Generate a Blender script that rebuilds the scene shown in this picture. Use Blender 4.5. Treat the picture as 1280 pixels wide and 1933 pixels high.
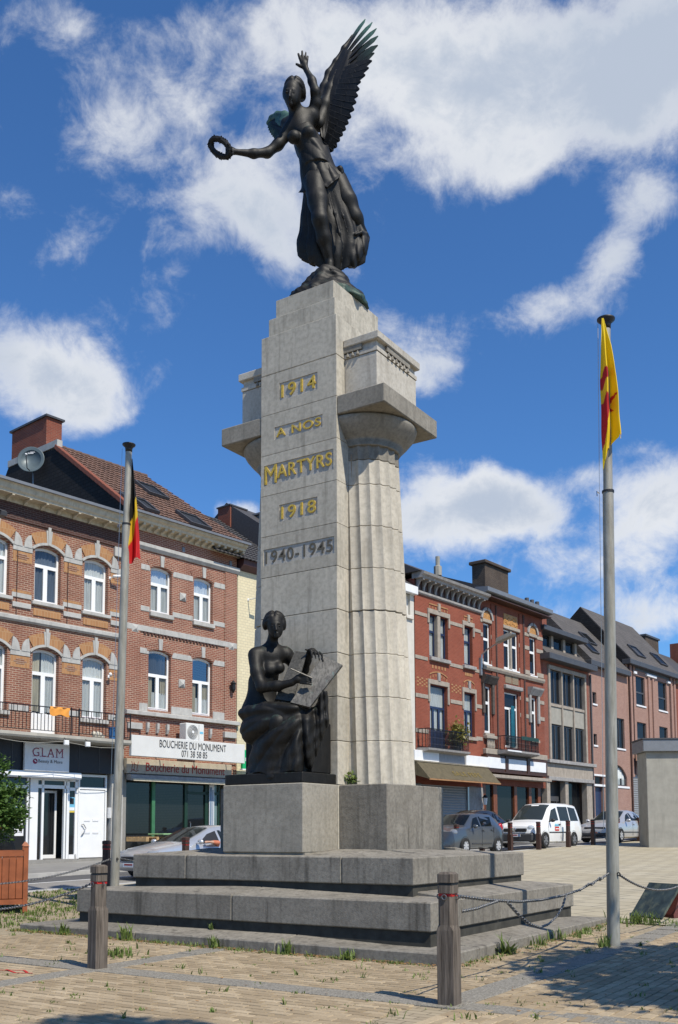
import bpy, bmesh, math, random
import numpy as np
from mathutils import Vector, Matrix
random.seed(7); RNG = np.random.default_rng(7)
R = math.radians; PI = math.pi
scene = bpy.context.scene
for o in list(bpy.data.objects): bpy.data.objects.remove(o)
COL = scene.collection

# ------------------------------------------------------------------ camera, sky, sun, exposure
YAW = 0.57824
cam_d = bpy.data.cameras.new('camera'); cam = bpy.data.objects.new('camera', cam_d); COL.objects.link(cam)
cam.location = (7.9246, -12.1090, 1.5)
cam.rotation_mode = 'QUATERNION'
cam.rotation_quaternion = (Matrix.Rotation(YAW, 3, 'Z') @ Matrix.Rotation(PI/2 + 0.09017, 3, 'X') @ Matrix.Rotation(-0.00396, 3, 'Z')).to_quaternion()
cam_d.sensor_fit = 'VERTICAL'; cam_d.sensor_height = 36; cam_d.sensor_width = 36
cam_d.lens = 1861.41/1933*36
cam_d.shift_y = (1402.448-966.5)/1933
cam_d.clip_start = 0.1; cam_d.clip_end = 3000
scene.camera = cam
SUN_EL = R(52.5); SUN = Vector((0.579, -0.188, 0.793)).normalized()
W = bpy.data.worlds.new('World'); scene.world = W; W.use_nodes = True
nt = W.node_tree; nt.nodes.clear()
def wn(t, **k):
    n = nt.nodes.new(t)
    for a, b in k.items(): setattr(n, a, b)
    return n
def wl(a, b): nt.links.new(a, b)
def wm(op, a, b=None, c=None, clamp=False):
    n = wn('ShaderNodeMath', operation=op); n.use_clamp = clamp
    for i, v in enumerate((a, b, c)):
        if v is None: continue
        if isinstance(v, (int, float)): n.inputs[i].default_value = v
        else: wl(v, n.inputs[i])
    return n.outputs[0]
sky = wn('ShaderNodeTexSky', sky_type='NISHITA'); sky.sun_disc = False
sky.sun_elevation = SUN_EL; sky.sun_rotation = math.atan2(SUN.x, SUN.y)
sky.air_density = 1.0; sky.dust_density = 0.25; sky.ozone_density = 3.0; sky.altitude = 150
tc = wn('ShaderNodeTexCoord')
rot = wn('ShaderNodeVectorRotate', rotation_type='Z_AXIS'); rot.inputs['Angle'].default_value = -YAW
wl(tc.outputs['Generated'], rot.inputs['Vector'])
sep = wn('ShaderNodeSeparateXYZ'); wl(rot.outputs[0], sep.inputs[0])
az = wm('MULTIPLY', wm('ARCTAN2', sep.outputs[0], sep.outputs[1]), 57.29578)
el = wm('MULTIPLY', wm('ARCSINE', sep.outputs[2]), 57.29578)
ae = wn('ShaderNodeCombineXYZ'); wl(az, ae.inputs[0]); wl(el, ae.inputs[1])
def wnoise(vec, scale, detail, rough, off=(0, 0, 0), dist=0.0, sq=(1, 1, 1)):
    m = wn('ShaderNodeMapping'); m.inputs['Location'].default_value = off; m.inputs['Scale'].default_value = sq
    wl(vec, m.inputs['Vector'])
    n = wn('ShaderNodeTexNoise'); n.inputs['Scale'].default_value = scale; n.inputs['Detail'].default_value = detail
    n.inputs['Roughness'].default_value = rough; n.inputs['Distortion'].default_value = dist
    wl(m.outputs[0], n.inputs['Vector']); return n.outputs['Fac']
# cloud masses of that afternoon: azimuth, elevation (degrees from the square's axis), half sizes, weight
CLOUDS = [(12.5, 37.9, 8.5, 3.2, .60), (4.5, 39.6, 8.0, 3.0, .52), (18.8, 38.0, 5, 3.6, .52), (-3.0, 40.8, 5.0, 2.0, .36), (-9.2, 38.4, 5.0, 3.2, .38), (-14.2, 35.2, 3.4, 2.4, .27), (-16.5, 40.2, 3.0, 1.4, .24), (9.0, 34.9, 5.0, 1.5, .30),
 (-5.4, 34.0, 4.0, 2.0, .50), (-9.0, 31.4, 2.6, 1.5, .24), (-3.2, 32.2, 2.2, 1.2, .30), (-18.0, 24.9, 4.2, 2.7, .68), (-14.0, 23.6, 2.2, 2.2, .42), (-5.9, 18.2, 1.3, .7, .64), (18.0, 32.4, 1.9, 1.9, .46), (16.2, 30.4, 1.9, 1.4, .44),
 (12.6, 28.5, 2.2, 1.3, .46), (16.6, 27.9, 1.6, 1.0, .34), (5.4, 25.6, 3.0, 1.5, .44), (3.2, 27.0, 1.8, 1.7, .30), (5.2, 18.6, 3.0, 2.4, .64), (8.8, 18.9, 2.6, 2.2, .64), (11.4, 17.6, 2.4, 1.6, .46), (14.6, 19.8, 1.4, .9, .26),
 (17.9, 17.4, 3.2, 2.5, .68), (14.5, 14.6, 4.0, 1.4, .40), (12.0, 12.0, 7.0, 1.6, .36), (18.5, 12.0, 3.0, 1.8, .36), (-15.6, 31.0, 2.6, 1.5, .24), (-10.6, 29.2, 2.0, 1.5, .22), (-1.5, 30.8, 2.6, 1.2, .14), (-19.5, 33.5, 2.0, 1.6, .22),
 (-2.0, 21.0, 2.0, 1.0, -.2), (-18.6, 37.0, 1.4, 1.2, -.26), (12.8, 23.4, 5.0, 1.9, -.34), (14.0, 17.4, .8, 1.0, -.20), (7.6, 30.4, 4.0, 1.7, -.30), (13.4, 32.6, 1.6, 1.4, -.26), (-11.0, 20.4, 4.5, 1.6, -.25)]
acc = None
for a, e, sa, se, w in CLOUDS:
    s = wn('ShaderNodeVectorMath', operation='SUBTRACT'); wl(ae.outputs[0], s.inputs[0]); s.inputs[1].default_value = (a, e, 0)
    m = wn('ShaderNodeVectorMath', operation='MULTIPLY'); wl(s.outputs[0], m.inputs[0]); m.inputs[1].default_value = (1/sa, 1/se, 0)
    d = wn('ShaderNodeVectorMath', operation='DOT_PRODUCT'); wl(m.outputs[0], d.inputs[0]); wl(m.outputs[0], d.inputs[1])
    g = wm('MULTIPLY', wm('POWER', 2.718, wm('MULTIPLY', d.outputs['Value'], -1.0)), w)
    acc = g if acc is None else wm('ADD', acc, g)
# elsewhere: broken cloud, thinned out of view to lower the ambient light
dv = wn('ShaderNodeVectorMath', operation='DIVIDE'); wl(rot.outputs[0], dv.inputs[0])
zz = wm('ADD', wm('MAXIMUM', sep.outputs[2], 0.02), 0.16)
czz = wn('ShaderNodeCombineXYZ'); [wl(zz, czz.inputs[i]) for i in range(3)]; wl(czz.outputs[0], dv.inputs[1])
outside = wm('SMOOTH_MIN', wm('ADD', wm('MULTIPLY', wnoise(dv.outputs[0], 1.3, 3, .5, (3, 1, 0)), 1.3), -.72), .34, .2)
front = wm('MULTIPLY', wm('SUBTRACT', wm('ABSOLUTE', az), 24), .1, clamp=True)
acc = wm('ADD', acc, wm('MULTIPLY', front, outside))
f1 = wnoise(rot.outputs[0], 7.5, 9, .60, (1.7, .3, 0), .35, (1, 1, 1.5))
f2 = wnoise(rot.outputs[0], 24, 9, .66, (5.7, 2.3, 0), .35)
fb = wm('ADD', wm('MULTIPLY', wm('SUBTRACT', f1, .5), 1.75), wm('MULTIPLY', wm('SUBTRACT', f2, .5), 1.25))
dens = wm('ADD', acc, wm('MULTIPLY', fb, 0.62))
mr = wn('ShaderNodeMapRange', interpolation_type='SMOOTHSTEP'); wl(dens, mr.inputs['Value'])
mr.inputs['From Min'].default_value = .14; mr.inputs['From Max'].default_value = .66; mr.inputs['To Max'].default_value = .95
thick = wn('ShaderNodeMapRange', interpolation_type='SMOOTHSTEP'); wl(wm('ADD', dens, wm('MULTIPLY', wm('SUBTRACT', wnoise(rot.outputs[0], 5.0, 4, .5, (9, 4, 2), .2), .5), .9)), thick.inputs['Value'])
thick.inputs['From Min'].default_value = .38; thick.inputs['From Max'].default_value = .95
ccol = wn('ShaderNodeMix', data_type='RGBA'); wl(thick.outputs[0], ccol.inputs['Factor'])
ccol.inputs['A'].default_value = (10.0, 10.2, 10.5, 1); ccol.inputs['B'].default_value = (6.0, 6.8, 8.1, 1)
skt = wn('ShaderNodeMix', data_type='RGBA', blend_type='MULTIPLY'); skt.inputs['Factor'].default_value = 1
wl(sky.outputs[0], skt.inputs['A']); skt.inputs['B'].default_value = (.74, 1.26, 1.78, 1)
smix = wn('ShaderNodeMix', data_type='RGBA'); wl(mr.outputs[0], smix.inputs['Factor'])
wl(skt.outputs['Result'], smix.inputs['A']); wl(ccol.outputs['Result'], smix.inputs['B'])
bg = wn('ShaderNodeBackground'); bg.inputs['Strength'].default_value = 0.079; wl(smix.outputs['Result'], bg.inputs['Color'])
wo = wn('ShaderNodeOutputWorld'); wl(bg.outputs[0], wo.inputs['Surface'])
sd = bpy.data.lights.new('sun', 'SUN'); sd.energy = 5.0; sd.angle = R(.53); sd.color = (1, .93, .80)
so = bpy.data.objects.new('sun', sd); COL.objects.link(so); so.rotation_euler = SUN.to_track_quat('Z', 'Y').to_euler(); so.location = (20, -10, 30)
vs = scene.view_settings; vs.view_transform = 'Standard'; vs.look = 'None'; vs.gamma = 1; vs.exposure = 0.11; vs.use_curve_mapping = False
scene.render.engine = 'CYCLES'; scene.cycles.use_denoising = True; scene.cycles.max_bounces = 6; scene.cycles.transparent_max_bounces = 12
scene.cycles.caustics_reflective = False; scene.cycles.caustics_refractive = False

# ------------------------------------------------------------------ helpers
CX, CY = 7.9246, -12.1090; FX, FY = -math.sin(YAW), math.cos(YAW)
def gz(x, y):                      # the square rises gently away from the near corner
    t = min(max(0.0, (x-CX)*FX + (y-CY)*FY - 11), 60)
    return .0365*t*t/(t+9)
class B:
    """collects geometry for one mesh"""
    def __init__(s): s.v = []; s.f = []; s.mi = []; s.cur = 0; s.sm = False; s.fs = []
    def add(s, vs, fs):
        n = len(s.v); s.v += [tuple(p) for p in vs]
        for f in fs: s.f.append(tuple(i+n for i in f)); s.mi.append(s.cur); s.fs.append(s.sm)
        return s
    def box(s, x0, x1, y0, y1, z0, z1):
        if x0 > x1: x0, x1 = x1, x0
        if y0 > y1: y0, y1 = y1, y0
        if z0 > z1: z0, z1 = z1, z0
        return s.add([(x0,y0,z0),(x1,y0,z0),(x1,y1,z0),(x0,y1,z0),(x0,y0,z1),(x1,y0,z1),(x1,y1,z1),(x0,y1,z1)],
              [(0,3,2,1),(4,5,6,7),(0,1,5,4),(1,2,6,5),(2,3,7,6),(3,0,4,7)])
    def bbox(s, x0, x1, y0, y1, z0, z1, c=.01):   # box with bevelled edges
        X, Y, Z = (x0, x1), (y0, y1), (z0, z1); P = []
        def vi(i, j, k, ax):
            p = [X[i], Y[j], Z[k]]; ins = [(c if q == 0 else -c) for q in (i, j, k)]
            for a in range(3):
                if a != ax: p[a] += ins[a]
            return tuple(p)
        idx = {}; vs = []
        for i in (0,1):
            for j in (0,1):
                for k in (0,1):
                    for ax in range(3): idx[i,j,k,ax] = len(vs); vs.append(vi(i,j,k,ax))
        fs = []; q = [(0,0),(1,0),(1,1),(0,1)]
        for a in range(3):
            b_, c_ = (a+1) % 3, (a+2) % 3
            for e in (0,1):
                l = []
                for (m, n) in q:
                    t = [0,0,0]; t[a] = e; t[b_] = m; t[c_] = n; l.append(idx[t[0],t[1],t[2],a])
                fs.append(tuple(l if e else l[::-1]))
            for m in (0,1):
                for n in (0,1):
                    t0 = [0,0,0]; t1 = [0,0,0]; t0[b_] = t1[b_] = m; t0[c_] = t1[c_] = n; t0[a] = 0; t1[a] = 1
                    l = [idx[(*t0, b_)], idx[(*t1, b_)], idx[(*t1, c_)], idx[(*t0, c_)]]
                    fs.append(tuple(l if (m == n) else l[::-1]))
        for i in (0,1):
            for j in (0,1):
                for k in (0,1):
                    l = [idx[i,j,k,0], idx[i,j,k,1], idx[i,j,k,2]]
                    fs.append(tuple(l if (i+j+k) % 2 == 1 else l[::-1]))
        return s.add(vs, fs)
    def prism(s, poly, a0, a1, axis='y'):  # polygon (p,q) swept along an axis
        n = len(poly)
        def pt(p, q, a): return {'y': (p, a, q), 'x': (a, p, q), 'z': (p, q, a)}[axis]
        vs = [pt(p, q, a0) for p, q in poly] + [pt(p, q, a1) for p, q in poly]
        fs = [tuple(range(n)), tuple(range(2*n-1, n-1, -1))] + [(i, i+n, (i+1) % n + n, (i+1) % n) for i in range(n)]
        return s.add(vs, fs)
    def tube(s, path, r, n=8, cap=True, close=False):
        P = [Vector(p) for p in path]; rr = r if isinstance(r, (list, tuple)) else [r]*len(P)
        vs = []; fs = []; m = len(P); up = None
        for i, p in enumerate(P):
            if close: d = P[(i+1) % m]-P[i-1]
            else: d = P[min(i+1, m-1)]-P[max(i-1, 0)]
            if d.length < 1e-9: d = Vector((0,0,1))
            d.normalize()
            if up is None: up = Vector((0,0,1)) if abs(d.z) < .9 else Vector((1,0,0))
            u = d.cross(up)
            if u.length < 1e-4: u = d.cross(Vector((0.3,1,0.2)))
            u.normalize(); w = u.cross(d); up = w
            for k in range(n):
                a = 2*PI*k/n; vs.append(p + (u*math.cos(a)+w*math.sin(a))*rr[i])
        for i in range(m if close else m-1):
            for k in range(n):
                a, b = i*n+k, i*n+(k+1) % n; c, d_ = ((i+1) % m)*n+(k+1) % n, ((i+1) % m)*n+k
                fs.append((a, b, c, d_))
        if cap and not close: fs += [tuple(range(n-1, -1, -1)), tuple(range((m-1)*n, m*n))]
        return s.add(vs, fs)
    def lathe(s, prof, n=24, cx=0, cy=0, a0=0, a1=2*PI, cap=True):
        full = abs(a1-a0-2*PI) < 1e-6; k = n if full else n+1; vs = []; fs = []
        for r, z in prof:
            for i in range(k):
                a = a0+(a1-a0)*i/n; vs.append((cx+r*math.cos(a), cy+r*math.sin(a), z))
        for j in range(len(prof)-1):
            for i in range(n):
                i2 = (i+1) % k; fs.append((j*k+i, j*k+i2, (j+1)*k+i2, (j+1)*k+i))
        if full and cap:
            if prof[0][0] > 1e-6: fs.append(tuple(range(k-1, -1, -1)))
            if prof[-1][0] > 1e-6: fs.append(tuple(range((len(prof)-1)*k, len(prof)*k)))
        return s.add(vs, fs)
    def quad(s, *p): return s.add(p, [tuple(range(len(p)))])
    def ell(s, c, r, n=12, m=8):
        vs = [(c[0], c[1], c[2]-r[2])]; fs = []
        for j in range(1, m):
            t = -PI/2+PI*j/m
            for i in range(n): a = 2*PI*i/n; vs.append((c[0]+r[0]*math.cos(t)*math.cos(a), c[1]+r[1]*math.cos(t)*math.sin(a), c[2]+r[2]*math.sin(t)))
        vs.append((c[0], c[1], c[2]+r[2])); L = len(vs)-1
        for i in range(n):
            fs.append((0, 1+(i+1) % n, 1+i)); fs.append((L, L-n+i, L-n+(i+1) % n))
            for j in range(m-2): a = 1+j*n; fs.append((a+i, a+(i+1) % n, a+n+(i+1) % n, a+n+i))
        return s.add(vs, fs)
    def xf(s, M, start=0):
        s.v[start:] = [tuple(M @ Vector(p)) for p in s.v[start:]]; return s
    def mesh(s, name, mats, smooth=False):
        me = bpy.data.meshes.new(name); me.from_pydata(s.v, [], s.f)
        for m in (mats if isinstance(mats, (list, tuple)) else [mats]): me.materials.append(m)
        me.polygons.foreach_set('material_index', s.mi)
        me.polygons.foreach_set('use_smooth', [smooth or q for q in s.fs])
        me.update(); return me
def link(name, me, parent=None, loc=None, rz=None, M=None):
    o = bpy.data.objects.new(name, me); COL.objects.link(o)
    if parent is not None: o.parent = parent
    if M is not None: o.matrix_local = M
    if loc is not None: o.location = loc
    if rz is not None: o.rotation_euler = (0, 0, rz)
    return o
def obj(name, b, mats, parent=None, loc=None, rz=None, smooth=False, fix=False):
    me = b.mesh(name, mats, smooth)
    if fix or smooth:
        bm = bmesh.new(); bm.from_mesh(me); bmesh.ops.recalc_face_normals(bm, faces=bm.faces); bm.to_mesh(me); bm.free()
    return link(name, me, parent, loc, rz)
def edge_smooth(o, ang=40):
    me = o.data; me.polygons.foreach_set('use_smooth', [True]*len(me.polygons)); me.set_sharp_from_angle(angle=R(ang)); return o
def tag(o, label, cat, group=None, kind=None):
    o['label'] = label; o['category'] = cat
    if group: o['group'] = group
    if kind: o['kind'] = kind
    return o
def thing(name, label, cat, loc=(0,0,0), rz=0, group=None):
    o = bpy.data.objects.new(name, None); COL.objects.link(o); o.location = loc; o.rotation_euler = (0,0,rz); o.empty_display_size = .2
    return tag(o, label, cat, group)
def kids(o): return [c for c in COL.objects if c.parent == o]
def dup(root, loc, rz=None, label=None, group=None):
    r = root.copy(); COL.objects.link(r); r.location = loc
    if rz is not None: r.rotation_euler = (0,0,rz)
    if label: r['label'] = label
    if group: r['group'] = group
    for ch in root.children:
        c = ch.copy(); COL.objects.link(c); c.parent = r
        for g in ch.children:
            d = g.copy(); COL.objects.link(d); d.parent = c
    return r
def struct(o): o['kind'] = 'structure'; return o
def stuff(o): o['kind'] = 'stuff'; return o

# ------------------------------------------------------------------ materials
class MT:
    def __init__(s, name):
        s.m = bpy.data.materials.new(name); s.m.use_nodes = True; s.t = s.m.node_tree; s.b = s.t.nodes['Principled BSDF']
        s.tc = s.t.nodes.new('ShaderNodeTexCoord')
    def n(s, t, **k):
        x = s.t.nodes.new(t)
        for a, b in k.items(): setattr(x, a, b)
        return x
    def l(s, a, b): s.t.links.new(a, b)
    def vec(s, sc=(1,1,1), rot=(0,0,0), loc=(0,0,0), src='Object'):
        m = s.n('ShaderNodeMapping'); m.inputs['Scale'].default_value = sc; m.inputs['Rotation'].default_value = rot; m.inputs['Location'].default_value = loc
        s.l(s.tc.outputs[src], m.inputs['Vector']); return m.outputs[0]
    def noise(s, scale=5, detail=4, rough=.55, vec=None, dist=0):
        x = s.n('ShaderNodeTexNoise'); x.inputs['Scale'].default_value = scale; x.inputs['Detail'].default_value = detail; x.inputs['Roughness'].default_value = rough; x.inputs['Distortion'].default_value = dist
        s.l(vec if vec is not None else s.tc.outputs['Object'], x.inputs['Vector']); return x.outputs['Fac']
    def ramp(s, f, a, b):
        x = s.n('ShaderNodeMapRange'); s.l(f, x.inputs['Value']); x.inputs['From Min'].default_value = a; x.inputs['From Max'].default_value = b; return x.outputs[0]
    def mix(s, f, a, b, bt='MIX'):
        x = s.n('ShaderNodeMix', data_type='RGBA', blend_type=bt)
        for key, v in (('Factor', f), ('A', a), ('B', b)):
            if isinstance(v, (int, float)): x.inputs[key].default_value = v
            elif isinstance(v, tuple): x.inputs[key].default_value = (*v[:3], 1)
            else: s.l(v, x.inputs[key])
        return x.outputs['Result']
    def math(s, op, a, b=None):
        x = s.n('ShaderNodeMath', operation=op)
        for i, v in enumerate((a, b)):
            if v is None: continue
            if isinstance(v, (int, float)): x.inputs[i].default_value = v
            else: s.l(v, x.inputs[i])
        return x.outputs[0]
    def bump(s, h, strength=.3, dist=.01):
        x = s.n('ShaderNodeBump'); x.inputs['Strength'].default_value = strength; x.inputs['Distance'].default_value = dist
        s.l(h, x.inputs['Height']); s.l(x.outputs[0], s.b.inputs['Normal'])
    def out(s, col=None, rough=None, metal=None, spec=None):
        for key, v in (('Base Color', col), ('Roughness', rough), ('Metallic', metal), ('Specular IOR Level', spec)):
            if v is None: continue
            if isinstance(v, tuple): s.b.inputs[key].default_value = (*v[:3], 1)
            elif isinstance(v, (int, float)): s.b.inputs[key].default_value = v
            else: s.l(v, s.b.inputs[key])
        return s.m
def plain(name, c, rough=.6, metal=0, var=.12, sc=6, bump=0, bsc=60, spec=.4, dirt=None):
    t = MT(name); f = t.noise(sc, 5, .6)
    a = tuple(max(0, q*(1-var)) for q in c); b = tuple(min(1, q*(1+var)) for q in c)
    col = t.mix(t.ramp(f, .3, .7), a, b)
    if dirt: col = t.mix(t.math('MULTIPLY', t.ramp(t.noise(sc*.6, 6, .7, t.vec((3,3,.35))), .5, .78), dirt[1]), col, dirt[0])
    if bump: t.bump(t.noise(bsc, 4, .6), bump, .004)
    return t.out(col, rough, metal, spec)
def stone(name, c1, c2, dark, streak=.5, pit=.35, sc=3.0, rough=.85):
    t = MT(name)
    f = t.noise(sc, 8, .65); g = t.noise(sc*9, 5, .6); ob = t.n('ShaderNodeObjectInfo')
    col = t.mix(t.ramp(f, .3, .7), c1, c2)
    col = t.mix(t.math('MULTIPLY', t.ramp(g, .42, .68), .42), col, dark)
    st = t.ramp(t.noise(2.2, 6, .62, t.vec((3.2,3.2,.28))), .52, .72)
    col = t.mix(t.math('MULTIPLY', st, streak), col, dark)
    sp = t.ramp(t.noise(34, 3, .7), .66, .74)
    col = t.mix(t.math('MULTIPLY', sp, .45), col, tuple(q*.6 for q in dark))
    hsv = t.n('ShaderNodeHueSaturation'); t.l(col, hsv.inputs['Color']); t.l(t.math('ADD', t.math('MULTIPLY', ob.outputs['Random'], .16), .92), hsv.inputs['Value'])
    h = t.math('ADD', t.math('MULTIPLY', g, .6), t.noise(90, 3, .6)); t.bump(h, pit, .006)
    return t.out(hsv.outputs[0], rough, 0, .3)
def brick(name, c1, c2, mortar, c3=None, bw=.22, rh=.068, ms=.011, bump=.5, var=.5):
    t = MT(name); sp = t.n('ShaderNodeSeparateXYZ'); t.l(t.tc.outputs['Object'], sp.inputs[0])
    cm = t.n('ShaderNodeCombineXYZ'); t.l(t.math('ADD', sp.outputs[0], sp.outputs[1]), cm.inputs[0]); t.l(sp.outputs[2], cm.inputs[1])
    x = t.n('ShaderNodeTexBrick'); t.l(cm.outputs[0], x.inputs['Vector']); x.inputs['Scale'].default_value = 1
    x.inputs['Brick Width'].default_value = bw; x.inputs['Row Height'].default_value = rh; x.inputs['Mortar Size'].default_value = ms; x.inputs['Mortar Smooth'].default_value = .1; x.inputs['Bias'].default_value = 0
    x.inputs['Color1'].default_value = (*c1, 1); x.inputs['Color2'].default_value = (*c2, 1); x.inputs['Mortar'].default_value = (*mortar, 1)
    f = t.noise(1.1, 6, .62); col = t.mix(t.math('MULTIPLY', t.ramp(f, .35, .7), var), x.outputs['Color'], c3 or tuple(q*.55 for q in c1), 'MIX')
    col = t.mix(t.math('MULTIPLY', t.ramp(t.noise(.8, 5, .7, t.vec((2,2,.3))), .55, .8), .35), col, tuple(q*.4 for q in c1))
    t.bump(x.outputs['Fac'], -bump, .006)
    return t.out(col, .85, 0, .25)
MA = {}
MA['stele'] = stone('pale limestone', (.40,.365,.30), (.53,.487,.405), (.20,.183,.15), .75, .45, 1.6)  # colour kept darker than the columns for the shade on its front
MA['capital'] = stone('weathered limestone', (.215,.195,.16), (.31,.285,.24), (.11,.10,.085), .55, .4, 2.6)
MA['frieze'] = stone('stained pale limestone', (.42,.385,.325), (.53,.495,.43), (.25,.22,.18), .6, .35, 2.4)
MA['blue'] = stone('belgian blue stone', (.190,.172,.143), (.285,.262,.222), (.07,.063,.052), .85, .75, 2.4)
MA['plinth'] = stone('plinth blue stone', (.27,.248,.205), (.37,.34,.285), (.145,.132,.108), .5, .55, 2.2)
MA['riser'] = plain('shade toned riser', (.045,.043,.036), .95, 0, .4, 5)  # near-black colour stands in for the recess shade under each step
MA['dark'] = plain('shadow gap mortar', (.05,.048,.045), .95)
MA['column'] = stone('pale column limestone', (.45,.41,.34), (.57,.525,.44), (.27,.245,.20), .55, .4, 1.8)  # brighter copy of the stele stone, sunlit tone put into the colour
MA['rust'] = stone('stained joint', (.30,.22,.15), (.42,.33,.24), (.17,.12,.08), .6, .4, 5)
def bronze():
    t = MT('dark bronze'); geo = t.n('ShaderNodeNewGeometry'); sp = t.n('ShaderNodeSeparateXYZ'); t.l(geo.outputs['Normal'], sp.inputs[0])
    f = t.noise(9, 7, .65); col = t.mix(t.ramp(f, .3, .7), (.0065,.006,.0054), (.016,.0147,.0128))
    st = t.ramp(t.noise(3.2, 6, .6, t.vec((5,5,.5))), .54, .74)
    col = t.mix(t.math('MULTIPLY', st, .35), col, (.055,.051,.045))
    gr = t.math('MULTIPLY', t.ramp(t.noise(5, 5, .65), .56, .72), t.math('MULTIPLY', t.ramp(sp.outputs[2], .25, .9), .5))
    col = t.mix(gr, col, (.13,.22,.18))
    pt = t.n('ShaderNodeVertexColor', layer_name='patina'); col = t.mix(t.math('MULTIPLY', pt.outputs['Color'], t.ramp(t.noise(14, 5, .7), .2, .65)), col, (.13,.30,.23))
    t.bump(t.noise(42, 5, .6), .35, .006)
    return t.out(col, .56, .25, .38)
MA['bronze'] = bronze()
def tablet():
    t = MT('worn bronze tablet'); f = t.noise(6, 8, .7, t.vec((4,4,1.2))); col = t.mix(t.ramp(f, .35, .7), (.06,.057,.052), (.20,.19,.17))
    col = t.mix(t.math('MULTIPLY', t.ramp(t.noise(3, 6, .7, t.vec((6,6,.6))), .6, .7), .5), col, (.16,.25,.23)); t.bump(t.noise(60, 5, .6), .4, .005)
    return t.out(col, .5, .4, .4)
MA['tablet'] = tablet(); MA['tablet2'] = plain('pitted bronze tablet', (.055,.053,.048), .6, .3, .5, 30, .6, 40)
MA['gold'] = plain('worn gilding', (.62,.42,.07), .45, .25, .3, 30, .3)
MA['lead'] = plain('grey inscription', (.10,.09,.07), .8, 0, .2, 30, .3)
MA['panel'] = stone('inscription field', (.40,.38,.34), (.50,.475,.43), (.2,.19,.18), .3, .6, 6)
MA['bk_a'] = brick('brick of the beauty shop house', (.265,.10,.062), (.175,.066,.046), (.40,.30,.22), var=.5)
MA['bk_b'] = brick('brick of the butcher house', (.28,.10,.064), (.19,.068,.048), (.42,.31,.23), var=.45)
MA['bk_e'] = brick('orange red brick', (.27,.068,.038), (.215,.052,.030), (.30,.14,.095), ms=.007, var=.45)
MA['bk_f'] = brick('red brick of the balcony house', (.24,.064,.038), (.18,.048,.03), (.25,.13,.09), ms=.007, var=.5)
MA['bk_g'] = brick('brown red brick', (.25,.075,.048), (.19,.058,.04), (.28,.17,.13), ms=.008, var=.3)
MA['bk_h'] = brick('pink brown brick', (.33,.185,.14), (.27,.145,.11), (.38,.28,.24), ms=.008, var=.25)
MA['bk_dk'] = brick('dark glazed brick', (.085,.035,.028), (.05,.024,.02), (.12,.09,.08), var=.3)
MA['bk_black'] = brick('black slate cladding', (.018,.017,.018), (.028,.026,.026), (.008,.008,.008), bw=.3, rh=.14, ms=.012)
MA['bk_ch'] = brick('chimney brick', (.26,.07,.04), (.18,.05,.035), (.24,.14,.1), ms=.008, var=.5)
MA['bk_chd'] = brick('sooty chimney brick', (.05,.034,.027), (.085,.06,.045), (.13,.11,.09), ms=.012)
MA['ochre'] = brick('ochre brick', (.41,.215,.098), (.33,.165,.075), (.42,.28,.16), bw=.11, rh=.3, ms=.006, var=.15)
MA['cream_t'] = brick('cream glazed tile', (.68,.60,.40), (.62,.54,.36), (.42,.38,.28), bw=.2, rh=.11, ms=.007, c3=(.55,.48,.32), var=.3)
MA['band'] = plain('grey blue stone band', (.41,.40,.375), .8, 0, .14, 4, .3, 50, .3, ((.18,.17,.155), .5))
MA['sand'] = plain('buff sandstone', (.33,.285,.235), .85, 0, .16, 5, .3, 50, .3, ((.12,.105,.09), .6))
MA['cream'] = plain('cream painted cornice', (.50,.44,.33), .6, 0, .16, 5, 0, 60, .4, ((.2,.16,.11), .6))
MA['grey_w'] = plain('weathered grey paint', (.30,.285,.27), .7, 0, .2, 5, 0, 60, .3, ((.1,.09,.08), .5))
MA['white'] = plain('white pvc', (.78,.78,.77), .35, 0, .03, 3, 0, 60, .5)
MA['whitep'] = plain('white panel', (.74,.74,.74), .5, 0, .05, 3, 0, 60, .4, ((.5,.5,.48), .3))
MA['offw'] = plain('off white sign board', (.62,.615,.585), .5, 0, .05, 2)
MA['render'] = plain('cream render', (.58,.545,.48), .85, 0, .08, 3, .2, 80, .3, ((.4,.36,.3), .4))
MA['concrete'] = plain('raw concrete', (.31,.295,.255), .9, 0, .13, 2.5, .3, 60, .3, ((.2,.19,.165), .5))
MA['zinc'] = plain('grey zinc', (.20,.205,.215), .45, .3, .1, 4)
MA['zincd'] = plain('dark zinc', (.075,.075,.08), .5, .2, .15, 4)
MA['fascia'] = plain('navy black fascia', (.014,.015,.02), .5, 0, .2, 3)
MA['darkwood'] = plain('dark stained wood', (.055,.024,.014), .5, 0, .3, 8)
MA['shopwood'] = plain('varnished shopfront wood', (.17,.055,.022), .45, 0, .3, 8)
MA['navy'] = plain('dark blue joinery', (.018,.03,.075), .4, 0, .15, 6)
MA['green'] = plain('green shop joinery', (.05,.16,.075), .4, 0, .12, 6)
MA['dgreen'] = plain('dark green joinery', (.014,.04,.024), .4, 0, .15, 6)
MA['lgreen'] = plain('pale green table', (.20,.34,.17), .5, 0, .15, 6)
MA['pgreen'] = plain('pharmacy green', (.01,.36,.12), .4, 0, .05)
MA['int'] = plain('dim interior', (.10,.095,.09), .9)
MA['room'] = plain('interior wall', (.25,.24,.22), .9)
MA['iron'] = plain('black wrought iron', (.014,.014,.016), .5, .3, .2, 20)
MA['chain'] = plain('galvanised chain', (.19,.19,.19), .38, .8, .3, 40)
MA['steel'] = plain('brushed steel', (.42,.42,.42), .32, .9, .1, 30)
MA['black'] = plain('black plastic', (.018,.018,.02), .5)
MA['tyre'] = plain('tyre rubber', (.018,.018,.018), .8)
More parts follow.
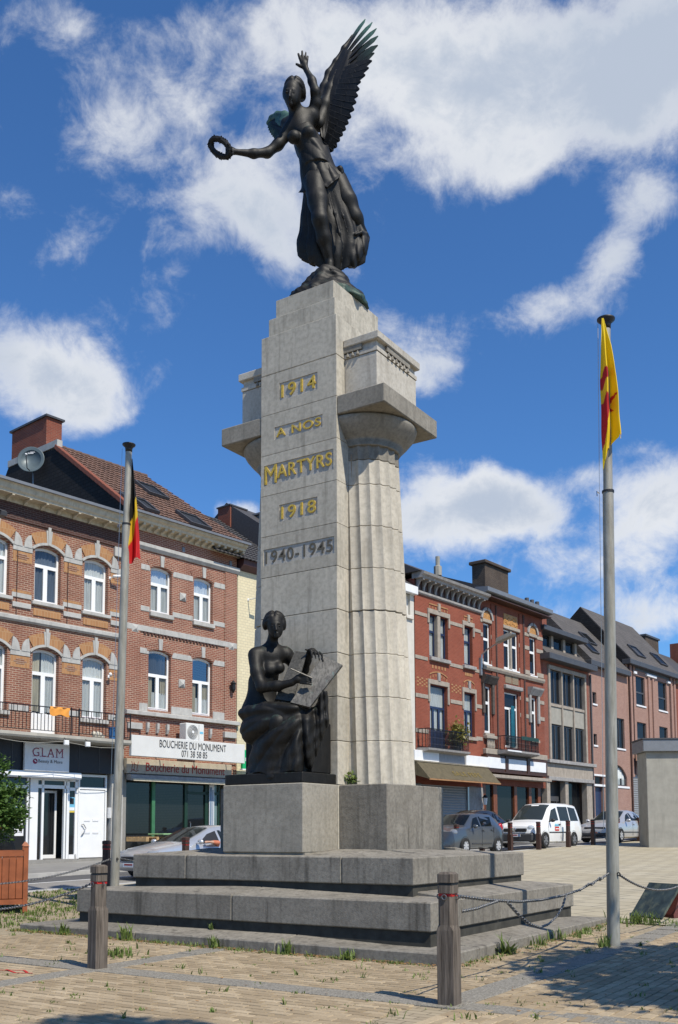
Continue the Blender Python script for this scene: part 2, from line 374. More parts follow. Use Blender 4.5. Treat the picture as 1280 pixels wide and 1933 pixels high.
MA['alloy'] = plain('alloy wheel', (.50,.51,.53), .4, .3, .05)
MA['trim'] = plain('grey bumper plastic', (.045,.047,.052), .55, 0, .1, 20)
MA['chrome'] = plain('chrome', (.7,.7,.7), .12, 1, .02)
MA['redl'] = plain('red lamp glass', (.35,.01,.012), .2)
MA['orange'] = plain('orange towel', (.72,.30,.055), .9, 0, .12, 8, .3, 50)
MA['blue_p'] = plain('blue plastic', (.03,.12,.30), .4)
MA['teal'] = plain('teal curtain', (.01,.13,.19), .8, 0, .25, 6)
MA['redp'] = plain('red paint', (.48,.02,.015), .5, 0, .15, 10)
MA['red_t'] = plain('red lettering', (.30,.03,.025), .5, 0, .1)
MA['wine'] = plain('wine red lettering', (.26,.02,.07), .5, 0, .1)
MA['grey_t'] = plain('grey lettering', (.13,.13,.14), .5, 0, .1)
MA['char_t'] = plain('charcoal lettering', (.035,.037,.042), .5, 0, .1)
MA['awning'] = plain('brown awning canvas', (.11,.092,.058), .9, 0, .2, 5, .2, 60, .2, ((.05,.042,.03), .5))
MA['awn_t'] = plain('faded awning lettering', (.20,.145,.04), .9, 0, .3, 14)
MA['shutter'] = plain('grey roller shutter', (.27,.27,.265), .5, .2, .08, 3)
MA['ac'] = plain('air conditioner casing', (.66,.66,.63), .5, 0, .05, 4)
MA['dish'] = plain('grey satellite dish', (.10,.13,.14), .45, .1, .1, 4)
MA['slate'] = brick('grey fibre slate', (.085,.078,.074), (.11,.10,.095), (.045,.042,.04), bw=.4, rh=.22, ms=.01, var=.2, bump=.3)
MA['tile_d'] = plain('dark grey roof tile', (.055,.052,.054), .7, 0, .25, 12)
def tiles():
    t = MT('brown clay roof tile'); f = t.noise(2.2, 6, .65); v = t.n('ShaderNodeTexVoronoi'); v.inputs['Scale'].default_value = 3.2; t.l(t.tc.outputs['Object'], v.inputs['Vector'])
    sx = t.n('ShaderNodeSeparateColor'); t.l(v.outputs['Color'], sx.inputs[0]); ob = t.n('ShaderNodeObjectInfo')
    col = t.mix(sx.outputs[0], (.125,.075,.056), (.185,.105,.075)); col = t.mix(t.math('MULTIPLY', t.ramp(f, .4, .7), .55), col, (.07,.045,.038))
    return t.out(col, .75, 0, .3)
MA['tile'] = tiles()
MA['verge'] = plain('red verge tile', (.20,.062,.034), .7, 0, .3, 9)
MA['terra'] = plain('glazed terracotta relief', (.42,.21,.06), .5, 0, .5, 22, .9, 24)
MA['mosaic'] = plain('mosaic panel', (.22,.17,.11), .6, 0, .6, 40, .5, 30)
MA['planter'] = plain('orange stained planter board', (.27,.082,.03), .55, 0, .22, 5, .2, 30)
MA['plwood'] = plain('pallet wood', (.38,.25,.12), .8, 0, .25, 8)
MA['sack'] = plain('pale sacking', (.5,.47,.4), .9, 0, .2, 12)
MA['skin'] = plain('skin', (.45,.26,.18), .6)
MA['shirt'] = plain('salmon sleeve', (.48,.16,.09), .9)
MA['hair'] = plain('dark hair', (.03,.02,.015), .7)
MA['asphalt'] = plain('worn asphalt', (.235,.225,.21), .9, 0, .12, 1.2, .4, 120, .3, ((.14,.135,.13), .35))
MA['asph_d'] = plain('dark asphalt strip', (.085,.085,.088), .9, 0, .15, 2, .4, 120)
MA['pavement'] = plain('concrete pavement', (.215,.21,.20), .9, 0, .12, 1.5, .3, 90)
MA['kerb'] = plain('pale kerb stone', (.40,.39,.365), .85, 0, .14, 4, .3, 60)
MA['paint_w'] = plain('white road paint', (.7,.7,.68), .7, 0, .1)
MA['plaque_r'] = plain('red granite', (.13,.045,.04), .3, 0, .35, 40)
def wood():
    t = MT('weathered hardwood'); f = t.noise(3, 7, .65, t.vec((14,14,.9))); g = t.noise(2, 4, .6)
    col = t.mix(t.ramp(f, .32, .68), (.05,.040,.032), (.185,.155,.128)); col = t.mix(t.math('MULTIPLY', t.ramp(g, .5, .75), .5), col, (.07,.06,.054)); t.bump(f, .7, .006)
    return t.out(col, .85, 0, .25)
MA['wood'] = wood()
MA['woodd'] = plain('dark varnished post', (.05,.024,.017), .6, 0, .3, 14, .3, 40)
def pole():
    t = MT('galvanised flagpole'); f = t.noise(4, 6, .65, t.vec((3,3,.5))); col = t.mix(t.ramp(f, .32, .7), (.22,.21,.175), (.40,.385,.335))
    col = t.mix(t.math('MULTIPLY', t.ramp(t.noise(2.2, 6, .7, t.vec((6,6,.7), loc=(3,2,1))), .56, .7), .5), col, (.10,.095,.08))
    return t.out(col, .5, .2, .4)
MA['pole'] = pole()
def flagm(name, cols):
    t = MT(name); vc = t.n('ShaderNodeVertexColor', layer_name='print'); tr = t.n('ShaderNodeBsdfTranslucent'); t.l(vc.outputs['Color'], tr.inputs['Color'])
    t.l(vc.outputs['Color'], t.b.inputs['Base Color']); t.b.inputs['Roughness'].default_value = .75; mx = t.n('ShaderNodeMixShader'); mx.inputs[0].default_value = .35
    t.l(t.b.outputs[0], mx.inputs[1]); t.l(tr.outputs[0], mx.inputs[2]); t.l(mx.outputs[0], t.t.nodes['Material Output'].inputs['Surface']); return t.m
MA['flag'] = flagm('flag cloth', None)
def glass(name, tint, refl=.08, op=.25, dark=(.02,.022,.025)):
    t = MT(name); tb = t.n('ShaderNodeBsdfTransparent'); tb.inputs['Color'].default_value = (*tint, 1); gl = t.n('ShaderNodeBsdfGlossy'); gl.inputs['Roughness'].default_value = .02; gl.inputs['Color'].default_value = (.9,.95,1,1)
    df = t.n('ShaderNodeBsdfDiffuse'); df.inputs['Color'].default_value = (*dark, 1); lw = t.n('ShaderNodeLayerWeight'); lw.inputs['Blend'].default_value = .35
    m0 = t.n('ShaderNodeMixShader'); m0.inputs[0].default_value = op; t.l(tb.outputs[0], m0.inputs[1]); t.l(df.outputs[0], m0.inputs[2])
    m1 = t.n('ShaderNodeMixShader'); t.l(t.math('ADD', t.math('MULTIPLY', lw.outputs['Fresnel'], .22), refl*.35), m1.inputs[0]); t.l(m0.outputs[0], m1.inputs[1]); t.l(gl.outputs[0], m1.inputs[2])
    t.l(m1.outputs[0], t.t.nodes['Material Output'].inputs['Surface']); return t.m
MA['glass'] = glass('window glass', (.88,.90,.90), .06, .10); MA['glass_d'] = glass('dark window glass', (.35,.38,.4), .1, .5); MA['glass_c'] = glass('car glass', (.36,.40,.40), .07, .4, (.012,.014,.015))
MA['headl'] = glass('headlamp glass', (.8,.85,.9), .25, .3, (.5,.52,.55))
def curtain(name, c):
    t = MT(name); f = t.noise(5, 3, .5, t.vec((9,9,.25))); col = t.mix(t.ramp(f, .3, .7), tuple(q*.62 for q in c), c)
    return t.out(col, .9, 0, .1)
MA['net'] = curtain('grey net curtain', (.78,.80,.78)); MA['net2'] = curtain('cream drape', (.66,.60,.46)); MA['blind'] = curtain('blue grey blind', (.17,.21,.27)); MA['netd'] = curtain('dark drape', (.075,.075,.075))
def carp(name, c, metal=.5, rough=.3):
    t = MT(name); b = t.b; b.inputs['Coat Weight'].default_value = .8; b.inputs['Coat Roughness'].default_value = .06
    f = t.noise(1.6, 4, .6); return t.out(t.mix(t.math('MULTIPLY', t.ramp(f, .5, .8), .12), c, (.25,.23,.2)), rough, metal, .5)
MA['car_w'] = carp('white car paint', (.76,.76,.75), 0, .4); MA['car_s'] = carp('silver car paint', (.50,.515,.54), .5); MA['car_g'] = carp('blue grey car paint', (.075,.088,.105), .4); MA['car_k'] = carp('black car paint', (.022,.021,.022), .3); MA['car_b'] = carp('dark blue car paint', (.02,.026,.055), .4)
MA['car_s2'] = carp('pale silver car paint', (.52,.52,.53), .45)
def leaf(name, c1, c2):
    t = MT(name); ob = t.n('ShaderNodeObjectInfo'); f = t.noise(1.3, 5, .7); g = t.noise(17, 2, .5)
    col = t.mix(t.ramp(f, .3, .7), c1, c2); col = t.mix(t.math('MULTIPLY', t.ramp(g, .4, .7), .5), col, tuple(q*1.5 for q in c2))
    tr = t.n('ShaderNodeBsdfTranslucent'); t.l(col, tr.inputs['Color']); t.out(col, .55, 0, .35); mx = t.n('ShaderNodeMixShader'); mx.inputs[0].default_value = .3
    t.l(t.b.outputs[0], mx.inputs[1]); t.l(tr.outputs[0], mx.inputs[2]); t.l(mx.outputs[0], t.t.nodes['Material Output'].inputs['Surface']); return t.m
MA['leaf'] = leaf('dark green leaf', (.022,.05,.014), (.055,.11,.026)); MA['leaf2'] = leaf('lime leaf', (.035,.075,.016), (.08,.15,.03)); MA['weed'] = leaf('weed green', (.08,.13,.025), (.17,.22,.06)); MA['dry'] = leaf('dry leaf litter', (.26,.13,.05), (.34,.20,.09)); MA['oleander'] = leaf('yellow green shrub', (.12,.13,.025), (.25,.22,.06))
MA['bark'] = plain('grey bark', (.11,.09,.07), .9, 0, .3, 8, .6, 30)
def paver():
    t = MT('buff paver'); ob = t.n('ShaderNodeObjectInfo'); geo = t.n('ShaderNodeNewGeometry'); r = t.n('ShaderNodeMath', operation='ADD'); t.l(ob.outputs['Random'], r.inputs[0]); t.l(geo.outputs['Random Per Island'], r.inputs[1])
    fr = t.math('FRACT', r.outputs[0]); col = t.mix(fr, (.28,.215,.135), (.45,.36,.24)); f = t.noise(1.2, 6, .65, t.vec(src='Object'))
    tcg = t.n('ShaderNodeNewGeometry'); nz = t.n('ShaderNodeTexNoise'); nz.inputs['Scale'].default_value = .9; nz.inputs['Detail'].default_value = 6; t.l(tcg.outputs['Position'], nz.inputs['Vector'])
    col = t.mix(t.math('MULTIPLY', t.ramp(nz.outputs['Fac'], .38, .68), .6), col, (.26,.195,.12)); n2 = t.n('ShaderNodeTexNoise'); n2.inputs['Scale'].default_value = 38; n2.inputs['Detail'].default_value = 5; t.l(tcg.outputs['Position'], n2.inputs['Vector'])
    col = t.mix(t.math('MULTIPLY', t.ramp(n2.outputs['Fac'], .45, .7), .35), col, (.17,.14,.105)); t.bump(n2.outputs['Fac'], .4, .004)
    return t.out(col, .9, 0, .25)
MA['paver'] = paver()
MA['jointx'] = plain('sandy joint', (.20,.165,.115), .95, 0, .25, 3, .4, 60)
def farpav():
    t = MT('pale square paving'); x = t.n('ShaderNodeTexBrick'); t.l(t.vec(rot=(0,0,.35)), x.inputs['Vector']); x.inputs['Scale'].default_value = 1; x.inputs['Brick Width'].default_value = .6; x.inputs['Row Height'].default_value = .6; x.inputs['Mortar Size'].default_value = .025
    x.inputs['Color1'].default_value = (.42,.375,.28,1); x.inputs['Color2'].default_value = (.345,.305,.225,1); x.inputs['Mortar'].default_value = (.19,.175,.14,1)
    col = t.mix(t.math('MULTIPLY', t.ramp(t.noise(.5, 6, .65), .4, .7), .5), x.outputs['Color'], (.34,.29,.19)); return t.out(col, .9, 0, .25)
MA['farpav'] = farpav()
def sett():
    t = MT('grey granite sett'); v = t.n('ShaderNodeTexVoronoi'); v.inputs['Scale'].default_value = 70; t.l(t.tc.outputs['Object'], v.inputs['Vector']); sx = t.n('ShaderNodeSeparateColor'); t.l(v.outputs['Color'], sx.inputs[0])
    col = t.mix(sx.outputs[0], (.145,.133,.112), (.285,.265,.225)); t.bump(v.outputs['Distance'], .5, .005); return t.out(col, .85, 0, .3)
MA['sett'] = sett()
# ------------------------------------------------------------------ the ground
def fX(y): return -17.53+.1283*(y-7.7) if y < 23.6 else -15.49+.1016*(y-23.6)
def edgeX(y): return -9.6+.12*(y-3.8)
def sheet(name, mat, xs, ys, dz, inside=None):
    b = B(); nx, ny = len(xs), len(ys)
    vs = [(x, y, gz(x, y)+dz) for y in ys for x in xs]
    fs = [(j*nx+i, j*nx+i+1, (j+1)*nx+i+1, (j+1)*nx+i) for j in range(ny-1) for i in range(nx-1)]
    b.add(vs, fs); o = obj(name, b, mat, smooth=True); return struct(o)
far = sorted(set([-600, -300, -150, -80] + list(range(-50, 55, 4)) + [80, 150, 300, 600]))
sheet('ground', MA['asphalt'], far, far, -.32)
def strip(name, mat, f0, f1, dz, y0=-34, y1=70, st=1.0, n=4, th=None):
    b = B(); ys = np.arange(y0, y1+.01, st); vs = []; fs = []
    for y in ys:
        a, c = f0(y), f1(y)
        for i in range(n+1): x = a+(c-a)*i/n; vs.append((x, y, gz(x, y)+dz))
        if th: vs += [(c, y, gz(c, y)+dz-th), (a, y, gz(a, y)+dz-th)]
    k = n+1+(2 if th else 0)
    for j in range(len(ys)-1):
        for i in range(n): fs.append((j*k+i, j*k+i+1, (j+1)*k+i+1, (j+1)*k+i))
        if th:
            fs.append((j*k+n, j*k+n+1, (j+1)*k+n+1, (j+1)*k+n)); fs.append((j*k+n+2, j*k, (j+1)*k, (j+1)*k+n+2))
    return struct(obj(name, b.add(vs, fs), mat))
strip('sidewalk', MA['pavement'], lambda y: fX(y)-.3, lambda y: fX(y)+3.5, .0, th=.2)
strip('kerb', MA['kerb'], lambda y: fX(y)+3.504, lambda y: fX(y)+3.68, .006, th=.2)
strip('parking_strip', MA['asph_d'], lambda y: fX(y)+3.6, lambda y: fX(y)+5.3, -.112)
strip('road', MA['asphalt'], lambda y: fX(y)+5.3, lambda y: edgeX(y)-.2, -.11)
strip('road_marking', MA['paint_w'], lambda y: fX(y)+5.25, lambda y: fX(y)+5.37, -.104)
strip('kerb', MA['kerb'], lambda y: edgeX(y)-.32, lambda y: edgeX(y)-.004, .0, th=.2)
FARY = lambda x: 3.7+.0*x
# near paving base (joint sand), far pale paving
def pave(name, mat, dz, yr, xr):
    b = B(); vs = []; fs = []; ys = np.arange(yr[0], yr[1]+.01, .75)
    for y in ys:
        x0 = max(edgeX(y), xr[0])
        for i in range(41): x = x0+(xr[1]-x0)*i/40; vs.append((x, y, gz(x, y)+dz))
    for j in range(len(ys)-1):
        for i in range(40): fs.append((j*41+i, j*41+i+1, (j+1)*41+i+1, (j+1)*41+i))
    o = obj(name, b.add(vs, fs), mat, smooth=True); return struct(o)
def pavtex():
    t = MT('buff block paving'); x = t.n('ShaderNodeTexBrick'); t.l(t.tc.outputs['Object'], x.inputs['Vector']); x.inputs['Scale'].default_value = 1; x.inputs['Brick Width'].default_value = .22; x.inputs['Row Height'].default_value = .11; x.inputs['Mortar Size'].default_value = .008
    x.inputs['Color1'].default_value = (.30,.245,.17,1); x.inputs['Color2'].default_value = (.36,.30,.21,1); x.inputs['Mortar'].default_value = (.17,.14,.095,1)
    col = t.mix(t.math('MULTIPLY', t.ramp(t.noise(.9, 6, .65), .4, .7), .55), x.outputs['Color'], (.24,.20,.125)); return t.out(col, .9, 0, .25)
MA['pavtex'] = pavtex()
plaza = pave('plaza', MA['pavtex'], -.012, (-34, 3.55), (-30, 40))
pave('square_paving', MA['farpav'], .0, (3.55, 60), (-30, 40))
# block paving that the camera can pick apart
BX0, BX1, BY = -.44, 3.90, -4.24; bw = .17
PROJ = None
def seen(x, y):
    dx, dy = x-CX, y-CY; d = dx*FX+dy*FY; l = dx*math.cos(YAW)+dy*math.sin(YAW)
    if d < 7.0: return None
    u = 640+1861.4*l/d
    return d if -60 < u < 1340 else None
stepbox = (-4.50, 2.86, -2.08, 3.54)
cells = []
def zone(x0, x1, y0, y1, along):
    L, Wd = .22, .11
    nr = int(((y1-y0) if along == 'x' else (x1-x0))/Wd)
    for r in range(nr):
        a0 = x0 if along == 'x' else y0; a1 = x1 if along == 'x' else y1
        a = a0 + (0 if r % 2 else -L/2)
        while a < a1-.02:
            s0, s1 = max(a, a0), min(a+L, a1)
            if s1-s0 > .05:
                c = ((s0+s1)/2, y0+(r+.5)*Wd) if along == 'x' else (x0+(r+.5)*Wd, (s0+s1)/2)
                if not (stepbox[0] < c[0] < stepbox[1] and stepbox[2] < c[1] < stepbox[3]):
                    d = seen(*c)
                    if d and d < 14.5: cells.append((d, c[0], c[1], s1-s0, along, Wd))
            a += L
zone(BX0+bw, BX1-bw, BY+bw, -2.1, 'x'); zone(BX0+bw, BX1-bw, -8.6, BY-bw, 'x'); zone(-4.6, BX0-bw, BY+bw, -2.1, 'x'); zone(-4.6, BX0-bw, -8.0, BY-bw, 'x')
zone(BX1+bw, 7.5, -7.5, 3.5, 'y'); zone(2.88, BX1-bw, -2.1, 3.5, 'y')
cells.sort(key=lambda c: c[0])
pm = B().bbox(-.105, .105, -.05, .05, -.05, .0, .006).mesh('paver', MA['paver'])
for k in range(10): pass
rest = B()
for i, (d, x, y, L, al, Wd) in enumerate(cells):
    z = gz(x, y)+random.uniform(-.0025, .003); tx, ty = random.gauss(0, .012), random.gauss(0, .012)
    if i < 300:
        M_ = Matrix.Translation((x, y, z)) @ Matrix.Rotation((0 if al == 'x' else PI/2)+random.gauss(0, .01), 4, 'Z') @ Matrix.Rotation(tx, 4, 'X') @ Matrix.Rotation(ty, 4, 'Y') @ Matrix.Diagonal((L/.22, 1, 1, 1))
        link('paver', pm, plaza, M=M_)
    else:
        hx, hy = (L/2-.005, Wd/2-.005) if al == 'x' else (Wd/2-.005, L/2-.005); s = .006; q = len(rest.v)
        zz = lambda a, b: z+a*ty*.5+b*tx*.5
        rest.add([(x-hx+s, y-hy+s, zz(-hx,-hy)), (x+hx-s, y-hy+s, zz(hx,-hy)), (x+hx-s, y+hy-s, zz(hx,hy)), (x-hx+s, y+hy-s, zz(-hx,hy)),
                  (x-hx, y-hy, z-.02), (x+hx, y-hy, z-.02), (x+hx, y+hy, z-.02), (x-hx, y+hy, z-.02)], [(0,1,2,3),(0,4,5,1),(1,5,6,2),(2,6,7,3),(3,7,4,0)])
stuff(obj('paving', rest, MA['paver'], plaza))
# bands of grey granite setts between the posts
def bandpiece(x0, x1, y0, y1, st=.62):
    n = max(1, round(max(x1-x0, y1-y0)/st))
    for i in range(n):
        b = B()
        if x1-x0 > y1-y0: a, c, e, f = x0+(x1-x0)*i/n, x0+(x1-x0)*(i+1)/n, y0, y1
        else: a, c, e, f = x0, x1, y0+(y1-y0)*i/n, y0+(y1-y0)*(i+1)/n
        z = gz((a+c)/2, (e+f)/2)+random.uniform(.0, .004)
        b.bbox(a+.004, c-.004, e+.004, f-.004, z-.05, z, .005); obj('sett_slab', b, MA['sett'], plaza)
bandpiece(-6.5, BX0-bw, BY-bw, BY+bw); bandpiece(BX0-bw, BX1-bw, BY-bw, BY+bw); bandpiece(BX1-bw, BX1+bw, BY-bw, 6.0)
bandpiece(BX0-bw, BX0+bw, BY+bw, -2.1); bandpiece(BX0-bw, BX0+bw, -8.5, BY-bw); bandpiece(BX1+bw, 7, BY-bw, BY+bw)

# ------------------------------------------------------------------ lettering
def text_mesh(body, w, h, depth, mat, bold=0, bevel=0, spacing=1.0):
    c = bpy.data.curves.new('lettering', 'FONT'); c.body = body; c.extrude = .05; c.offset = bold; c.bevel_depth = 0; c.space_character = spacing; c.fill_mode = 'BOTH'
    o = bpy.data.objects.new('lettering', c); COL.objects.link(o); dg = bpy.context.evaluated_depsgraph_get(); dg.update()
    me = bpy.data.meshes.new_from_object(o.evaluated_get(dg)); bpy.data.objects.remove(o); bpy.data.curves.remove(c)
    n = len(me.vertices); co = np.empty(n*3, 'f'); me.vertices.foreach_get('co', co); co = co.reshape(-1, 3)
    mn, mx = co.min(0), co.max(0); s = (mx-mn); s[s < 1e-6] = 1
    co = (co-mn)/s; out = np.stack([co[:,0]*w, -co[:,2]*depth, co[:,1]*h], 1)   # x right, z up, faces -y
    me.vertices.foreach_set('co', out.astype('f').ravel()); me.materials.clear(); me.materials.append(mat)
    me.update(); return me
def split_islands(me):
    bm = bmesh.new(); bm.from_mesh(me); bmesh.ops.remove_doubles(bm, verts=bm.verts, dist=1e-4); seen_ = set(); out = []
    bm.verts.ensure_lookup_table()
    for v in bm.verts:
        if v.index in seen_: continue
        st = [v]; comp = []; seen_.add(v.index)
        while st:
            q = st.pop(); comp.append(q.index)
            for e in q.link_edges:
                w = e.other_vert(q)
                if w.index not in seen_: seen_.add(w.index); st.append(w)
        out.append(set(comp))
    res = []
    for comp in out:
        b = B(); mp = {}; 
        for i in sorted(comp): mp[i] = len(b.v); b.v.append(tuple(bm.verts[i].co))
        for f in bm.faces:
            if f.verts[0].index in comp: b.f.append(tuple(mp[v.index] for v in f.verts)); b.mi.append(0); b.fs.append(False)
        res.append(b)
    bm.free(); return res

# ------------------------------------------------------------------ the war memorial
MEM = thing('war_memorial', 'tall pale stone war memorial with gilded inscriptions, two fluted columns and dark stepped base', 'war memorial', (-.72, .85, 0))
ML = (.72, -.85, 0)
def mpart(name, b, mat, parent=None, label=None, **k):
    o = obj(name, b, mat, parent or MEM, loc=ML if parent is None else None, **k)
    if label: o['label'] = label
    return o
def step(x0, x1, y0, y1, zb, zt, jf, js, rec, gap):
    dp = .8
    def blk(a, c, e, f):
        b = B().bbox(a+.004, c-.004, e+.004, f-.004, zb, zt, .014)
        b.v = [(p, q, r_+.11*max(0, min(p-x0, x1-p, q-y0, y1-q, .8)) if r_ > zt-.03 else r_) for p, q, r_ in b.v]; mpart('step_stone', b, MA['blue'])
    xs = [x0]+jf+[x1]
    for i in range(len(xs)-1): blk(xs[i], xs[i+1], y0, y0+dp)
    ys = [y0+dp]+js+[y1]
    for i in range(len(ys)-1): blk(x1-dp, x1, ys[i], ys[i+1])
    for i in range(len(ys)-1): blk(x0, x0+dp, ys[i], ys[i+1])
    w = x1-x0-2*dp
    for i in range(3): blk(x0+dp+w*i/3, x0+dp+w*(i+1)/3, y1-dp, y1)
    mpart('step_core', B().box(x0+dp+.004, x1-dp-.004, y0+dp+.004, y1-dp-.004, zb, zt-.006), MA['blue'])
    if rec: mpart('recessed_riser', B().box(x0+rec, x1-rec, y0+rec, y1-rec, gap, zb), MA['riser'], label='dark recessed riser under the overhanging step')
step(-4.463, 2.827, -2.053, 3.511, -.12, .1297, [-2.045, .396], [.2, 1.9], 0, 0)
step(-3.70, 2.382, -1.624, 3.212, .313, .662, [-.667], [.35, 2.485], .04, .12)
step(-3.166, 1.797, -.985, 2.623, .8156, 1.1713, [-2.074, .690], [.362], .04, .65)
mpart('mortar_bed', B().box(-1.44, 0, -.85, 1.7, 1.16, 1.216).box(-2.23, .79, .05, 1.74, 1.162, 1.218), MA['plinth'])
mpart('statue_plinth', B().bbox(-1.444, -.003, -.885, -.004, 1.2151, 2.1912, .012), MA['plinth'])
mpart('column_plinth', B().bbox(.004, .82, .027, 1.768, 1.2151, 2.1912, .012), MA['blue'], label='grey plinth block under the fluted column')
mpart('column_plinth', B().bbox(-2.26, -1.444, .027, 1.768, 1.2151, 2.1912, .012), MA['blue'])
zA, dz = 8.781, .6595
PAN = {0: ('1914', -1.08, -.35, 8.31, 8.59), 1: ('A NOS', -1.175, -.26, 7.685, 7.89), 2: ('MARTYRS', -1.385, -.06, 6.975, 7.30), 3: ('1918', -1.08, -.355, 6.34, 6.61), 4: ('1940-1945', -1.39, -.05, 5.675, 5.94)}
mpart('stele_core', B().box(-1.41, -.03, .05, 1.65, 1.2, 9.0), MA['dark'])
g = .004
for k in range(11):
    z1 = zA-k*dz; z0 = zA-(k+1)*dz if k < 9 else 2.1912
    if k == 10: z0, z1 = 1.2151, 2.1912
    b = B(); z0 += g; z1 -= g
    if k in PAN:
        t, a, c, e, f = PAN[k]; b.box(-1.441, 0, .020, 1.70, z0, z1)
        b.box(-1.441, a, 0, .020, z0, z1).box(c, 0, 0, .020, z0, z1).box(a, c, 0, .020, z0, e).box(a, c, 0, .020, f, z1)
        st = mpart('stele_stone', b, MA['stele'])
        pn = mpart('inscription', B().box(a+.002, c-.002, .013, .03, e+.002, f-.002), MA['panel'])
        pn['label'] = 'recessed panel reading '+t
        mg = .035; w, h = c-a-2*mg, f-e-2*mg
        parts = [('M', a+.02, e+.015, .23, f-e-.03), ('ARTYRS', a+.265, e+.075, c-a-.30, f-e-.115)] if k == 2 else [(t, a+mg, e+mg, w, h)]
        for s_, lx, lz, lw, lh in parts:
            for ib in split_islands(text_mesh(s_, lw, lh, .022 if k != 4 else .012, None, bold=0 if 'M' in s_ else .006, spacing=1.12)):
                cx = sum(v[0] for v in ib.v)/len(ib.v); cz = sum(v[2] for v in ib.v)/len(ib.v); ib.v = [(v[0]-cx, v[1], v[2]-cz) for v in ib.v]
                link('letter', ib.mesh('letter', MA['lead'] if k == 4 else MA['gold']), pn, loc=(lx+cx, .016, lz+cz))
    else:
        b.bbox(-1.441, 0, 0 if k < 10 else .0, 1.70, z0, z1, .006); mpart('stele_stone', b, MA['stele'])
mpart('stele_stone', B().bbox(-1.441, 0, 0, 1.70, zA+.006, 9.4248, .006), MA['stele'])
mpart('stele_stone', B().bbox(-1.361, -.08, .086, 1.614, 9.418, 9.7598, .006), MA['stele'])
mpart('stele_stone', B().bbox(-1.281, -.16, .172, 1.528, 9.753, 10.1022, .006), MA['stele'])
# columns: axis leans slightly towards the stele
def colsec(z): t = (z-2.1912)/(7.2-2.1912); return .17*(1-t), .585*(1-t)+.515*t
def drum(z0, z1, sgn, grow=0):
    b = B(); N = 20; S = 8; rings = []
    for z in (z0, z0+.008, z1-.008, z1):
        xc, r = colsec(z); e = .01 if z in (z0, z1) else 0; r += grow-e; vs = []
        for i in range(N*S):
            a = 2*PI*(i/(N*S)); t = (i % S)/S; q = r-.036*math.sin(PI*t)
            vs.append(((xc+q*math.cos(a))*sgn + (0 if sgn > 0 else -1.44), .85+q*math.sin(a), z))
        rings.append(vs)
    n = N*S; fs = []
    for j in range(3):
        for i in range(n): fs.append((j*n+i, j*n+(i+1) % n, (j+1)*n+(i+1) % n, (j+1)*n+i))
    fs += [tuple(range(n-1, -1, -1)), tuple(range(3*n, 4*n))]
    b.add(sum(rings, []), fs); return b
for sgn in (1, -1):
    zs = [2.1912]+[zA-k*dz for k in range(9, 2, -1)]+[7.195]
    for i in range(len(zs)-1):
        gap = .010 if abs(zs[i]-(zA-6*dz)) < .01 else .002
        mpart('column_drum', drum(zs[i]+gap, zs[i+1]-.002, sgn, .012 if i >= 4 else 0), MA['column'], fix=True)
    ox = 0 if sgn > 0 else -1.44
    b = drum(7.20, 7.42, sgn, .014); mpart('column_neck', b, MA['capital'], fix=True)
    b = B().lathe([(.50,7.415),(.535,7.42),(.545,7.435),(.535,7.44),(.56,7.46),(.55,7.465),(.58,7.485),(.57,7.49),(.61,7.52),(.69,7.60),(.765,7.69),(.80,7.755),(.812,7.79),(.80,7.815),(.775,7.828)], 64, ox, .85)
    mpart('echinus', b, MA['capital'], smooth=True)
    x = lambda a, c: (a, c) if sgn > 0 else (-1.44-c, -1.44-a)
    def bx(b_, x0, x1, *r, c=None):
        x0, x1 = x(x0, x1); return b_.bbox(x0, x1, *r, c) if c else b_.box(x0, x1, *r)
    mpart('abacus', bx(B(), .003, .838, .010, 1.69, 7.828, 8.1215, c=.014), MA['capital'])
    mpart('frieze_block', bx(B(), .003, .581, .235, 1.465, 8.1215, 8.775, c=.008), MA['frieze'])
    b = B(); bx(b, .003, .592, .224, 1.476, 8.781, 8.845); bx(b, .003, .565, .25, 1.45, 8.845, 8.95); mpart('taenia', b, MA['frieze'])
    mpart('cornice_slab', bx(B(), .003, .635, .19, 1.51, 8.95, 9.073, c=.012), MA['frieze'])
    def gut(px, py, dirx):
        return B().lathe([(.012,8.86),(.03,8.80),(.03,8.79)], 8, px, py)
    rg = mpart('regula', bx(B(), .003, .32, .205, .25, 8.865, 8.948), MA['capital'])
    for q in (.07, .16, .25): mpart('gutta', gut(q if sgn > 0 else -1.44-q, .222, 0), MA['capital'])
    mpart('regula', bx(B(), .565, .612, .50, 1.22, 8.865, 8.948), MA['capital'])
    for i in range(6): mpart('gutta', gut(.597 if sgn > 0 else -1.44-.597, .555+i*.122, 0), MA['capital'])
    mpart('fillet', bx(B(), -.02, .05, .345, 1.36, 2.195, 7.3), MA['rust'], label='brown stained strip between stele and column')

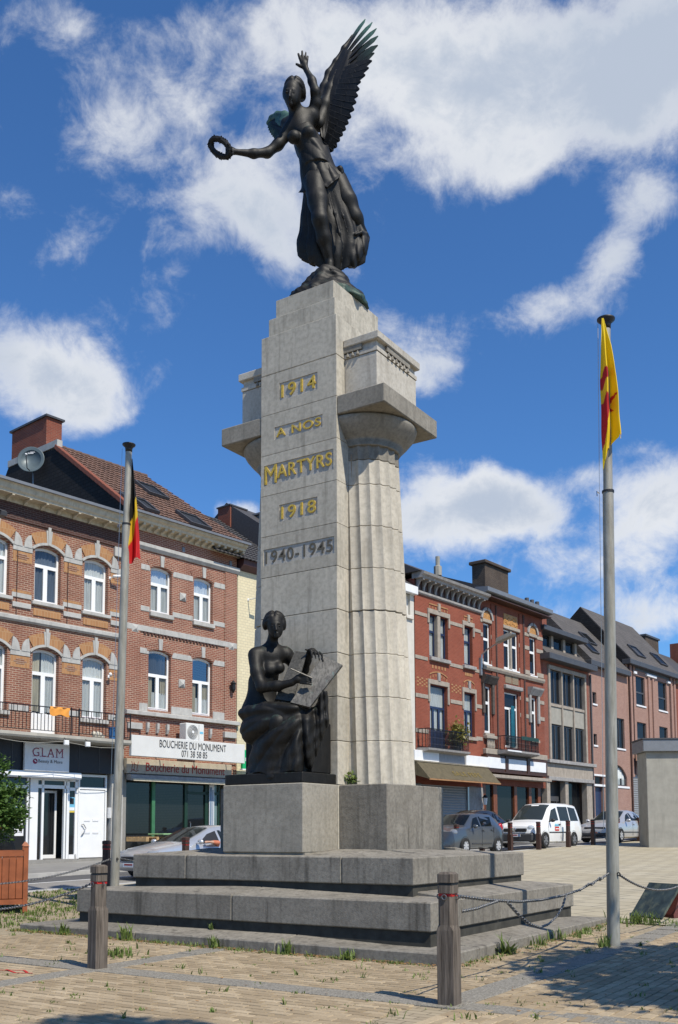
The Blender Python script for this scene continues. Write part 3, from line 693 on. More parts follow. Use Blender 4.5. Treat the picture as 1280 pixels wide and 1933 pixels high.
# ------------------------------------------------------------------ posts, chains, flagpoles
def make_bollard(name, w, h, matk, grooves=True):
    t = thing(name, '', 'bollard'); b = B(); hw = w/2
    def sq(z, a, ch): return [(a-ch,-a,z),(a,-a+ch,z),(a,a-ch,z),(a-ch,a,z),(-a+ch,a,z),(-a,a-ch,z),(-a,-a+ch,z),(-a+ch,-a,z)]
    prof = [(-.1,hw,.004),(h*.56,hw,.004),(h*.60,hw*.93,.03),(h*.815,hw*.93,.03),(h*.815,hw*.78,.02),(h*.84,hw*.78,.02),(h*.84,hw*.93,.02),(h*.90,hw*.93,.02),(h*.90,hw*.78,.02),(h*.922,hw*.78,.02),(h*.922,hw*.96,.02),(h*.985,hw*.96,.02),(h*1.0,hw*.7,.02)]
    vs = []; fs = []
    for z, a, ch in prof: vs += sq(z, a, ch)
    for j in range(len(prof)-1):
        for i in range(8): fs.append((j*8+i, j*8+(i+1) % 8, (j+1)*8+(i+1) % 8, (j+1)*8+i))
    fs.append(tuple(range((len(prof)-1)*8, len(prof)*8))); b.add(vs, fs); obj('post', b, matk, t)
    r = B(); a = hw*.80; r.box(-a, a, -a, a, h*.817, h*.838); obj('reflective_band', r, MA['redp'], t)
    r = B(); r.box(-a, a, -a, a, h*.902, h*.918) if not grooves else r.box(-a, a, -a, a, h*.903, h*.917); obj('reflective_band', r, MA['redp'] if not grooves else MA['black'], t)
    return t
GB = 'wooden posts round the square'
nb = make_bollard('wooden_bollard', .160, 1.145, MA['wood']); nb.location = (3.93, -4.24, 0); nb.rotation_euler = (0, 0, R(3))
nb['label'] = 'weathered grey wooden post standing nearest, right of the steps, with a chain on it'; nb['group'] = GB
bk = bpy.data.objects
def eye(t, pts):
    for x, y, z in pts:
        b = B().tube([(x+.022*math.cos(a), y, z+.022*math.sin(a)) for a in np.linspace(0, 2*PI, 9)[:-1]], .006, 6, close=True); obj('chain_eye', b, MA['chain'], t)
eye(nb, [(-.085, 0, .93), (.0, -.085, .93), (.085, .0, .93)])
lb = dup(nb, (-.437, -4.24, 0), R(-8), 'weathered grey wooden post standing left of the steps, chain running off to the left', GB)
def mk_chain(name, pts, label, sag=0, r=.0065, ll=.042, group='chains between the posts'):
    P = [Vector(p) for p in pts]
    if sag:
        a, c = P; P = [a.lerp(c, i/24)-Vector((0,0,sag*4*(i/24)*(1-i/24))) for i in range(25)]
    seg = [(P[i+1]-P[i]).length for i in range(len(P)-1)]; tot = sum(seg); n = max(2, int(tot/(ll*.74)))
    b = B(); acc_ = 0; i = 0; ring = [(math.cos(a), math.sin(a)) for a in np.linspace(0, 2*PI, 9)[:-1]]
    for k in range(n):
        d = (k+.5)/n*tot; s = 0; j = 0
        while j < len(seg)-1 and s+seg[j] < d: s += seg[j]; j += 1
        p = P[j].lerp(P[j+1], (d-s)/seg[j]); t_ = (P[j+1]-P[j]).normalized(); u = t_.cross(Vector((0,0,1))); u = u.normalized() if u.length > .01 else Vector((1,0,0)); w = u.cross(t_)
        q = u if k % 2 else w; q = (q + (w if k % 2 else u)*.35).normalized()
        b.tube([p+t_*(c*ll*.5)+q*(s_*ll*.30) for c, s_ in ring], r, 5, close=True)
    o = obj(name, b, MA['chain'], smooth=True); return tag(o, label, 'chain', group)
PRX, PRY = 3.80, .72; PLX, PLY = -5.19, .60
za = .91
mk_chain('chain', [(3.96,-4.13,.93),(3.94,-3.4,.85),(3.9,-2.6,.785),(3.86,-1.9,.76),(3.84,-1.2,.765),(3.82,-.55,.80),(3.80,.05,.87),(3.80,.62,.955)], 'main chain from the nearest wooden post to the yellow flag pole')
mk_chain('chain', [(3.93,-2.95,.80),(3.95,-2.72,.66),(3.95,-2.45,.55),(3.94,-2.15,.49),(3.92,-1.85,.50),(3.90,-1.55,.56),(3.88,-1.3,.66),(3.86,-1.14,.77)], 'loose loop of chain hanging low under the main chain beside the step')
mk_chain('chain', [(4.03,-4.16,.80),(4.0,-3.8,.80),(3.97,-3.45,.82),(3.94,-3.2,.83)], 'short stub of chain hooked back beside the nearest post')
mk_chain('chain', [(3.80,-.5,.79),(3.84,-.3,.86),(3.82,-.1,.84),(3.86,.05,.92),(3.80,.25,.88),(3.83,.4,.93)], 'knotted tangle of chain below the yellow flag pole hook')
mk_chain('chain', [(3.84,.80,.955),(4.15,4.55,1.0)], 'chain sagging from the yellow flag pole off to the right', .33)
mk_chain('chain', [(-.54,-4.26,.93),(-5.1,-4.26,.93)], 'chain sagging from the left wooden post past the planter', .38)
mk_chain('chain', [(PLX-.05,PLY,1.05),(-5.30,-4.2,.95)], 'thin chain from the tricolour flag pole towards the planter', .30)
mk_chain('chain', [(PLX+.05,PLY+.06,1.05),(-5.1,4.9,1.05)], 'rusty chain end on the far side of the tricolour flag pole', .2)
dup(nb, (-5.2, -4.26, 0), R(5), 'wooden post at the far end of the left chain', GB)
fb = make_bollard('dark_bollard', .165, 1.10, MA['woodd'], False)
FB = [(-8.70, 3.75, 'dark brown post by the kerb just left of the tricolour flag pole'), (-7.55, 23.75, 'dark brown post in front of the white van number plate'), (-6.89, 25.0, 'dark brown post in front of the white van front wheel'), (-6.55, 27.4, 'dark brown post in front of the white van rear side window'),
      (-6.28, 29.7, 'dark brown post in front of the pale silver saloon headlight'), (-5.94, 32.1, 'dark brown post half hidden behind the yellow flag pole'), (-5.62, 34.2, 'dark brown post at the tail of the pale silver saloon next to the pavilion'), (-7.75, 21.6, 'dark brown post in front of the blue grey hatchback side'),
      (-7.95, 19.9, 'dark brown post end just showing beside the memorial plinth'), (-8.55, 9.2, 'dark brown post in front of the silver car door'), (-8.62, 6.3, 'dark brown post before the pallets and green table'), (-9.95, -1.15, 'left one of two dark posts behind the planter'), (-9.75, -.75, 'right one of two dark posts behind the planter')]
for i, (x, y, l) in enumerate(FB):
    if i == 0: fb.location = (x, y, gz(x, y)); fb['label'] = l; fb['group'] = 'dark posts along the kerb'; fb.rotation_euler = (0,0,.1)
    else: dup(fb, (x, y, gz(x, y)), random.uniform(-.2, .2), l, 'dark posts along the kerb')
def flagpole(x, y, H, label, ringz):
    z0 = gz(x, y); t = thing('flagpole', label, 'flagpole', (x, y, z0), 0, 'flagpoles beside the memorial'); t.rotation_euler = Matrix.Rotation(.0165, 3, Vector((FX, FY, 0))).to_euler()
    b = B().lathe([(.085,-.1),(.082,.4),(.080,2.2),(.078,2.2),(.072,ringz),(.062,ringz+.01),(.060,H-.12)], 20); o = obj('pole', b, MA['pole'], t, smooth=True); edge_smooth(o, 30)
    obj('pole_cap', B().lathe([(.062,H-.16),(.066,H-.10),(.075,H-.07),(.12,H-.03),(.122,H-.01),(.10,H)], 24), MA['black'], t, smooth=True)
    obj('clamp_ring', B().lathe([(.078,ringz-.03),(.081,ringz-.03),(.081,ringz),(.078,ringz)], 20), MA['black'], t)
    obj('cleat', B().tube([(-.1,-.05,ringz-.04),(-.13,-.08,ringz-.01),(-.12,-.09,ringz-.08)], .008, 6), MA['chrome'], t)
    obj('chain_eye', B().tube([(0.09+.02*math.cos(a), -.04, .93+.02*math.sin(a)) for a in np.linspace(0, 2*PI, 9)[:-1]], .008, 6, close=True), MA['iron'], t)
    obj('halyard', B().tube([(-.085,-.085,H-.1),(-.088,-.088,H-2.4),(-.086,-.086,1.5)], .004, 5), MA['steel'], t)
    return t
flagpole(PRX, PRY, 8.52, 'weathered steel flagpole right of the memorial carrying the yellow flag', 6.08)
flagpole(PLX, PLY, 8.62, 'weathered steel flagpole left of the memorial carrying the black yellow red flag', 7.1)
def flag(name, label, base, rows, fold, colf, n=26, m=46, dep=-.12):
    # rows: (z, left, right) of the hanging cloth across the view; pleated in depth
    ez = [r[0] for r in rows][::-1]; el_ = [r[1] for r in rows][::-1]; er = [r[2] for r in rows][::-1]
    b = B(); vs = []; cols = []
    for j in range(m+1):
        v = j/m
        for i in range(n+1):
            u = i/n; zt = rows[0][0]; zb = np.interp(u, *fold); z = zt+(zb-zt)*v
            l, r_ = np.interp(z, ez, el_), np.interp(z, ez, er); wdt = r_-l
            a = l+wdt*(u+.04*math.sin(u*15+v*3)*v); d = (.5*min(wdt, .2))*math.sin(u*11+v*2.2+.6)*min(1, v*2.5)*.8+.02*math.sin(v*19+u*6)*v
            vs.append((a, d+dep, z)); cols.append(colf(u, v))
    for j in range(m):
        for i in range(n): b.f.append((j*(n+1)+i, j*(n+1)+i+1, (j+1)*(n+1)+i+1, (j+1)*(n+1)+i)); b.mi.append(0); b.fs.append(True)
    b.v = vs; me = b.mesh(name, MA['flag']); ca = me.color_attributes.new('print', 'FLOAT_COLOR', 'POINT'); ca.data.foreach_set('color', np.array([(*c, 1) for c in cols], 'f').ravel())
    o = link(name, me, loc=(*base, 0), rz=YAW); tag(o, label, 'flag'); return o
def inpoly(p, P):
    c = False
    for i in range(len(P)):
        (x0, y0), (x1, y1) = P[i-1], P[i]
        if (y0 > p[1]) != (y1 > p[1]) and p[0] < (x1-x0)*(p[1]-y0)/(y1-y0)+x0: c = not c
    return c
COCK = ([(0,.385),(.2,.38),(.42,.40),(.52,.42),(.44,.45),(.34,.475),(.12,.48),(0,.46)], [(0,.56),(.16,.57),(.84,.66),(.50,.68),(.66,.76),(.34,.71),(.26,.77),(.17,.83),(0,.87)])
def yel(u, v):      # what shows of the red cock between the folds: comb, claw and sickle tail
    return (.50, .010, .015) if any(inpoly((u, v), P) for P in COCK) else (.88, .62, .010)
flag('flag', 'yellow flag with red cock hanging limp on the right pole', (PRX, PRY), [(8.47,.050,.075),(8.08,.032,.165),(7.63,.022,.225),(7.2,.018,.265),(6.8,.012,.292),(6.5,.008,.25),(6.3,.01,.06)], ([0,.1,.22,.4,.7,.72,1],[6.33,6.36,6.62,6.66,6.76,6.80,6.80]), yel, 60, 110)
def bel(u, v):
    k = v+.34*(u-.5)-.05
    return (.012,.012,.012) if k < .50 else ((.78,.52,.02) if k < .70 else (.70,.02,.02))
flag('flag', 'black yellow red flag hanging limp on the left pole', (PLX, PLY), [(8.46,.14,.20),(7.9,.14,.265),(7.4,.13,.315),(6.9,.12,.35),(6.55,.11,.37),(6.4,.11,.36)], ([0,.3,.5,.8,1],[6.42,6.46,6.52,6.56,6.56]), bel, 40, 80, .05)
# planter, plaque, pavilion
def planter():
    x, y = -7.19, -.48; z = gz(x, y); t = thing('planter', 'orange stained wooden planter box at the left edge', 'planter', (x, y, z), YAW+.33)
    w = 1.15
    for sx in (-1, 1):
        for sy in (-1, 1):
            q = B().box(sx*w/2-.04 if True else 0, sx*w/2+.04, sy*w/2-.04, sy*w/2+.04, 0, 1.16); n0 = len(q.v); q.add([(sx*w/2-.055, sy*w/2-.055, 1.16),(sx*w/2+.055, sy*w/2-.055, 1.16),(sx*w/2+.055, sy*w/2+.055, 1.16),(sx*w/2-.055, sy*w/2+.055, 1.16),(sx*w/2, sy*w/2, 1.24)], [(0,1,4),(1,2,4),(2,3,4),(3,0,4),(3,2,1,0)])
            obj('corner_post', q, MA['planter'], t)
    for s in (-1, 1):
        for i in range(9):
            a = -w/2+.045+(w-.09)*i/9; c = a+(w-.09)/9-.006
            obj('board', B().bbox(a, c, s*w/2-.014, s*w/2+.014, .24, .98, .004), MA['planter'], t); obj('board', B().bbox(s*w/2-.014, s*w/2+.014, a, c, .24, .98, .004), MA['planter'], t)
        for zz in (.14, .985): obj('rail', B().box(-w/2, w/2, s*w/2-.028, s*w/2+.028, zz, zz+.09), MA['planter'], t); obj('rail', B().box(s*w/2-.028, s*w/2+.028, -w/2, w/2, zz, zz+.09), MA['planter'], t)
    obj('soil', B().box(-w/2+.02, w/2-.02, -w/2+.02, w/2-.02, .25, .93), MA['bark'], t)
planter()
def plaque():
    x, y = 3.36, 4.72; t = thing('memorial_plaque', 'low red granite block with a tilted dark green plaque beside the flagpole', 'plaque', (x, y, gz(x, y)), YAW+.5)
    obj('granite_block', B().prism([(-.05,0),(.55,0),(.55,.50),(.16,.50),(-.05,.05)], -.28, .28, 'y'), MA['plaque_r'], t, fix=True)
    obj('tilted_plate', B().prism([(-.40,.02),(-.37,.0),(.10,.53),(.06,.55)], -.34, .34, 'y'), plain('verdigris plate', (.045,.06,.055), .35, .2, .5, 5, .3, 20, .5, ((.19,.20,.13), .9)), t, fix=True)
plaque()
def pavilion():
    x, y = -3.70, 28.6; t = thing('pavilion', 'plain concrete pavilion with a grey metal roof edge at the right margin', 'pavilion', (x, y, gz(x, y)), YAW-.02)
    obj('concrete_wall', B().bbox(.10, 7, .0, 1.3, -.4, 3.92, .02), MA['concrete'], t)
    obj('roof_edge', B().bbox(-.05, 7.2, -.18, 1.48, 3.92, 4.42, .02), MA['zinc'], t); obj('roof_edge_trim', B().box(-.08, 7.25, -.22, 1.52, 4.42, 4.47), MA['zincd'], t)
pavilion()
# ------------------------------------------------------------------ bronze figures: smooth-blended solids turned into one skin
class SDF:
    def __init__(s, lo, hi, h):
        s.lo = np.array(lo, 'f'); s.h = h; s.n = np.ceil((np.array(hi)-s.lo)/h).astype(int)+1
        s.F = np.full(s.n, 9.0, 'f')
    def sub(s, lo, hi):
        a = np.maximum(np.floor((np.array(lo)-s.lo)/s.h).astype(int), 0); b = np.minimum(np.ceil((np.array(hi)-s.lo)/s.h).astype(int)+1, s.n)
        if (b <= a).any(): return None
        g = [(np.arange(a[i], b[i])*s.h+s.lo[i]).astype('f') for i in range(3)]
        return tuple(slice(a[i], b[i]) for i in range(3)), g[0][:,None,None], g[1][None,:,None], g[2][None,None,:]
    def put(s, sl, d, k, op):
        A = s.F[sl]
        if op == '-': d = -d; hh = np.maximum(k-np.abs(A-d), 0)/k; s.F[sl] = np.maximum(A, d)+hh*hh*k*.25
        else: hh = np.maximum(k-np.abs(A-d), 0)/k; s.F[sl] = np.minimum(A, d)-hh*hh*k*.25
    def cap(s, a, b, ra, rb=None, k=.05, op='+'):
        rb = ra if rb is None else rb; a = np.array(a, 'f'); b = np.array(b, 'f'); m = max(ra, rb)+k*1.5+.03
        q = s.sub(np.minimum(a, b)-m, np.maximum(a, b)+m)
        if q is None: return s
        sl, X, Y, Z = q; d = b-a; L = max(float(d@d), 1e-9)
        t = np.clip(((X-a[0])*d[0]+(Y-a[1])*d[1]+(Z-a[2])*d[2])/L, 0, 1)
        D = np.sqrt((X-a[0]-t*d[0])**2+(Y-a[1]-t*d[1])**2+(Z-a[2]-t*d[2])**2)-(ra+(rb-ra)*t)
        s.put(sl, D, k, op); return s
    def path(s, P, r, k=.05, op='+'):
        r = r if isinstance(r, (list, tuple)) else [r]*len(P)
        for i in range(len(P)-1): s.cap(P[i], P[i+1], r[i], r[i+1], k, op)
        return s
    def ell(s, c, r, k=.05, op='+', rot=None):
        c = np.array(c, 'f'); r = np.array(r, 'f'); m = float(r.max())+k*1.5+.03; q = s.sub(c-m, c+m)
        if q is None: return s
        sl, X, Y, Z = q; x, y, z = X-c[0], Y-c[1], Z-c[2]
        if rot is not None:
            M = np.array(Matrix.Rotation(R(rot[0]), 3, rot[1]).transposed(), 'f'); x, y, z = (M[0,0]*x+M[0,1]*y+M[0,2]*z, M[1,0]*x+M[1,1]*y+M[1,2]*z, M[2,0]*x+M[2,1]*y+M[2,2]*z)
        k0 = np.sqrt((x/r[0])**2+(y/r[1])**2+(z/r[2])**2); k1 = np.sqrt((x/r[0]**2)**2+(y/r[1]**2)**2+(z/r[2]**2)**2)+1e-6
        s.put(sl, k0*(k0-1)/k1, k, op); return s
    def fn(s, lo, hi, f, k=.05, op='+'):
        q = s.sub(lo, hi); sl, X, Y, Z = q; s.put(sl, f(X, Y, Z).astype('f'), k, op); return s
    def rough(s, amp, seed=1, sc=9.0):     # uneven hand-modelled surface
        rg = np.random.default_rng(seed); g = [(np.arange(s.n[i])*s.h+s.lo[i]).astype('f') for i in range(3)]; N = 0
        for _ in range(5):
            w = rg.normal(size=3)*sc; p = rg.uniform(0, 6.28); N = N+np.sin(w[0]*g[0][:,None,None]+w[1]*g[1][None,:,None]+w[2]*g[2][None,None,:]+p)
        near = np.abs(s.F) < .12; s.F = np.where(near, s.F+(N*amp/2.2).astype('f'), s.F); return s
    def mesh(s, name, mat, patina=None):
        F = s.F; ins = F < 0; n = np.array(F.shape); c = [slice(0, -1), slice(1, None)]
        cnt = sum(ins[c[i], c[j], c[k]].astype('i1') for i in (0,1) for j in (0,1) for k in (0,1)); act = (cnt > 0) & (cnt < 8)
        I = np.argwhere(act); idx = np.full(n-1, -1, 'i4'); idx[act] = np.arange(len(I)); P = np.zeros((len(I), 3), 'f'); W_ = np.zeros(len(I), 'f')
        cor = [(i, j, k) for i in (0,1) for j in (0,1) for k in (0,1)]
        for a in cor:
            for ax in range(3):
                if a[ax]: continue
                b = list(a); b[ax] = 1; fa = F[I[:,0]+a[0], I[:,1]+a[1], I[:,2]+a[2]]; fb = F[I[:,0]+b[0], I[:,1]+b[1], I[:,2]+b[2]]; m = (fa < 0) != (fb < 0)
                t = np.where(m, fa/np.where(m, fa-fb, 1), 0); p = np.repeat(np.array(a, 'f')[None], len(I), 0); p[:,ax] += t; P += p*m[:,None]; W_ += m
        V = (I+P/W_[:,None])*s.h+s.lo; Q = []
        for ax in range(3):
            b, d = (ax+1) % 3, (ax+2) % 3; s0 = [slice(None)]*3; s1 = [slice(None)]*3; s0[ax] = slice(0, -1); s1[ax] = slice(1, None)
            for q in (b, d): s0[q] = s1[q] = slice(1, -1)
            A_, B_ = ins[tuple(s0)], ins[tuple(s1)]
            for flip, msk in ((0, A_ & ~B_), (1, ~A_ & B_)):
                E = np.argwhere(msk)
                if not len(E): continue
                E[:,b] += 1; E[:,d] += 1
                def at(db, dd):
                    e = E.copy(); e[:,b] += db; e[:,d] += dd; return idx[e[:,0], e[:,1], e[:,2]]
                q = np.stack([at(-1,-1), at(0,-1), at(0,0), at(-1,0)], 1); Q.append(q[:, ::-1] if flip else q)
        Q = np.concatenate(Q); me = bpy.data.meshes.new(name); me.vertices.add(len(V)); me.vertices.foreach_set('co', V.ravel()); me.loops.add(len(Q)*4); me.loops.foreach_set('vertex_index', Q.ravel().astype('i4'))
        me.polygons.add(len(Q)); me.polygons.foreach_set('loop_start', np.arange(0, len(Q)*4, 4)); me.polygons.foreach_set('use_smooth', np.ones(len(Q), bool)); me.materials.append(mat); me.update(calc_edges=True); me.validate()
        if patina is not None:
            ca = me.color_attributes.new('patina', 'FLOAT_COLOR', 'POINT'); v = np.clip(patina(V), 0, 1); ca.data.foreach_set('color', np.stack([v,v,v,np.ones_like(v)], 1).astype('f').ravel())
        return me
def hair(S, c, r, N, amp=.012):       # waved strands running back from a centre parting
    def f(X, Y, Z):
        x, y, z = X-c[0], Y-c[1], Z-c[2]; k0 = np.sqrt((x/r[0])**2+(y/r[1])**2+(z/r[2])**2)+1e-5; ph = np.arctan2(z+.02, -y)*N+np.abs(x)*28+.8*np.sin(np.abs(x)*40)
        return (k0-1)*min(r)*.9-amp*(np.abs(np.sin(ph))-.5)+.018*np.exp(-(x/.012)**2)*(z > 0)
    S.fn([c[i]-r[i]-.05 for i in range(3)], [c[i]+r[i]+.05 for i in range(3)], f, .012)
def K(x, z, y=0.0): return (x, y, z+.77*y)
VIC = thing('victory_statue', 'dark bronze winged woman with raised arm and wreath on top of the memorial', 'statue', (-.72, .85, 0), YAW)
S = SDF((-1.78,-.75,10.55), (.85,.75,14.80), .0155)
S.ell((-0.575,-0.240,13.720), (.150,.175,.205), .02).ell((-0.585,-0.290,13.577), (.105,.115,.13), .06)
hair(S, (-0.545,-0.165,13.858), (.178,.215,.165), 7)
S.ell((-0.440,0.030,13.883), (.085,.095,.085), .03).ell((-0.400,-0.130,13.800), (.05,.10,.085), .03).ell((-0.705,-0.170,13.769), (.04,.10,.085), .03)
S.cap((-0.605,-0.415,13.625), (-0.612,-0.452,13.497), .016, .026, .02).cap((-0.665,-0.395,13.661), (-0.550,-0.410,13.649), .018, .018, .02)
for x in (-.66,-.55): S.ell(K(x,13.925,-.43), (.034,.03,.024), .015, '-'); S.ell(K(x,13.92,-.398), (.026,.02,.016), .006)
S.ell((-0.607,-0.412,13.478), (.042,.018,.012), .012).ell((-0.607,-0.405,13.460), (.036,.018,.011), .012).ell((-0.600,-0.370,13.430), (.04,.035,.03), .03)
S.cap((-0.560,-0.170,13.589), (-0.470,-0.050,13.441), .098, .105, .06).cap((-0.520,-0.050,13.461), (-0.270,-0.020,13.485), .10, .11, .12)
S.cap((-0.620,-0.020,13.245), (-0.280,0.000,13.460), .12, .125, .12).cap((-0.450,-0.020,13.245), (-0.300,-0.020,12.935), .20, .195, .12).cap((-0.300,-0.020,12.935), (-0.170,0.000,12.660), .205, .205, .1).cap((-0.170,0.000,12.660), (-0.070,0.030,12.423), .22, .27, .1)
S.ell((-0.550,-0.200,12.976), (.115,.11,.105), .06).ell((-0.300,-0.210,13.038), (.115,.11,.105), .06)
A = [(-0.250,0.000,13.500), (-0.190,-0.100,13.643), (-0.195,-0.180,13.791), (-0.250,-0.160,14.007), (-0.345,-0.120,14.233)]
S.path(A, [.10,.086,.072,.064,.042], .06)
S.cap((-0.348,-0.120,14.248), (-0.385,-0.130,14.340), .045, .05, .03).ell((-0.385,-0.135,14.316), (.064,.036,.074), .02)
for b, m, t, r in (((-.425,14.455),(-.452,14.535),(-.478,14.61),.0215), ((-.400,14.475),(-.410,14.57),(-.415,14.665),.0225), ((-.370,14.47),(-.362,14.56),(-.353,14.64),.0215), ((-.342,14.445),(-.330,14.51),(-.320,14.575),.0195), ((-.42,14.385),(-.465,14.405),(-.512,14.43),.024)):
    S.cap(K(*b,-.135), K(*m,-.15), r+.004, r, .012).cap(K(*m,-.15), K(*t,-.15), r, r-.003, .008)
A = [(-0.640,-0.020,13.225), (-0.820,-0.060,12.954), (-1.000,-0.100,12.773), (-1.220,-0.200,12.691), (-1.470,-0.280,12.659)]
S.path(A, [.105,.088,.072,.068,.044], .06).ell((-1.540,-0.300,12.654), (.075,.045,.05), .03)
for i in range(4): S.cap(K(-1.55,12.85+i*.028,-.33), K(-1.63,12.845+i*.03,-.35), .019, .017, .01).cap(K(-1.63,12.845+i*.03,-.35), K(-1.655,12.875+i*.025,-.31), .017, .015, .01)
S.cap((-1.530,-0.300,12.699), (-1.600,-0.280,12.754), .021, .017, .015)
S.path([(-0.200,-0.060,12.274), (-0.155,-0.200,11.846), (-0.120,-0.270,11.492), (-0.060,-0.160,11.227), (0.030,-0.040,10.899)], [.20,.165,.125,.118,.068], .06)
S.cap((0.030,-0.030,10.877), (0.045,-0.200,10.646), .07, .05, .05).ell((0.050,-0.240,10.590), (.06,.12,.045), .04)
for i in range(5): S.cap(K(.0+i*.024,10.765,-.33), K(-.002+i*.026,10.76,-.375+.012*abs(i-1)), .019, .015, .008)
S.path([(0.150,0.050,12.359), (0.320,0.020,11.995), (0.450,0.060,11.726), (0.550,0.280,11.566), (0.600,0.480,11.490)], [.195,.17,.135,.115,.07], .06)
S.ell((0.630,0.540,11.446), (.05,.06,.11), .04)
S.rough(.0025, 3, 14)
link('figure', S.mesh('figure', MA['bronze']), VIC)
S = SDF((-.75,-.60,10.50), (.95,.85,13.65), .0155)
zc_ = np.array([10.5,10.8,11.0,11.2,11.5,11.8,12.1,12.35,12.6,12.95,13.25]); xl_ = np.array([-.26,-.32,-.48,-.495,-.46,-.43,-.40,-.385,-.42,-.50,-.60]); xr_ = np.array([.36,.48,.60,.64,.59,.49,.35,.24,.10,.0,-.16]); dp_ = np.array([.20,.23,.27,.28,.26,.245,.25,.27,.235,.215,.20])
def pleat(t): return np.abs(np.sin(t))*1.5-.85+.25*np.sin(2*t+1)
def skirt(X, Y, Z, grow=0, amp=1.0):
    l = np.interp(Z, zc_, xl_)-grow; r = np.interp(Z, zc_, xr_)+grow; d = np.interp(Z, zc_, dp_)+grow; c = (l+r)/2; w = (r-l)/2; yc = .05+np.clip(12.2-Z, 0, 2)*.12
    u, v = (X-c)/w, (Y-yc)/d; rr = np.sqrt(u*u+v*v)+1e-5; th = np.arctan2(u, -v); g_ = np.clip((12.6-Z)/1.7, .05, 1)
    rip = amp*.21*g_*(pleat(th*4.5+.35*Z+.5+.35*np.sin(th*2+Z*1.7))*.8+.35*pleat(th*9-Z*.9))
    return (rr-1-rip)*np.minimum(w, d)*.78, th
def cloth(X, Y, Z):
    D, th = skirt(X, Y, Z); hem = 10.80+.60*np.clip(np.abs(X-.02)-.06, 0, 1)*np.where(X < 0, .80, .30)+.05*pleat(th*4.5+4.3)+.72*(Y-.05)
    return np.maximum(D, np.maximum(hem-Z, Z-12.55))
def overfold(X, Y, Z):
    D, th = skirt(X, Y, Z, .035, 0); za = Z-.77*Y; hem = np.interp(X, np.array([-.55,-.42,-.24,.0,.1,.28,.4]), np.array([12.1,12.14,12.27,12.26,12.33,12.52,12.6]))+.022*pleat(X*17)
    ph = X*19+(za-12.6)*(6+16*X); D = D-.020*pleat(ph)*np.clip((13.2-za)/.5, 0, 1)-.03*np.exp(-((za-hem)/.045)**2)
    return np.maximum(np.maximum(D, -(D+.07)), np.maximum(hem-za, za-12.98))
def bodice(X, Y, Z):
    cx = np.interp(Z, np.array([12.5,12.8,13.1,13.4]), np.array([-.13,-.22,-.36,-.48])); w = np.interp(Z, np.array([12.5,12.8,13.1,13.4]), np.array([.262,.228,.235,.18])); d = np.interp(Z, np.array([12.5,12.8,13.1,13.4]), np.array([.25,.225,.24,.16])); za = Z-.77*Y
    u, v = (X-cx)/w, (Y+.02)/d; D = (np.sqrt(u*u+v*v)-1)*np.minimum(w, d)*.85-.016*pleat((X-cx)*13+(za-13.0)*9)*np.clip((13.35-za)/.3, 0, 1)
    return np.maximum(np.maximum(D, -(D+.06)), np.maximum(12.55-Z, Z-13.22-.35*(X-cx)))
S.fn((-.75,-.6,10.5), (.95,.85,13.3), cloth, .02)
S.fn((-.75,-.6,10.5), (.95,.85,11.6), lambda X, Y, Z: np.maximum(skirt(X, Y, Z)[0]+.05, Z-11.0), .03, '-')
S.fn((-.75,-.6,11.6), (.6,.6,13.3), overfold, .03).fn((-.8,-.6,12.4), (.4,.5,13.5), bodice, .03)
S.ell((0.220,-0.060,12.484), (.05,.09,.06), .08)
def flap(X, Y, Z):      # hem blown back on the trailing side
    za = Z-.77*Y; xx = X-.50-.08*np.sin((za-11.1)*6); D = np.sqrt((xx/.13)**2+((Y-.08-.25*np.clip(X-.45,0,1))/.15)**2+((za-11.15)/.31)**2)-1
    return D*.11-.020*pleat(X*26+za*4)
S.fn((.15,-.35,10.6), (.9,.6,11.8), flap, .05).path([(0.460,-0.100,11.343), (0.560,-0.020,11.425), (0.645,0.080,11.462), (0.675,0.160,11.443)], [.012,.022,.024,.014], .04)
S.path([(0.020,-0.260,12.000), (0.120,-0.250,11.607), (0.200,-0.230,11.273), (0.260,-0.220,10.931)], [.008,.016,.016,.010], .06).path([(0.100,-0.250,12.007), (0.260,-0.220,11.581), (0.360,-0.160,11.227)], [.008,.016,.010], .06)
S.rough(.005, 8, 12)
link('drapery', S.mesh('drapery', MA['bronze']), VIC)
S = SDF((-.72,-.72,10.05), (.72,.72,10.85), .02)
S.ell((0,0,10.08), (.66,.60,.44), .05).ell((.02,-.10,10.45), (.30,.26,.29), .1).ell((-.05,-.2,10.52), (.2,.16,.19), .05).ell((0.02,-.03,10.38), (.36,.34,.33), .1).ell((.20,.05,10.46), (.18,.2,.24), .05).ell((-.22,-.02,10.32), (.25,.25,.25), .06).ell((.32,.3,10.12), (.36,.36,.24), .05).ell((-.3,-.25,10.15), (.3,.25,.16), .05)
S.cap((-.42,-.1,10.38),(-.05,-.3,10.62), .06, .05, .03).cap((.1,-.33,10.55),(.35,-.1,10.42), .05, .05, .03)
S.fn((-.72,-.72,10.05), (.72,.72,10.85), lambda X, Y, Z: Z-10.106, .002, '-'); S.rough(.016, 5, 14).rough(.012, 11, 30)
link('rock', S.mesh('rock', MA['bronze'], lambda V: (V[:,2] < 10.25)*(V[:,0] > .1)*.25), VIC)
b = B(); axis_u = Vector((.145,0,-.12)); axis_v = Vector((.07,-.06,.06)); wc = Vector((-1.755,-0.330,12.701))
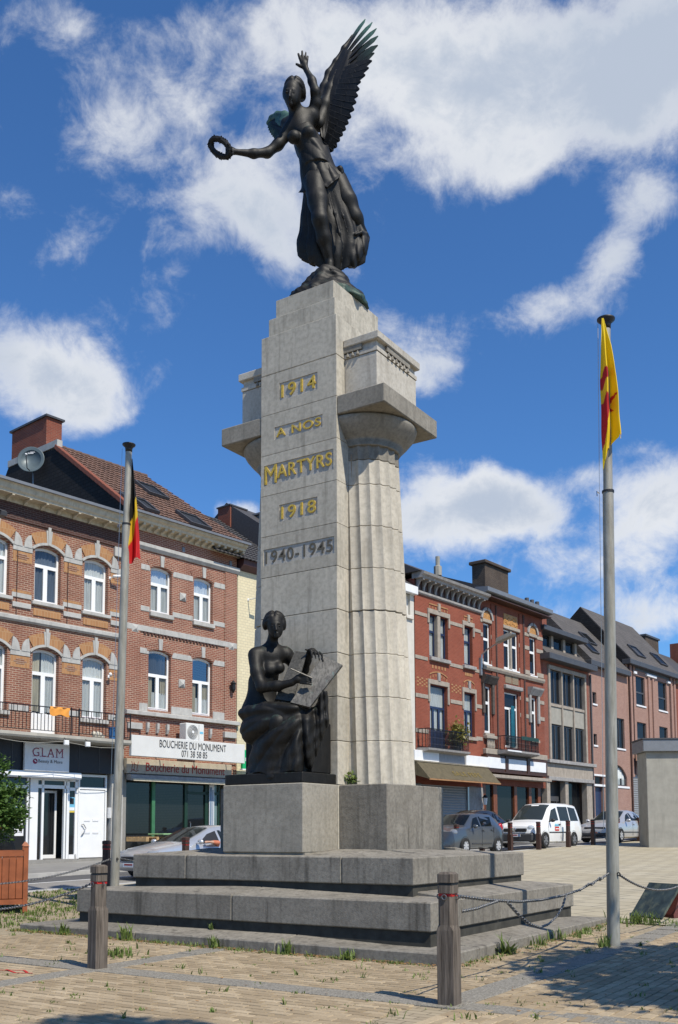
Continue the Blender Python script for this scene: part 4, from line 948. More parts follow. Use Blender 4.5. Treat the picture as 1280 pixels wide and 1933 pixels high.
for i in range(44):
    a = i/44*2*PI; c = wc+axis_u*math.cos(a)+axis_v*math.sin(a); t_ = (-axis_u*math.sin(a)+axis_v*math.cos(a)).normalized()
    for j in range(5):
        d = (t_*.8+Vector((random.gauss(0,.6), random.gauss(0,.6), random.gauss(0,.6)))).normalized(); s_ = d.cross(Vector((.3,.5,.8))).normalized()*.042; L = .085
        n_ = d.cross(s_).normalized()*.008; b.add([c-d*L*.3, c+s_+d*L*.2+n_, c+d*L*.8, c-s_+d*L*.2+n_, c+d*L*.2-n_*2], [(0,1,2,3),(0,4,1),(1,4,2),(2,4,3),(3,4,0)])
b.tube([wc+axis_u*math.cos(a)+axis_v*math.sin(a) for a in np.linspace(0, 2*PI, 25)[:-1]], .046, 8, close=True); obj('wreath', b, MA['bronze'], VIC)
# wings: a lofted arm with coverts, and every long feather for itself
def feather(root, tip, w, th, nrm, bow, pat, name, parent, n=7):
    root, tip, nrm = Vector(root), Vector(tip), Vector(nrm).normalized(); d = tip-root; L = d.length; d.normalize(); s_ = d.cross(nrm).normalized(); vs = []; fs = []; col = []
    for i in range(n+1):
        t = i/n; wd = w*(.55+.45*min(1, t*2.2))*(1 if t < .78 else math.sqrt(max(.02, 1-((t-.78)/.225)**2))); c = root+d*L*t+s_*bow*math.sin(PI*t*.9)+nrm*.02*math.sin(PI*t)
        for a, h in ((-.5,0),(-.06,.7),(0,1.25),(.06,.7),(.5,0),(.06,-.9),(-.06,-.9)): vs.append(c+s_*a*wd+nrm*h*th); col.append(pat*max(0, (t-.45)/.55))
    for i in range(n):
        for k in range(7): fs.append((i*7+k, i*7+(k+1) % 7, (i+1)*7+(k+1) % 7, (i+1)*7+k))
    fs += [tuple(range(6, -1, -1)), tuple(range(n*7, n*7+7))]
    b = B().add(vs, fs); me = b.mesh(name, MA['bronze']); ca = me.color_attributes.new('patina', 'FLOAT_COLOR', 'POINT'); ca.data.foreach_set('color', np.array([(c, c, c, 1) for c in col], 'f').ravel())
    return link(name, me, parent)
def wing(lead, radii, prim, sec, cov1, nrm, lab, arm_pat=0, fw=.12):
    S = SDF(np.min([p for p in lead], 0)-.35, np.max([p for p in lead], 0)+.35, .02); S.path(lead, radii, .04)
    for P, r in cov1: S.path(P, r, .05)
    S.rough(.004, 9, 12); o = link('wing', S.mesh('wing', MA['bronze'], (lambda V: np.full(len(V), arm_pat) * (V[:,2] > np.mean(V[:,2])+.0)) if arm_pat else None), VIC); o['label'] = lab
    for i, (r, t, w, p) in enumerate(prim): feather(r, t, w, .008, nrm, .02, p, 'feather', o)
    for i, (r, t, w) in enumerate(sec): feather(r, t, w, .008, nrm, .015, 0, 'feather', o)
    return o
LZ, LX = np.array([13.0,13.36,13.72,14.02,14.28,14.49,14.74,15.14,15.3]), np.array([-.16,-.16,-.13,-.06,.03,.15,.29,.52,.60])
def KW(x, z, d=0.0): return K(x, z, .40-.80*max(0, x-float(np.interp(z, LZ, LX)))+d)
lead = [KW(-.16,13.36,-.16), KW(-.13,13.72,-.08), KW(-.06,14.02,-.03), KW(.03,14.28), KW(.15,14.49), KW(.29,14.74), KW(.44,14.98)]
tips = [(.655,15.29,1),(.775,15.22,.95),(.845,15.10,.7),(.868,14.955,.35),(.86,14.78,.2),(.80,14.64,.1)]
roots = [(.27,14.62),(.27,14.55),(.27,14.47),(.25,14.40),(.22,14.33),(.19,14.27)]
prim = [(KW(*r,.008*i), KW(t[0],t[1],.012*i), .175, t[2]) for i, (r, t) in enumerate(zip(roots, tips))]
tr = [(.755,14.49),(.70,14.36),(.64,14.23),(.565,14.11),(.54,13.98),(.515,13.86),(.485,13.74),(.45,13.61),(.40,13.48),(.355,13.37),(.31,13.26),(.26,13.16),(.21,13.06),(.16,12.95),(.10,12.88)]
def lerp2(P, t):
    t = t*(len(P)-1); i = min(int(t), len(P)-2); a, c = P[i], P[i+1]; return tuple(a[j]+(c[j]-a[j])*(t-i) for j in range(2))
rt = [(.17,14.24),(.10,14.08),(.03,13.85),(-.03,13.6),(-.08,13.35),(-.10,13.1)]
sec = [(KW(*lerp2(rt, i/14),-.004*i), KW(*t,-.004*i), .175) for i, t in enumerate(tr)]
for i in range(15): p = lerp2(rt, i/14); t = tr[i]; q = (p[0]+(t[0]-p[0])*.62, p[1]+(t[1]-p[1])*.62); sec.append((KW(p[0]-.02,p[1]+.03,-.02-.004*i), KW(q[0],q[1],-.022-.004*i), .165))
for i in range(6): r, t = roots[i], tips[i]; sec.append((KW(r[0]-.06,r[1]-.1,-.02), KW(r[0]+(t[0]-r[0])*.48,r[1]+(t[1]-r[1])*.48-.01,-.02+.01*i), .12))
cov = [([KW(-.12,13.35,-.12), KW(-.04,13.7,-.06), KW(.05,14.0,-.02), KW(.16,14.3,-.01)], [.10,.095,.075,.05])]
W1 = wing(lead, [.12,.085,.075,.065,.055,.045,.025], prim, sec, cov, (-.75,-.65,.1), 'large raised wing on the right, green at the feather tips')
def covert(P, Q, y0, y1, parent, nu=46, nv=20):
    vs = []; P = [tuple(p) for p in P]; Q = [tuple(q) for q in Q]
    def l3(A, t): t = t*(len(A)-1); i = min(int(t), len(A)-2); return Vector(A[i]).lerp(Vector(A[i+1]), t-i)
    for sd_ in (-1, 1):
        for j in range(nv+1):
            for i in range(nu+1):
                a, c = l3(P, i/nu), l3(Q, i/nu); v = j/nv; p = a.lerp(c, v); row = (v*3.2+.10*abs(math.sin(i*PI*.5))) % 1; h = (.045*math.sin(PI*min(1, v*.7+.22))**.7+.010*(1-row)+.005*abs(math.sin(i*PI*.5))) if sd_ < 0 else .02
                vs.append(p+Vector((0, sd_*(h*(1-v**5)+.002), 0)))
    n = nu+1; o2 = (nv+1)*n; fs = [(j*n+i, j*n+i+1, (j+1)*n+i+1, (j+1)*n+i) for j in range(nv) for i in range(nu)]+[(o2+j*n+i, o2+(j+1)*n+i, o2+(j+1)*n+i+1, o2+j*n+i+1) for j in range(nv) for i in range(nu)]
    return obj('covert_feathers', B().add(vs, fs), MA['bronze'], parent, smooth=True)
covert([KW(-.10,13.1,-.16), KW(-.15,13.4,-.12), KW(-.12,13.72,-.05), KW(-.05,14.02,-.02), KW(.04,14.28,-.01), KW(.16,14.49), KW(.27,14.70)], [KW(-.02,13.02,-.03), KW(.07,13.22,-.03), KW(.15,13.47,-.03), KW(.22,13.77,-.03), KW(.28,14.06,-.03), KW(.36,14.33,-.025), KW(.44,14.66,-.02)], 0, 0, W1)
lead = [(-0.500,0.160,13.403), (-0.620,0.400,13.728), (-0.750,0.620,13.982), (-0.880,0.820,14.151), (-1.000,1.000,14.220), (-1.075,1.100,14.217)]
ftips = [(-1.085,13.34),(-1.075,13.285),(-1.055,13.235),(-1.03,13.19),(-1.00,13.15),(-.97,13.115),(-.94,13.085),(-.91,13.065),(-.86,13.06),(-.80,13.06),(-.74,13.06)]
prim = [(K(-.92+.035*i,13.42-.012*i,.92-.05*i), K(*t,1.05-.055*i), .13, .25) for i, t in enumerate(ftips)]
W2 = wing(lead, [.10,.085,.075,.065,.055,.04], prim, [], [([(-0.540,0.220,13.389), (-0.700,0.500,13.745), (-0.860,0.800,14.016)], [.10,.10,.07])], (-.3,-.9,.2), 'foreshortened far wing on the left with green patina on top', .45)
covert([(-0.500,0.200,13.414), (-0.620,0.420,13.733), (-0.750,0.620,13.967), (-0.880,0.820,14.131), (-1.000,1.000,14.200)], [(-0.660,0.300,13.291), (-0.740,0.450,13.427), (-0.830,0.600,13.562), (-0.920,0.760,13.735), (-1.020,0.950,13.992)], 0, 0, W2)

def K(x, z, y=0.0): return (x, y, z+.19*y)
SEA = thing('seated_statue', 'dark bronze seated half draped woman writing on tablets at the foot of the memorial', 'statue', (-.75, -.45, 0), YAW)
S = SDF((-.80,-.95,2.30), (.95,.60,4.95), .0135)
S.ell((-0.045,-0.130,4.560), (.125,.15,.165), .02).ell((-0.020,-0.185,4.455), (.085,.09,.105), .06)
hair(S, (-0.060,-0.075,4.631), (.158,.178,.155), 7)
S.ell((-0.100,0.090,4.617), (.09,.08,.085), .03).ell((0.078,-0.090,4.568), (.042,.10,.085), .025).ell((-0.200,-0.070,4.572), (.04,.10,.085), .025)
S.cap((-0.028,-0.283,4.531), (-0.018,-0.312,4.446), .013, .021, .018).cap((-0.085,-0.262,4.552), (0.030,-0.272,4.550), .014, .014, .02)
for x in (-.08,.025): S.ell(K(x,4.570,-.292), (.028,.025,.019), .014, '-'); S.ell(K(x,4.565,-.266), (.020,.016,.012), .006)
S.ell((-0.014,-0.285,4.408), (.034,.015,.010), .01).ell((-0.012,-0.278,4.390), (.028,.014,.010), .01).ell((-0.008,-0.255,4.357), (.035,.03,.026), .03)
S.cap((-0.070,-0.050,4.450), (-0.110,0.020,4.264), .075, .085, .06)
S.cap((-0.300,-0.060,4.139), (0.080,0.100,4.179), .105, .105, .1).cap((-0.120,0.030,4.086), (-0.240,0.060,3.731), .19, .185, .1).cap((-0.240,0.060,3.731), (-0.270,0.080,3.365), .195, .25, .1).ell((-0.270,0.080,3.265), (.30,.27,.24), .08)
S.ell((0.010,-0.100,3.916), (.088,.085,.09), .07).ell((-0.140,-0.120,3.887), (.088,.085,.09), .07)
S.path([(-0.345,-0.100,4.111), (-0.310,-0.200,3.842), (-0.230,-0.280,3.607), (0.000,-0.380,3.603), (0.220,-0.460,3.638)], [.108,.092,.078,.074,.047], .05)
S.ell((0.310,-0.480,3.684), (.075,.05,.05), .03).cap((0.220,-0.460,3.643), (0.300,-0.480,3.689), .045, .045, .03)
for i in range(4): S.cap(K(.34,3.825-.032*i,-.50), K(.44,3.825-.036*i,-.535), .0195, .018, .01).cap(K(.44,3.825-.036*i,-.535), K(.50,3.79-.03*i,-.50), .018, .014, .01)
S.cap((0.290,-0.500,3.725), (0.380,-0.530,3.759), .022, .018, .015)
S.path([(0.120,0.100,4.139), (0.240,0.160,4.010), (0.360,0.100,3.919), (0.420,0.000,4.050), (0.460,-0.100,4.151)], [.105,.09,.075,.065,.045], .05)
S.ell((0.500,-0.140,4.163), (.06,.05,.045), .03)
for i in range(4): x = .455+.052*i; S.cap(K(x,4.205-.012*i,-.16), K(x+.035,4.19-.02*i,-.235), .019, .018, .01).cap(K(x+.035,4.19-.02*i,-.235), K(x+.05,4.095-.02*i,-.255), .018, .014, .01)
S.cap((0.450,-0.150,4.171), (0.400,-0.200,4.177), .02, .015, .01)
S.path([(-0.100,-0.000,3.200), (0.020,-0.360,3.072), (-0.020,-0.360,2.682), (0.020,-0.340,2.355)], [.2,.14,.10,.06], .06).path([(0.050,0.050,3.210), (0.360,-0.300,3.123), (0.380,-0.340,2.735), (0.360,-0.360,2.352)], [.2,.15,.12,.07], .06)
S.ell((0.330,-0.500,2.300), (.055,.11,.045), .03); S.rough(.003, 4, 15)
link('figure', S.mesh('figure', MA['bronze']), SEA)
S = SDF((-.80,-.85,2.22), (.90,.60,3.65), .0135)
zc2 = np.array([2.2,2.32,2.5,2.75,2.95,3.1,3.25,3.4]); xl2 = np.array([-.50,-.49,-.42,-.45,-.54,-.565,-.56,-.46]); xr2 = np.array([.34,.36,.44,.50,.56,.60,.58,.40])
def lap(X, Y, Z):
    l = np.interp(Z, zc2, xl2); r = np.interp(Z, zc2, xr2); c = (l+r)/2; w = (r-l)/2; d = np.interp(Z, zc2, np.array([.35,.36,.35,.36,.40,.42,.38,.26])); yc = np.interp(Z, zc2, np.array([-.12,-.12,-.12,-.12,-.10,-.07,-.03,.0]))-X*np.interp(Z, zc2, np.array([.62,.62,.60,.52,.40,.34,.3,.2]))
    u, v = (X-c)/w, (Y-yc)/d; rr = (np.abs(u)**2.3+np.abs(v)**2.3)**(1/2.3)+1e-5; th = np.arctan2(u, -v); q = np.clip((3.32-Z)/.45, .05, 1)
    fan = np.arctan2(3.62-Z, .80-X); side = 1/(1+np.exp(-(X-.30)*18))
    rip = .21*q*((1-side)*pleat(fan*9.5+.5*np.sin(Z*5))+side*pleat(X*16+Z*1.2))+.06*q*pleat(fan*21+Z*2)*(1-side)
    hem = 2.345+.03*pleat(fan*9.5)
    return np.maximum((rr-1-rip)*np.minimum(w, d)*.72, np.maximum(hem-Z, Z-3.38+.1*u))
S.fn((-.80,-.85,2.22), (.90,.60,3.6), lap, .02)
def apron(X, Y, Z):     # cloth gathered over the lap
    x, y, z = X+.05, Y+.16+.35*X, Z-3.27; D = np.sqrt((x/.50)**2+(y/.34)**2+(z/.12)**2)-1
    return D*.12-.014*pleat(X*7+Y*9+Z*9)
S.fn((-.75,-.75,3.0), (.65,.45,3.6), apron, .05)
def cascade(X, Y, Z):   # loose end hanging over the right side of the seat
    cx = np.interp(Z, np.array([2.4,2.8,3.1,3.5]), np.array([.46,.53,.64,.66])); w = np.interp(Z, np.array([2.4,2.8,3.1,3.5]), np.array([.05,.10,.11,.06])); x, y = (X-cx)/w, (Y+.28+.25*(X-.5))/.15
    return np.maximum((np.sqrt(x*x+y*y)-1)*w*.7-.014*pleat(X*34+Z*2.5), np.maximum(2.42-Z, Z-3.52))
S.fn((.25,-.65,2.3), (.90,.2,3.6), cascade, .05)
S.path([(-0.520,0.020,3.244), (-0.400,-0.160,3.280), (-0.180,-0.280,3.307), (0.080,-0.360,3.282), (0.240,-0.420,3.220)], [.035,.04,.038,.04,.04], .09)
S.path([(0.150,-0.500,2.325), (-0.050,-0.420,2.280), (-0.280,-0.260,2.281), (-0.440,-0.140,2.313)], [.03,.035,.032,.03], .07)
for c, r in (((.53,3.10,-.56),(.035,.06,.15)), ((.37,2.95,-.66),(.03,.06,.22)), ((.46,2.70,-.62),(.025,.05,.16))): S.ell(K(*[c[0],c[1],c[2]]), r, .05, '-')
S.rough(.005, 6, 13); link('drapery', S.mesh('drapery', MA['bronze']), SEA)
def slab(name, q, th, mat):
    q = [Vector(p) for p in q]; n_ = (q[1]-q[0]).cross(q[3]-q[0]).normalized()*th; b = B().add(q+[p-n_ for p in q], [(0,1,2,3),(7,6,5,4),(0,4,5,1),(1,5,6,2),(2,6,7,3),(3,7,4,0)]); return obj(name, b, mat, SEA, fix=True)
slab('tablet', [(0.200,-0.500,3.355), (0.475,-0.580,3.275), (0.945,-0.300,3.928), (0.655,-0.220,4.073)], .045, MA['tablet'])
slab('tablet', [(-0.030,-0.340,3.425), (0.220,-0.360,3.382), (0.425,-0.100,4.146), (0.245,-0.060,4.179)], .05, MA['tablet2'])
obj('stylus', B().tube([(0.205,-0.550,3.831), (0.510,-0.540,3.697)], .011, 8), MA['tablet'], SEA)
Lw = Matrix.Rotation(-YAW, 4, 'Z') @ Matrix.Translation((.75, .45, 0))
b = B().bbox(-1.425, -.018, -.872, -.012, 2.192, 2.345, .012); b.xf(Lw); obj('base_plate', b, MA['bronze'], SEA)
b = B().bbox(-1.34, -.10, -.50, -.02, 2.345, 3.10, .02); b.xf(Lw); obj('seat_block', b, MA['bronze'], SEA)
# ------------------------------------------------------------------ the houses along the street
class House:
    """local axes: x along the facade, y into the building, z up"""
    def __init__(s, name, label, org, ang, s0, zg, cat='house'):
        s.s0, s.zg = s0, zg; a = R(ang); d = (math.sin(a), math.cos(a)); s.d = d
        s.r = thing(name, label, cat, (org[0]+d[0]*s0, org[1]+d[1]*s0, zg), math.atan2(d[1], d[0]))
        s.off = (-s0, 0, -zg); s.org = org
    def o(s, name, b, mat, parent=None, label=None, **k):
        q = obj(name, b, mat, parent or s.r, loc=None if parent else s.off, **k)
        if label: q['label'] = label
        return q
    def world(s, x, y, z):
        return (s.org[0]+s.d[0]*x-s.d[1]*y, s.org[1]+s.d[1]*x+s.d[0]*y, z)
    def rz(s): return math.atan2(s.d[1], s.d[0])
def arc(x0, x1, zs, zc, n=10):
    w = (x1-x0)/2; h = zc-zs
    if h < .01: return [(x0, zs), (x1, zs)]
    Rr = (w*w+h*h)/(2*h); cx = (x0+x1)/2; cz = zc-Rr; a0 = math.asin(min(1, w/Rr))
    if h > w: a0 = PI-a0
    return [(cx+Rr*math.sin(-a0+2*a0*i/n), cz+Rr*math.cos(-a0+2*a0*i/n)) for i in range(n+1)]
def wall(h, x0, x1, z0, z1, ops, mat, th=.30, y=0, depth=9, name='wall', close=True):
    """front wall with openings (x0,x1,z0,zspring,zcrown), plus party walls"""
    b = B(); xs = sorted({x0, x1} | {v for o in ops for v in o[:2]}); top = lambda o: o[4]+.02 if o[4] > o[3]+.01 else o[3]
    zs = sorted({z0, z1} | {o[2] for o in ops} | {top(o) for o in ops})
    for i in range(len(xs)-1):
        run = None
        for j in range(len(zs)-1):
            cx, cz = (xs[i]+xs[i+1])/2, (zs[j]+zs[j+1])/2
            hole = any(o[0] < cx < o[1] and o[2] < cz < top(o) for o in ops)
            if not hole: run = (run[0] if run else zs[j], zs[j+1])
            if (hole or j == len(zs)-2) and run: b.box(xs[i], xs[i+1], y, y+th, run[0], run[1]); run = None
    for o in ops:
        if o[4] > o[3]+.01:
            A = arc(o[0], o[1], o[3], o[4]); b.prism(A+[(o[1], top(o)), (o[0], top(o))][::1], y+.0, y+th, 'y')
    if close: b.box(x0, x0+.25, y+th, depth, z0, z1).box(x1-.25, x1, y+th, depth, z0, z1).box(x0, x1, depth, depth+.25, z0, z1).box(x0, x1, y+th, depth, z1-.2, z1)
    return h.o(name, b, mat)
def window(h, x0, x1, z0, zs, zc=None, fm='white', gl='glass', cur='net', y=.16, tr=.72, mull=1, fw=.065, sill=None, name='window', curtop=None, curm=None, solid=0, label=None, tilt=False, room=True):
    """frame > panes, curtain, sill.  tr: transom height as share, mull: number of mullions below it"""
    fm_ = MA[fm]; zc = zc or zs; b = B(); zt = z0+(zs-z0)*tr if tr else None
    b.box(x0, x0+fw, y, y+.07, z0, zs).box(x1-fw, x1, y, y+.07, z0, zs).box(x0+fw, x1-fw, y, y+.07, z0, z0+fw)
    if zc > zs+.01:
        A = arc(x0, x1, zs, zc); I = [(x, z-fw*1.3) for x, z in A]; 
        for i in range(len(A)-1): b.prism([A[i], A[i+1], I[i+1], I[i]], y, y+.07, 'y')
    else: b.box(x0+fw, x1-fw, y, y+.07, zs-fw, zs)
    if zt: b.box(x0+fw, x1-fw, y-.012, y+.07, zt-fw*.6, zt+fw*.6)
    for i in range(mull):
        cx = x0+(x1-x0)*(i+1)/(mull+1); b.box(cx-fw*.62, cx+fw*.62, y-.010, y+.07, z0+fw, zt-fw*.6 if zt else zs-fw)
    # casement rails a little proud
    if zt:
        for i in range(mull+1):
            a = x0+(x1-x0)*i/(mull+1)+fw*(1 if i == 0 else .62); c = x0+(x1-x0)*(i+1)/(mull+1)-fw*(1 if i == mull else .62); q = fw*.55
            b.box(a, a+q, y-.015, y+.05, z0+fw, zt-fw*.6).box(c-q, c, y-.015, y+.05, z0+fw, zt-fw*.6).box(a+q, c-q, y-.015, y+.05, z0+fw, z0+fw+q).box(a+q, c-q, y-.015, y+.05, zt-fw*.6-q, zt-fw*.6)
    f = h.o(name, b, fm_, label=label)
    if solid: h.o('door_panel', B().bbox(x0+fw, x1-fw, y-.005, y+.05, z0+fw, z0+solid, .01), fm_, f)
    zb = z0+max(fw, solid)
    if zt:
        h.o('pane', B().quad((x0+fw, y+.03, zt+fw*.5), (x1-fw, y+.03, zt+fw*.5), (x1-fw, y+.03, zs), (x0+fw, y+.03, zs)), MA[gl], f) if zc <= zs+.01 else h.o('pane', B().add([(x, y+.03, z-.03) for x, z in arc(x0, x1, zs, zc)]+[(x1-fw, y+.03, zt), (x0+fw, y+.03, zt)], [tuple(range(13))]), MA[gl], f)
        for i in range(mull+1):
            a, c = x0+(x1-x0)*i/(mull+1)+.04, x0+(x1-x0)*(i+1)/(mull+1)-.04; h.o('pane', B().quad((a, y+.02, zb), (c, y+.02, zb), (c, y+.02, zt-fw*.5), (a, y+.02, zt-fw*.5)), MA[gl], f)
    else:
        for i in range(mull+1):
            a, c = x0+(x1-x0)*i/(mull+1)+.04, x0+(x1-x0)*(i+1)/(mull+1)-.04; h.o('pane', B().quad((a, y+.02, zb), (c, y+.02, zb), (c, y+.02, zs-fw), (a, y+.02, zs-fw)), MA[gl], f)
    if cur:
        n = 28
        for (a, c, e, q, cm) in ([(x0+.02, x1-.02, zb, zc-.03, cur)] if not curm else curm):
            vs = []; 
            for i in range(n+1):
                x = a+(c-a)*i/n; yy = y+.075+.018*math.sin(i*1.7+x*3); sc = .035*abs(math.sin(i*.9+x)); vs += [(x, yy, e+sc), (x, yy, q)]
            h.o('curtain', B().add(vs, [(2*i, 2*i+2, 2*i+3, 2*i+1) for i in range(n)]), MA[cm], f)
    if sill: h.o('window_sill', B().bbox(x0-sill[0], x1+sill[0], -sill[1], y+.02, z0-sill[2], z0-.003, .012), MA[sill[3] if len(sill) > 3 else 'band'], f)
    return f
def bands(h, mat, rows, spans, proud=.03, name='stone_band'):
    for z0, z1 in rows:
        for a, c in spans: h.o(name, B().bbox(a, c, -proud, .1, z0, z1, .008), MA[mat])
def vous(x0, x1, zs, zc, t0, t1, th0, th1, n=6):
    """part of an arch ring between fractions t0..t1"""
    A = arc(x0, x1, zs, zc, 40); cx = (x0+x1)/2; w = (x1-x0)/2; hh = zc-zs; Rr = (w*w+hh*hh)/(2*hh); cz = zc-Rr; P = []; Q = []
    a0 = math.asin(min(1, w/Rr)); a0 = PI-a0 if hh > w else a0
    for i in range(n+1):
        a = -a0+2*a0*(t0+(t1-t0)*i/n); P.append((cx+(Rr+th0)*math.sin(a), cz+(Rr+th0)*math.cos(a))); Q.append((cx+(Rr+th1)*math.sin(a), cz+(Rr+th1)*math.cos(a)))
    return P+Q[::-1]
FLO, FLA = (-17.53, 7.70), 7.3
FRO, FRA = (-15.47, 23.73), 5.8
# --- house with the beauty shop
HA = House('beauty_shop_house', 'brick house with ochre arches, balcony and beauty shop at the left edge', FLO, FLA, 0, .59)
aw = [(-4.75,-3.77),(-2.82,-1.84),(-.88,.12),(1.02,2.00),(2.92,3.89)]
opsA = [(a, c, 8.97, 10.70, 10.82) for a, c in aw]+[(a, c, 5.33 if i != 3 else 4.62, 7.32, 7.45) for i, (a, c) in enumerate(aw)]
wall(HA, -6.5, 4.62, 4.40, 12.02, opsA, MA['bk_a'])
for i, (a, c) in enumerate(aw):
    cm = [None, None, [(a, c, 9.0, 10.8, 'net')], [(a, c, 9.0, 10.8, 'blind')], [(a, c, 9.0, 10.8, 'net')]][i]
    window(HA, a, c, 8.97, 10.70, 10.82, sill=(.10,.10,.12), cur='net', curm=cm)
    if i == 3: window(HA, a, c, 4.62, 7.32, 7.45, name='balcony_door', tr=.76, cur='net', curm=[(a, a+.42, 5.4, 7.4, 'net2'), (a+.45, c, 5.4, 7.4, 'net')], solid=.75)
    else: window(HA, a, c, 5.33, 7.32, 7.45, sill=(.10,.10,.14), tr=.70)
    for zs, zc in ((10.70, 10.82), (7.32, 7.45)):
        x0, x1 = a-.10, c+.10; Z = zs-.02; Zc = zc+.09
        for t0, t1 in ((.13,.44), (.56,.87)): HA.o('ochre_arch', B().prism(vous(x0, x1, Z, Zc, t0, t1, .06, .42), -.035, .06, 'y'), MA['ochre'], fix=True)
        for t0, t1, e, pr in ((.44,.475,.47,.055), (.475,.525,.58,.075), (.525,.56,.47,.055)): HA.o('keystone', B().prism(vous(x0, x1, Z, Zc, t0, t1, -.02, e, 2), -pr, .06, 'y'), MA['band'], fix=True)
        HA.o('hood_mould', B().prism(vous(x0, x1, Z, Zc, 0, 1, -.03, .055, 16), -.05, .10, 'y'), MA['band'], fix=True)
        for sx, xx in ((-1, x0), (1, x1)):
            pts = [(xx+sx*.02, Z-.02)]+[(xx+sx*(.30*math.cos(q))+sx*.02, Z-.02+.44*math.sin(q)) for q in np.linspace(0, PI/2-.15, 6)]
            HA.o('springer_stone', B().prism(pts if sx > 0 else pts[::-1], -.045, .06, 'y'), MA['band'], fix=True)
piers = [(-6.5,-4.85)]+[(aw[i][1]+.1, aw[i+1][0]-.1) for i in range(4)]+[(3.99,4.62)]
bands(HA, 'band', [(10.50,10.69),(8.98,9.13),(7.12,7.31),(5.36,5.54)], piers)
bands(HA, 'band', [(8.66,8.82)], [(p+.02, q-.02) for p, q in piers], .05)
for (p, q) in piers:
    HA.o('ochre_panel', B().box(p+.01, q-.01, -.012, .05, 10.14, 10.49), MA['ochre']); HA.o('ochre_panel', B().box(p+.01, q-.01, -.012, .05, 6.74, 7.11), MA['ochre']); HA.o('ochre_panel', B().box(p+.01, q-.01, -.012, .05, 9.14, 9.22), MA['ochre'])
    for zz in (10.24, 6.85):
        b = B(); cx = (p+q)/2
        for r_, wd in ((0,.3),(1,.46),(2,.3)): b.box(cx-wd/2, cx+wd/2, -.020, .03, zz+r_*.065, zz+r_*.065+.045)
        HA.o('brick_lozenge', b, MA['bk_a'])
for i, (a, c) in enumerate(aw): HA.o('ochre_panel', B().bbox(a-.02, c+.02, -.03, .05, 8.50, 8.74, .01), MA['ochre'])
HA.o('string_course', B().prism([(.1,8.19),(-.05,8.19),(-.11,8.25),(-.11,8.36),(-.04,8.40),(.1,8.40)], -6.5, 4.62, 'x'), MA['band'], fix=True)
HA.o('frieze', B().box(-6.5, 4.62, -.03, .05, 11.62, 12.0), MA['bk_dk'])
HA.o('frieze', B().box(-6.5, 4.62, -.055, .05, 11.46, 11.60), MA['bk_dk'])
HA.o('cornice', B().prism([(.1,12.0),(-.06,12.0),(-.08,12.14),(-.46,12.14),(-.46,12.20),(-.52,12.26),(-.56,12.42),(-.62,12.46),(-.62,12.50),(.1,12.50)], -6.5, 4.60, 'x'), MA['cream'], fix=True)
HA.o('gutter', B().prism([(-.57,12.44),(-.68,12.44),(-.68,12.53),(-.57,12.53)], -6.5, 4.60, 'x'), MA['zinc'])
cb = B().prism([(-.07,11.98),(-.12,11.98),(-.22,12.06),(-.45,12.10),(-.45,12.14),(-.07,12.14)], -.045, .045, 'x').mesh('cornice_bracket', MA['cream'])
for i in range(17): o_ = link('cornice_bracket', cb, HA.r, loc=(-5.6+.615*i-HA.s0, 0, -HA.zg))
HA.o('roof', B().box(-6.5, 4.60, .1, 9, 12.5, 12.6), MA['zincd'])
for i, (p, q) in enumerate(piers): HA.o('rain_pipe', B().tube([(p+.16, -.03, 8.2), (p+.16, -.03, 10.5)], .012, 6), MA['bk_dk']) if i < 5 else None
HA.o('stone_corbel', B().bbox(4.10, 4.62, -.10, .05, 11.10, 11.44, .01), MA['band'])
# balcony
BAL = HA.o('balcony_slab', B().prism([(.1,4.42),(-1.0,4.44),(-1.03,4.50),(-1.0,4.60),(.1,4.60)], -6.5, 4.25, 'x'), MA['concrete'], fix=True)
ral = HA.o('balcony_railing', B().box(-6.5, 4.2, -.98, -.95, 5.42, 5.45).box(-6.5, 4.2, -.975, -.955, 4.68, 4.70).box(4.18, 4.21, -.98, 0, 5.42, 5.45).box(4.18, 4.21, -.98, 0, 4.68, 4.70), MA['iron'])
bal1 = B().box(-.008, .008, -.008, .008, 0, .73).mesh('baluster', MA['iron']); bal2 = B().box(-.008, .008, -.008, .008, 0, .52).box(-.066, .066, -.008, .008, .50, .515).box(-.066, -.052, -.008, .008, .515, .73).mesh('baluster', MA['iron'])
x = -6.4; i = 0
while x < 4.2:
    link('baluster', (bal1, bal2, bal2)[i % 3], ral, loc=(x, -.965, 4.70)); x += .128; i += 1
for xx in (-3.6, -.9, 1.86, 2.16, 4.19): HA.o('railing_post', B().box(xx-.016, xx+.016, -.985, -.953, 4.58, 5.5), MA['iron'], ral)
t_ = B(); vs = []; n = 16; m = 8
for j in range(m+1):
    for i in range(n+1):
        u, v = i/n, j/m; z = 5.47-abs(v-.25)*.36*(1+.12*math.sin(u*9)); vs.append((1.06+.72*u+.02*math.sin(v*7), -.965-.022*(1 if v > .25 else -1)*min(1, abs(v-.25)*8)-.012*math.sin(u*14+v*3), z))
t_.add(vs, [(j*(n+1)+i, j*(n+1)+i+1, (j+1)*(n+1)+i+1, (j+1)*(n+1)+i) for j in range(m) for i in range(n)])
def onhouse(h, name, b, mat, label, cat, at, group=None, smooth=False):
    o = obj(name, b, mat, smooth=smooth); o.location = h.world(*at); o.rotation_euler = (0, 0, h.rz()); return tag(o, label, cat, group)
t_.v = [(x-1.4, y+.96, z-5.3) for x, y, z in t_.v]; onhouse(HA, 'towel', t_, MA['orange'], 'orange towel hung over the black balcony railing', 'towel', (1.4, -.96, 5.3), smooth=True)
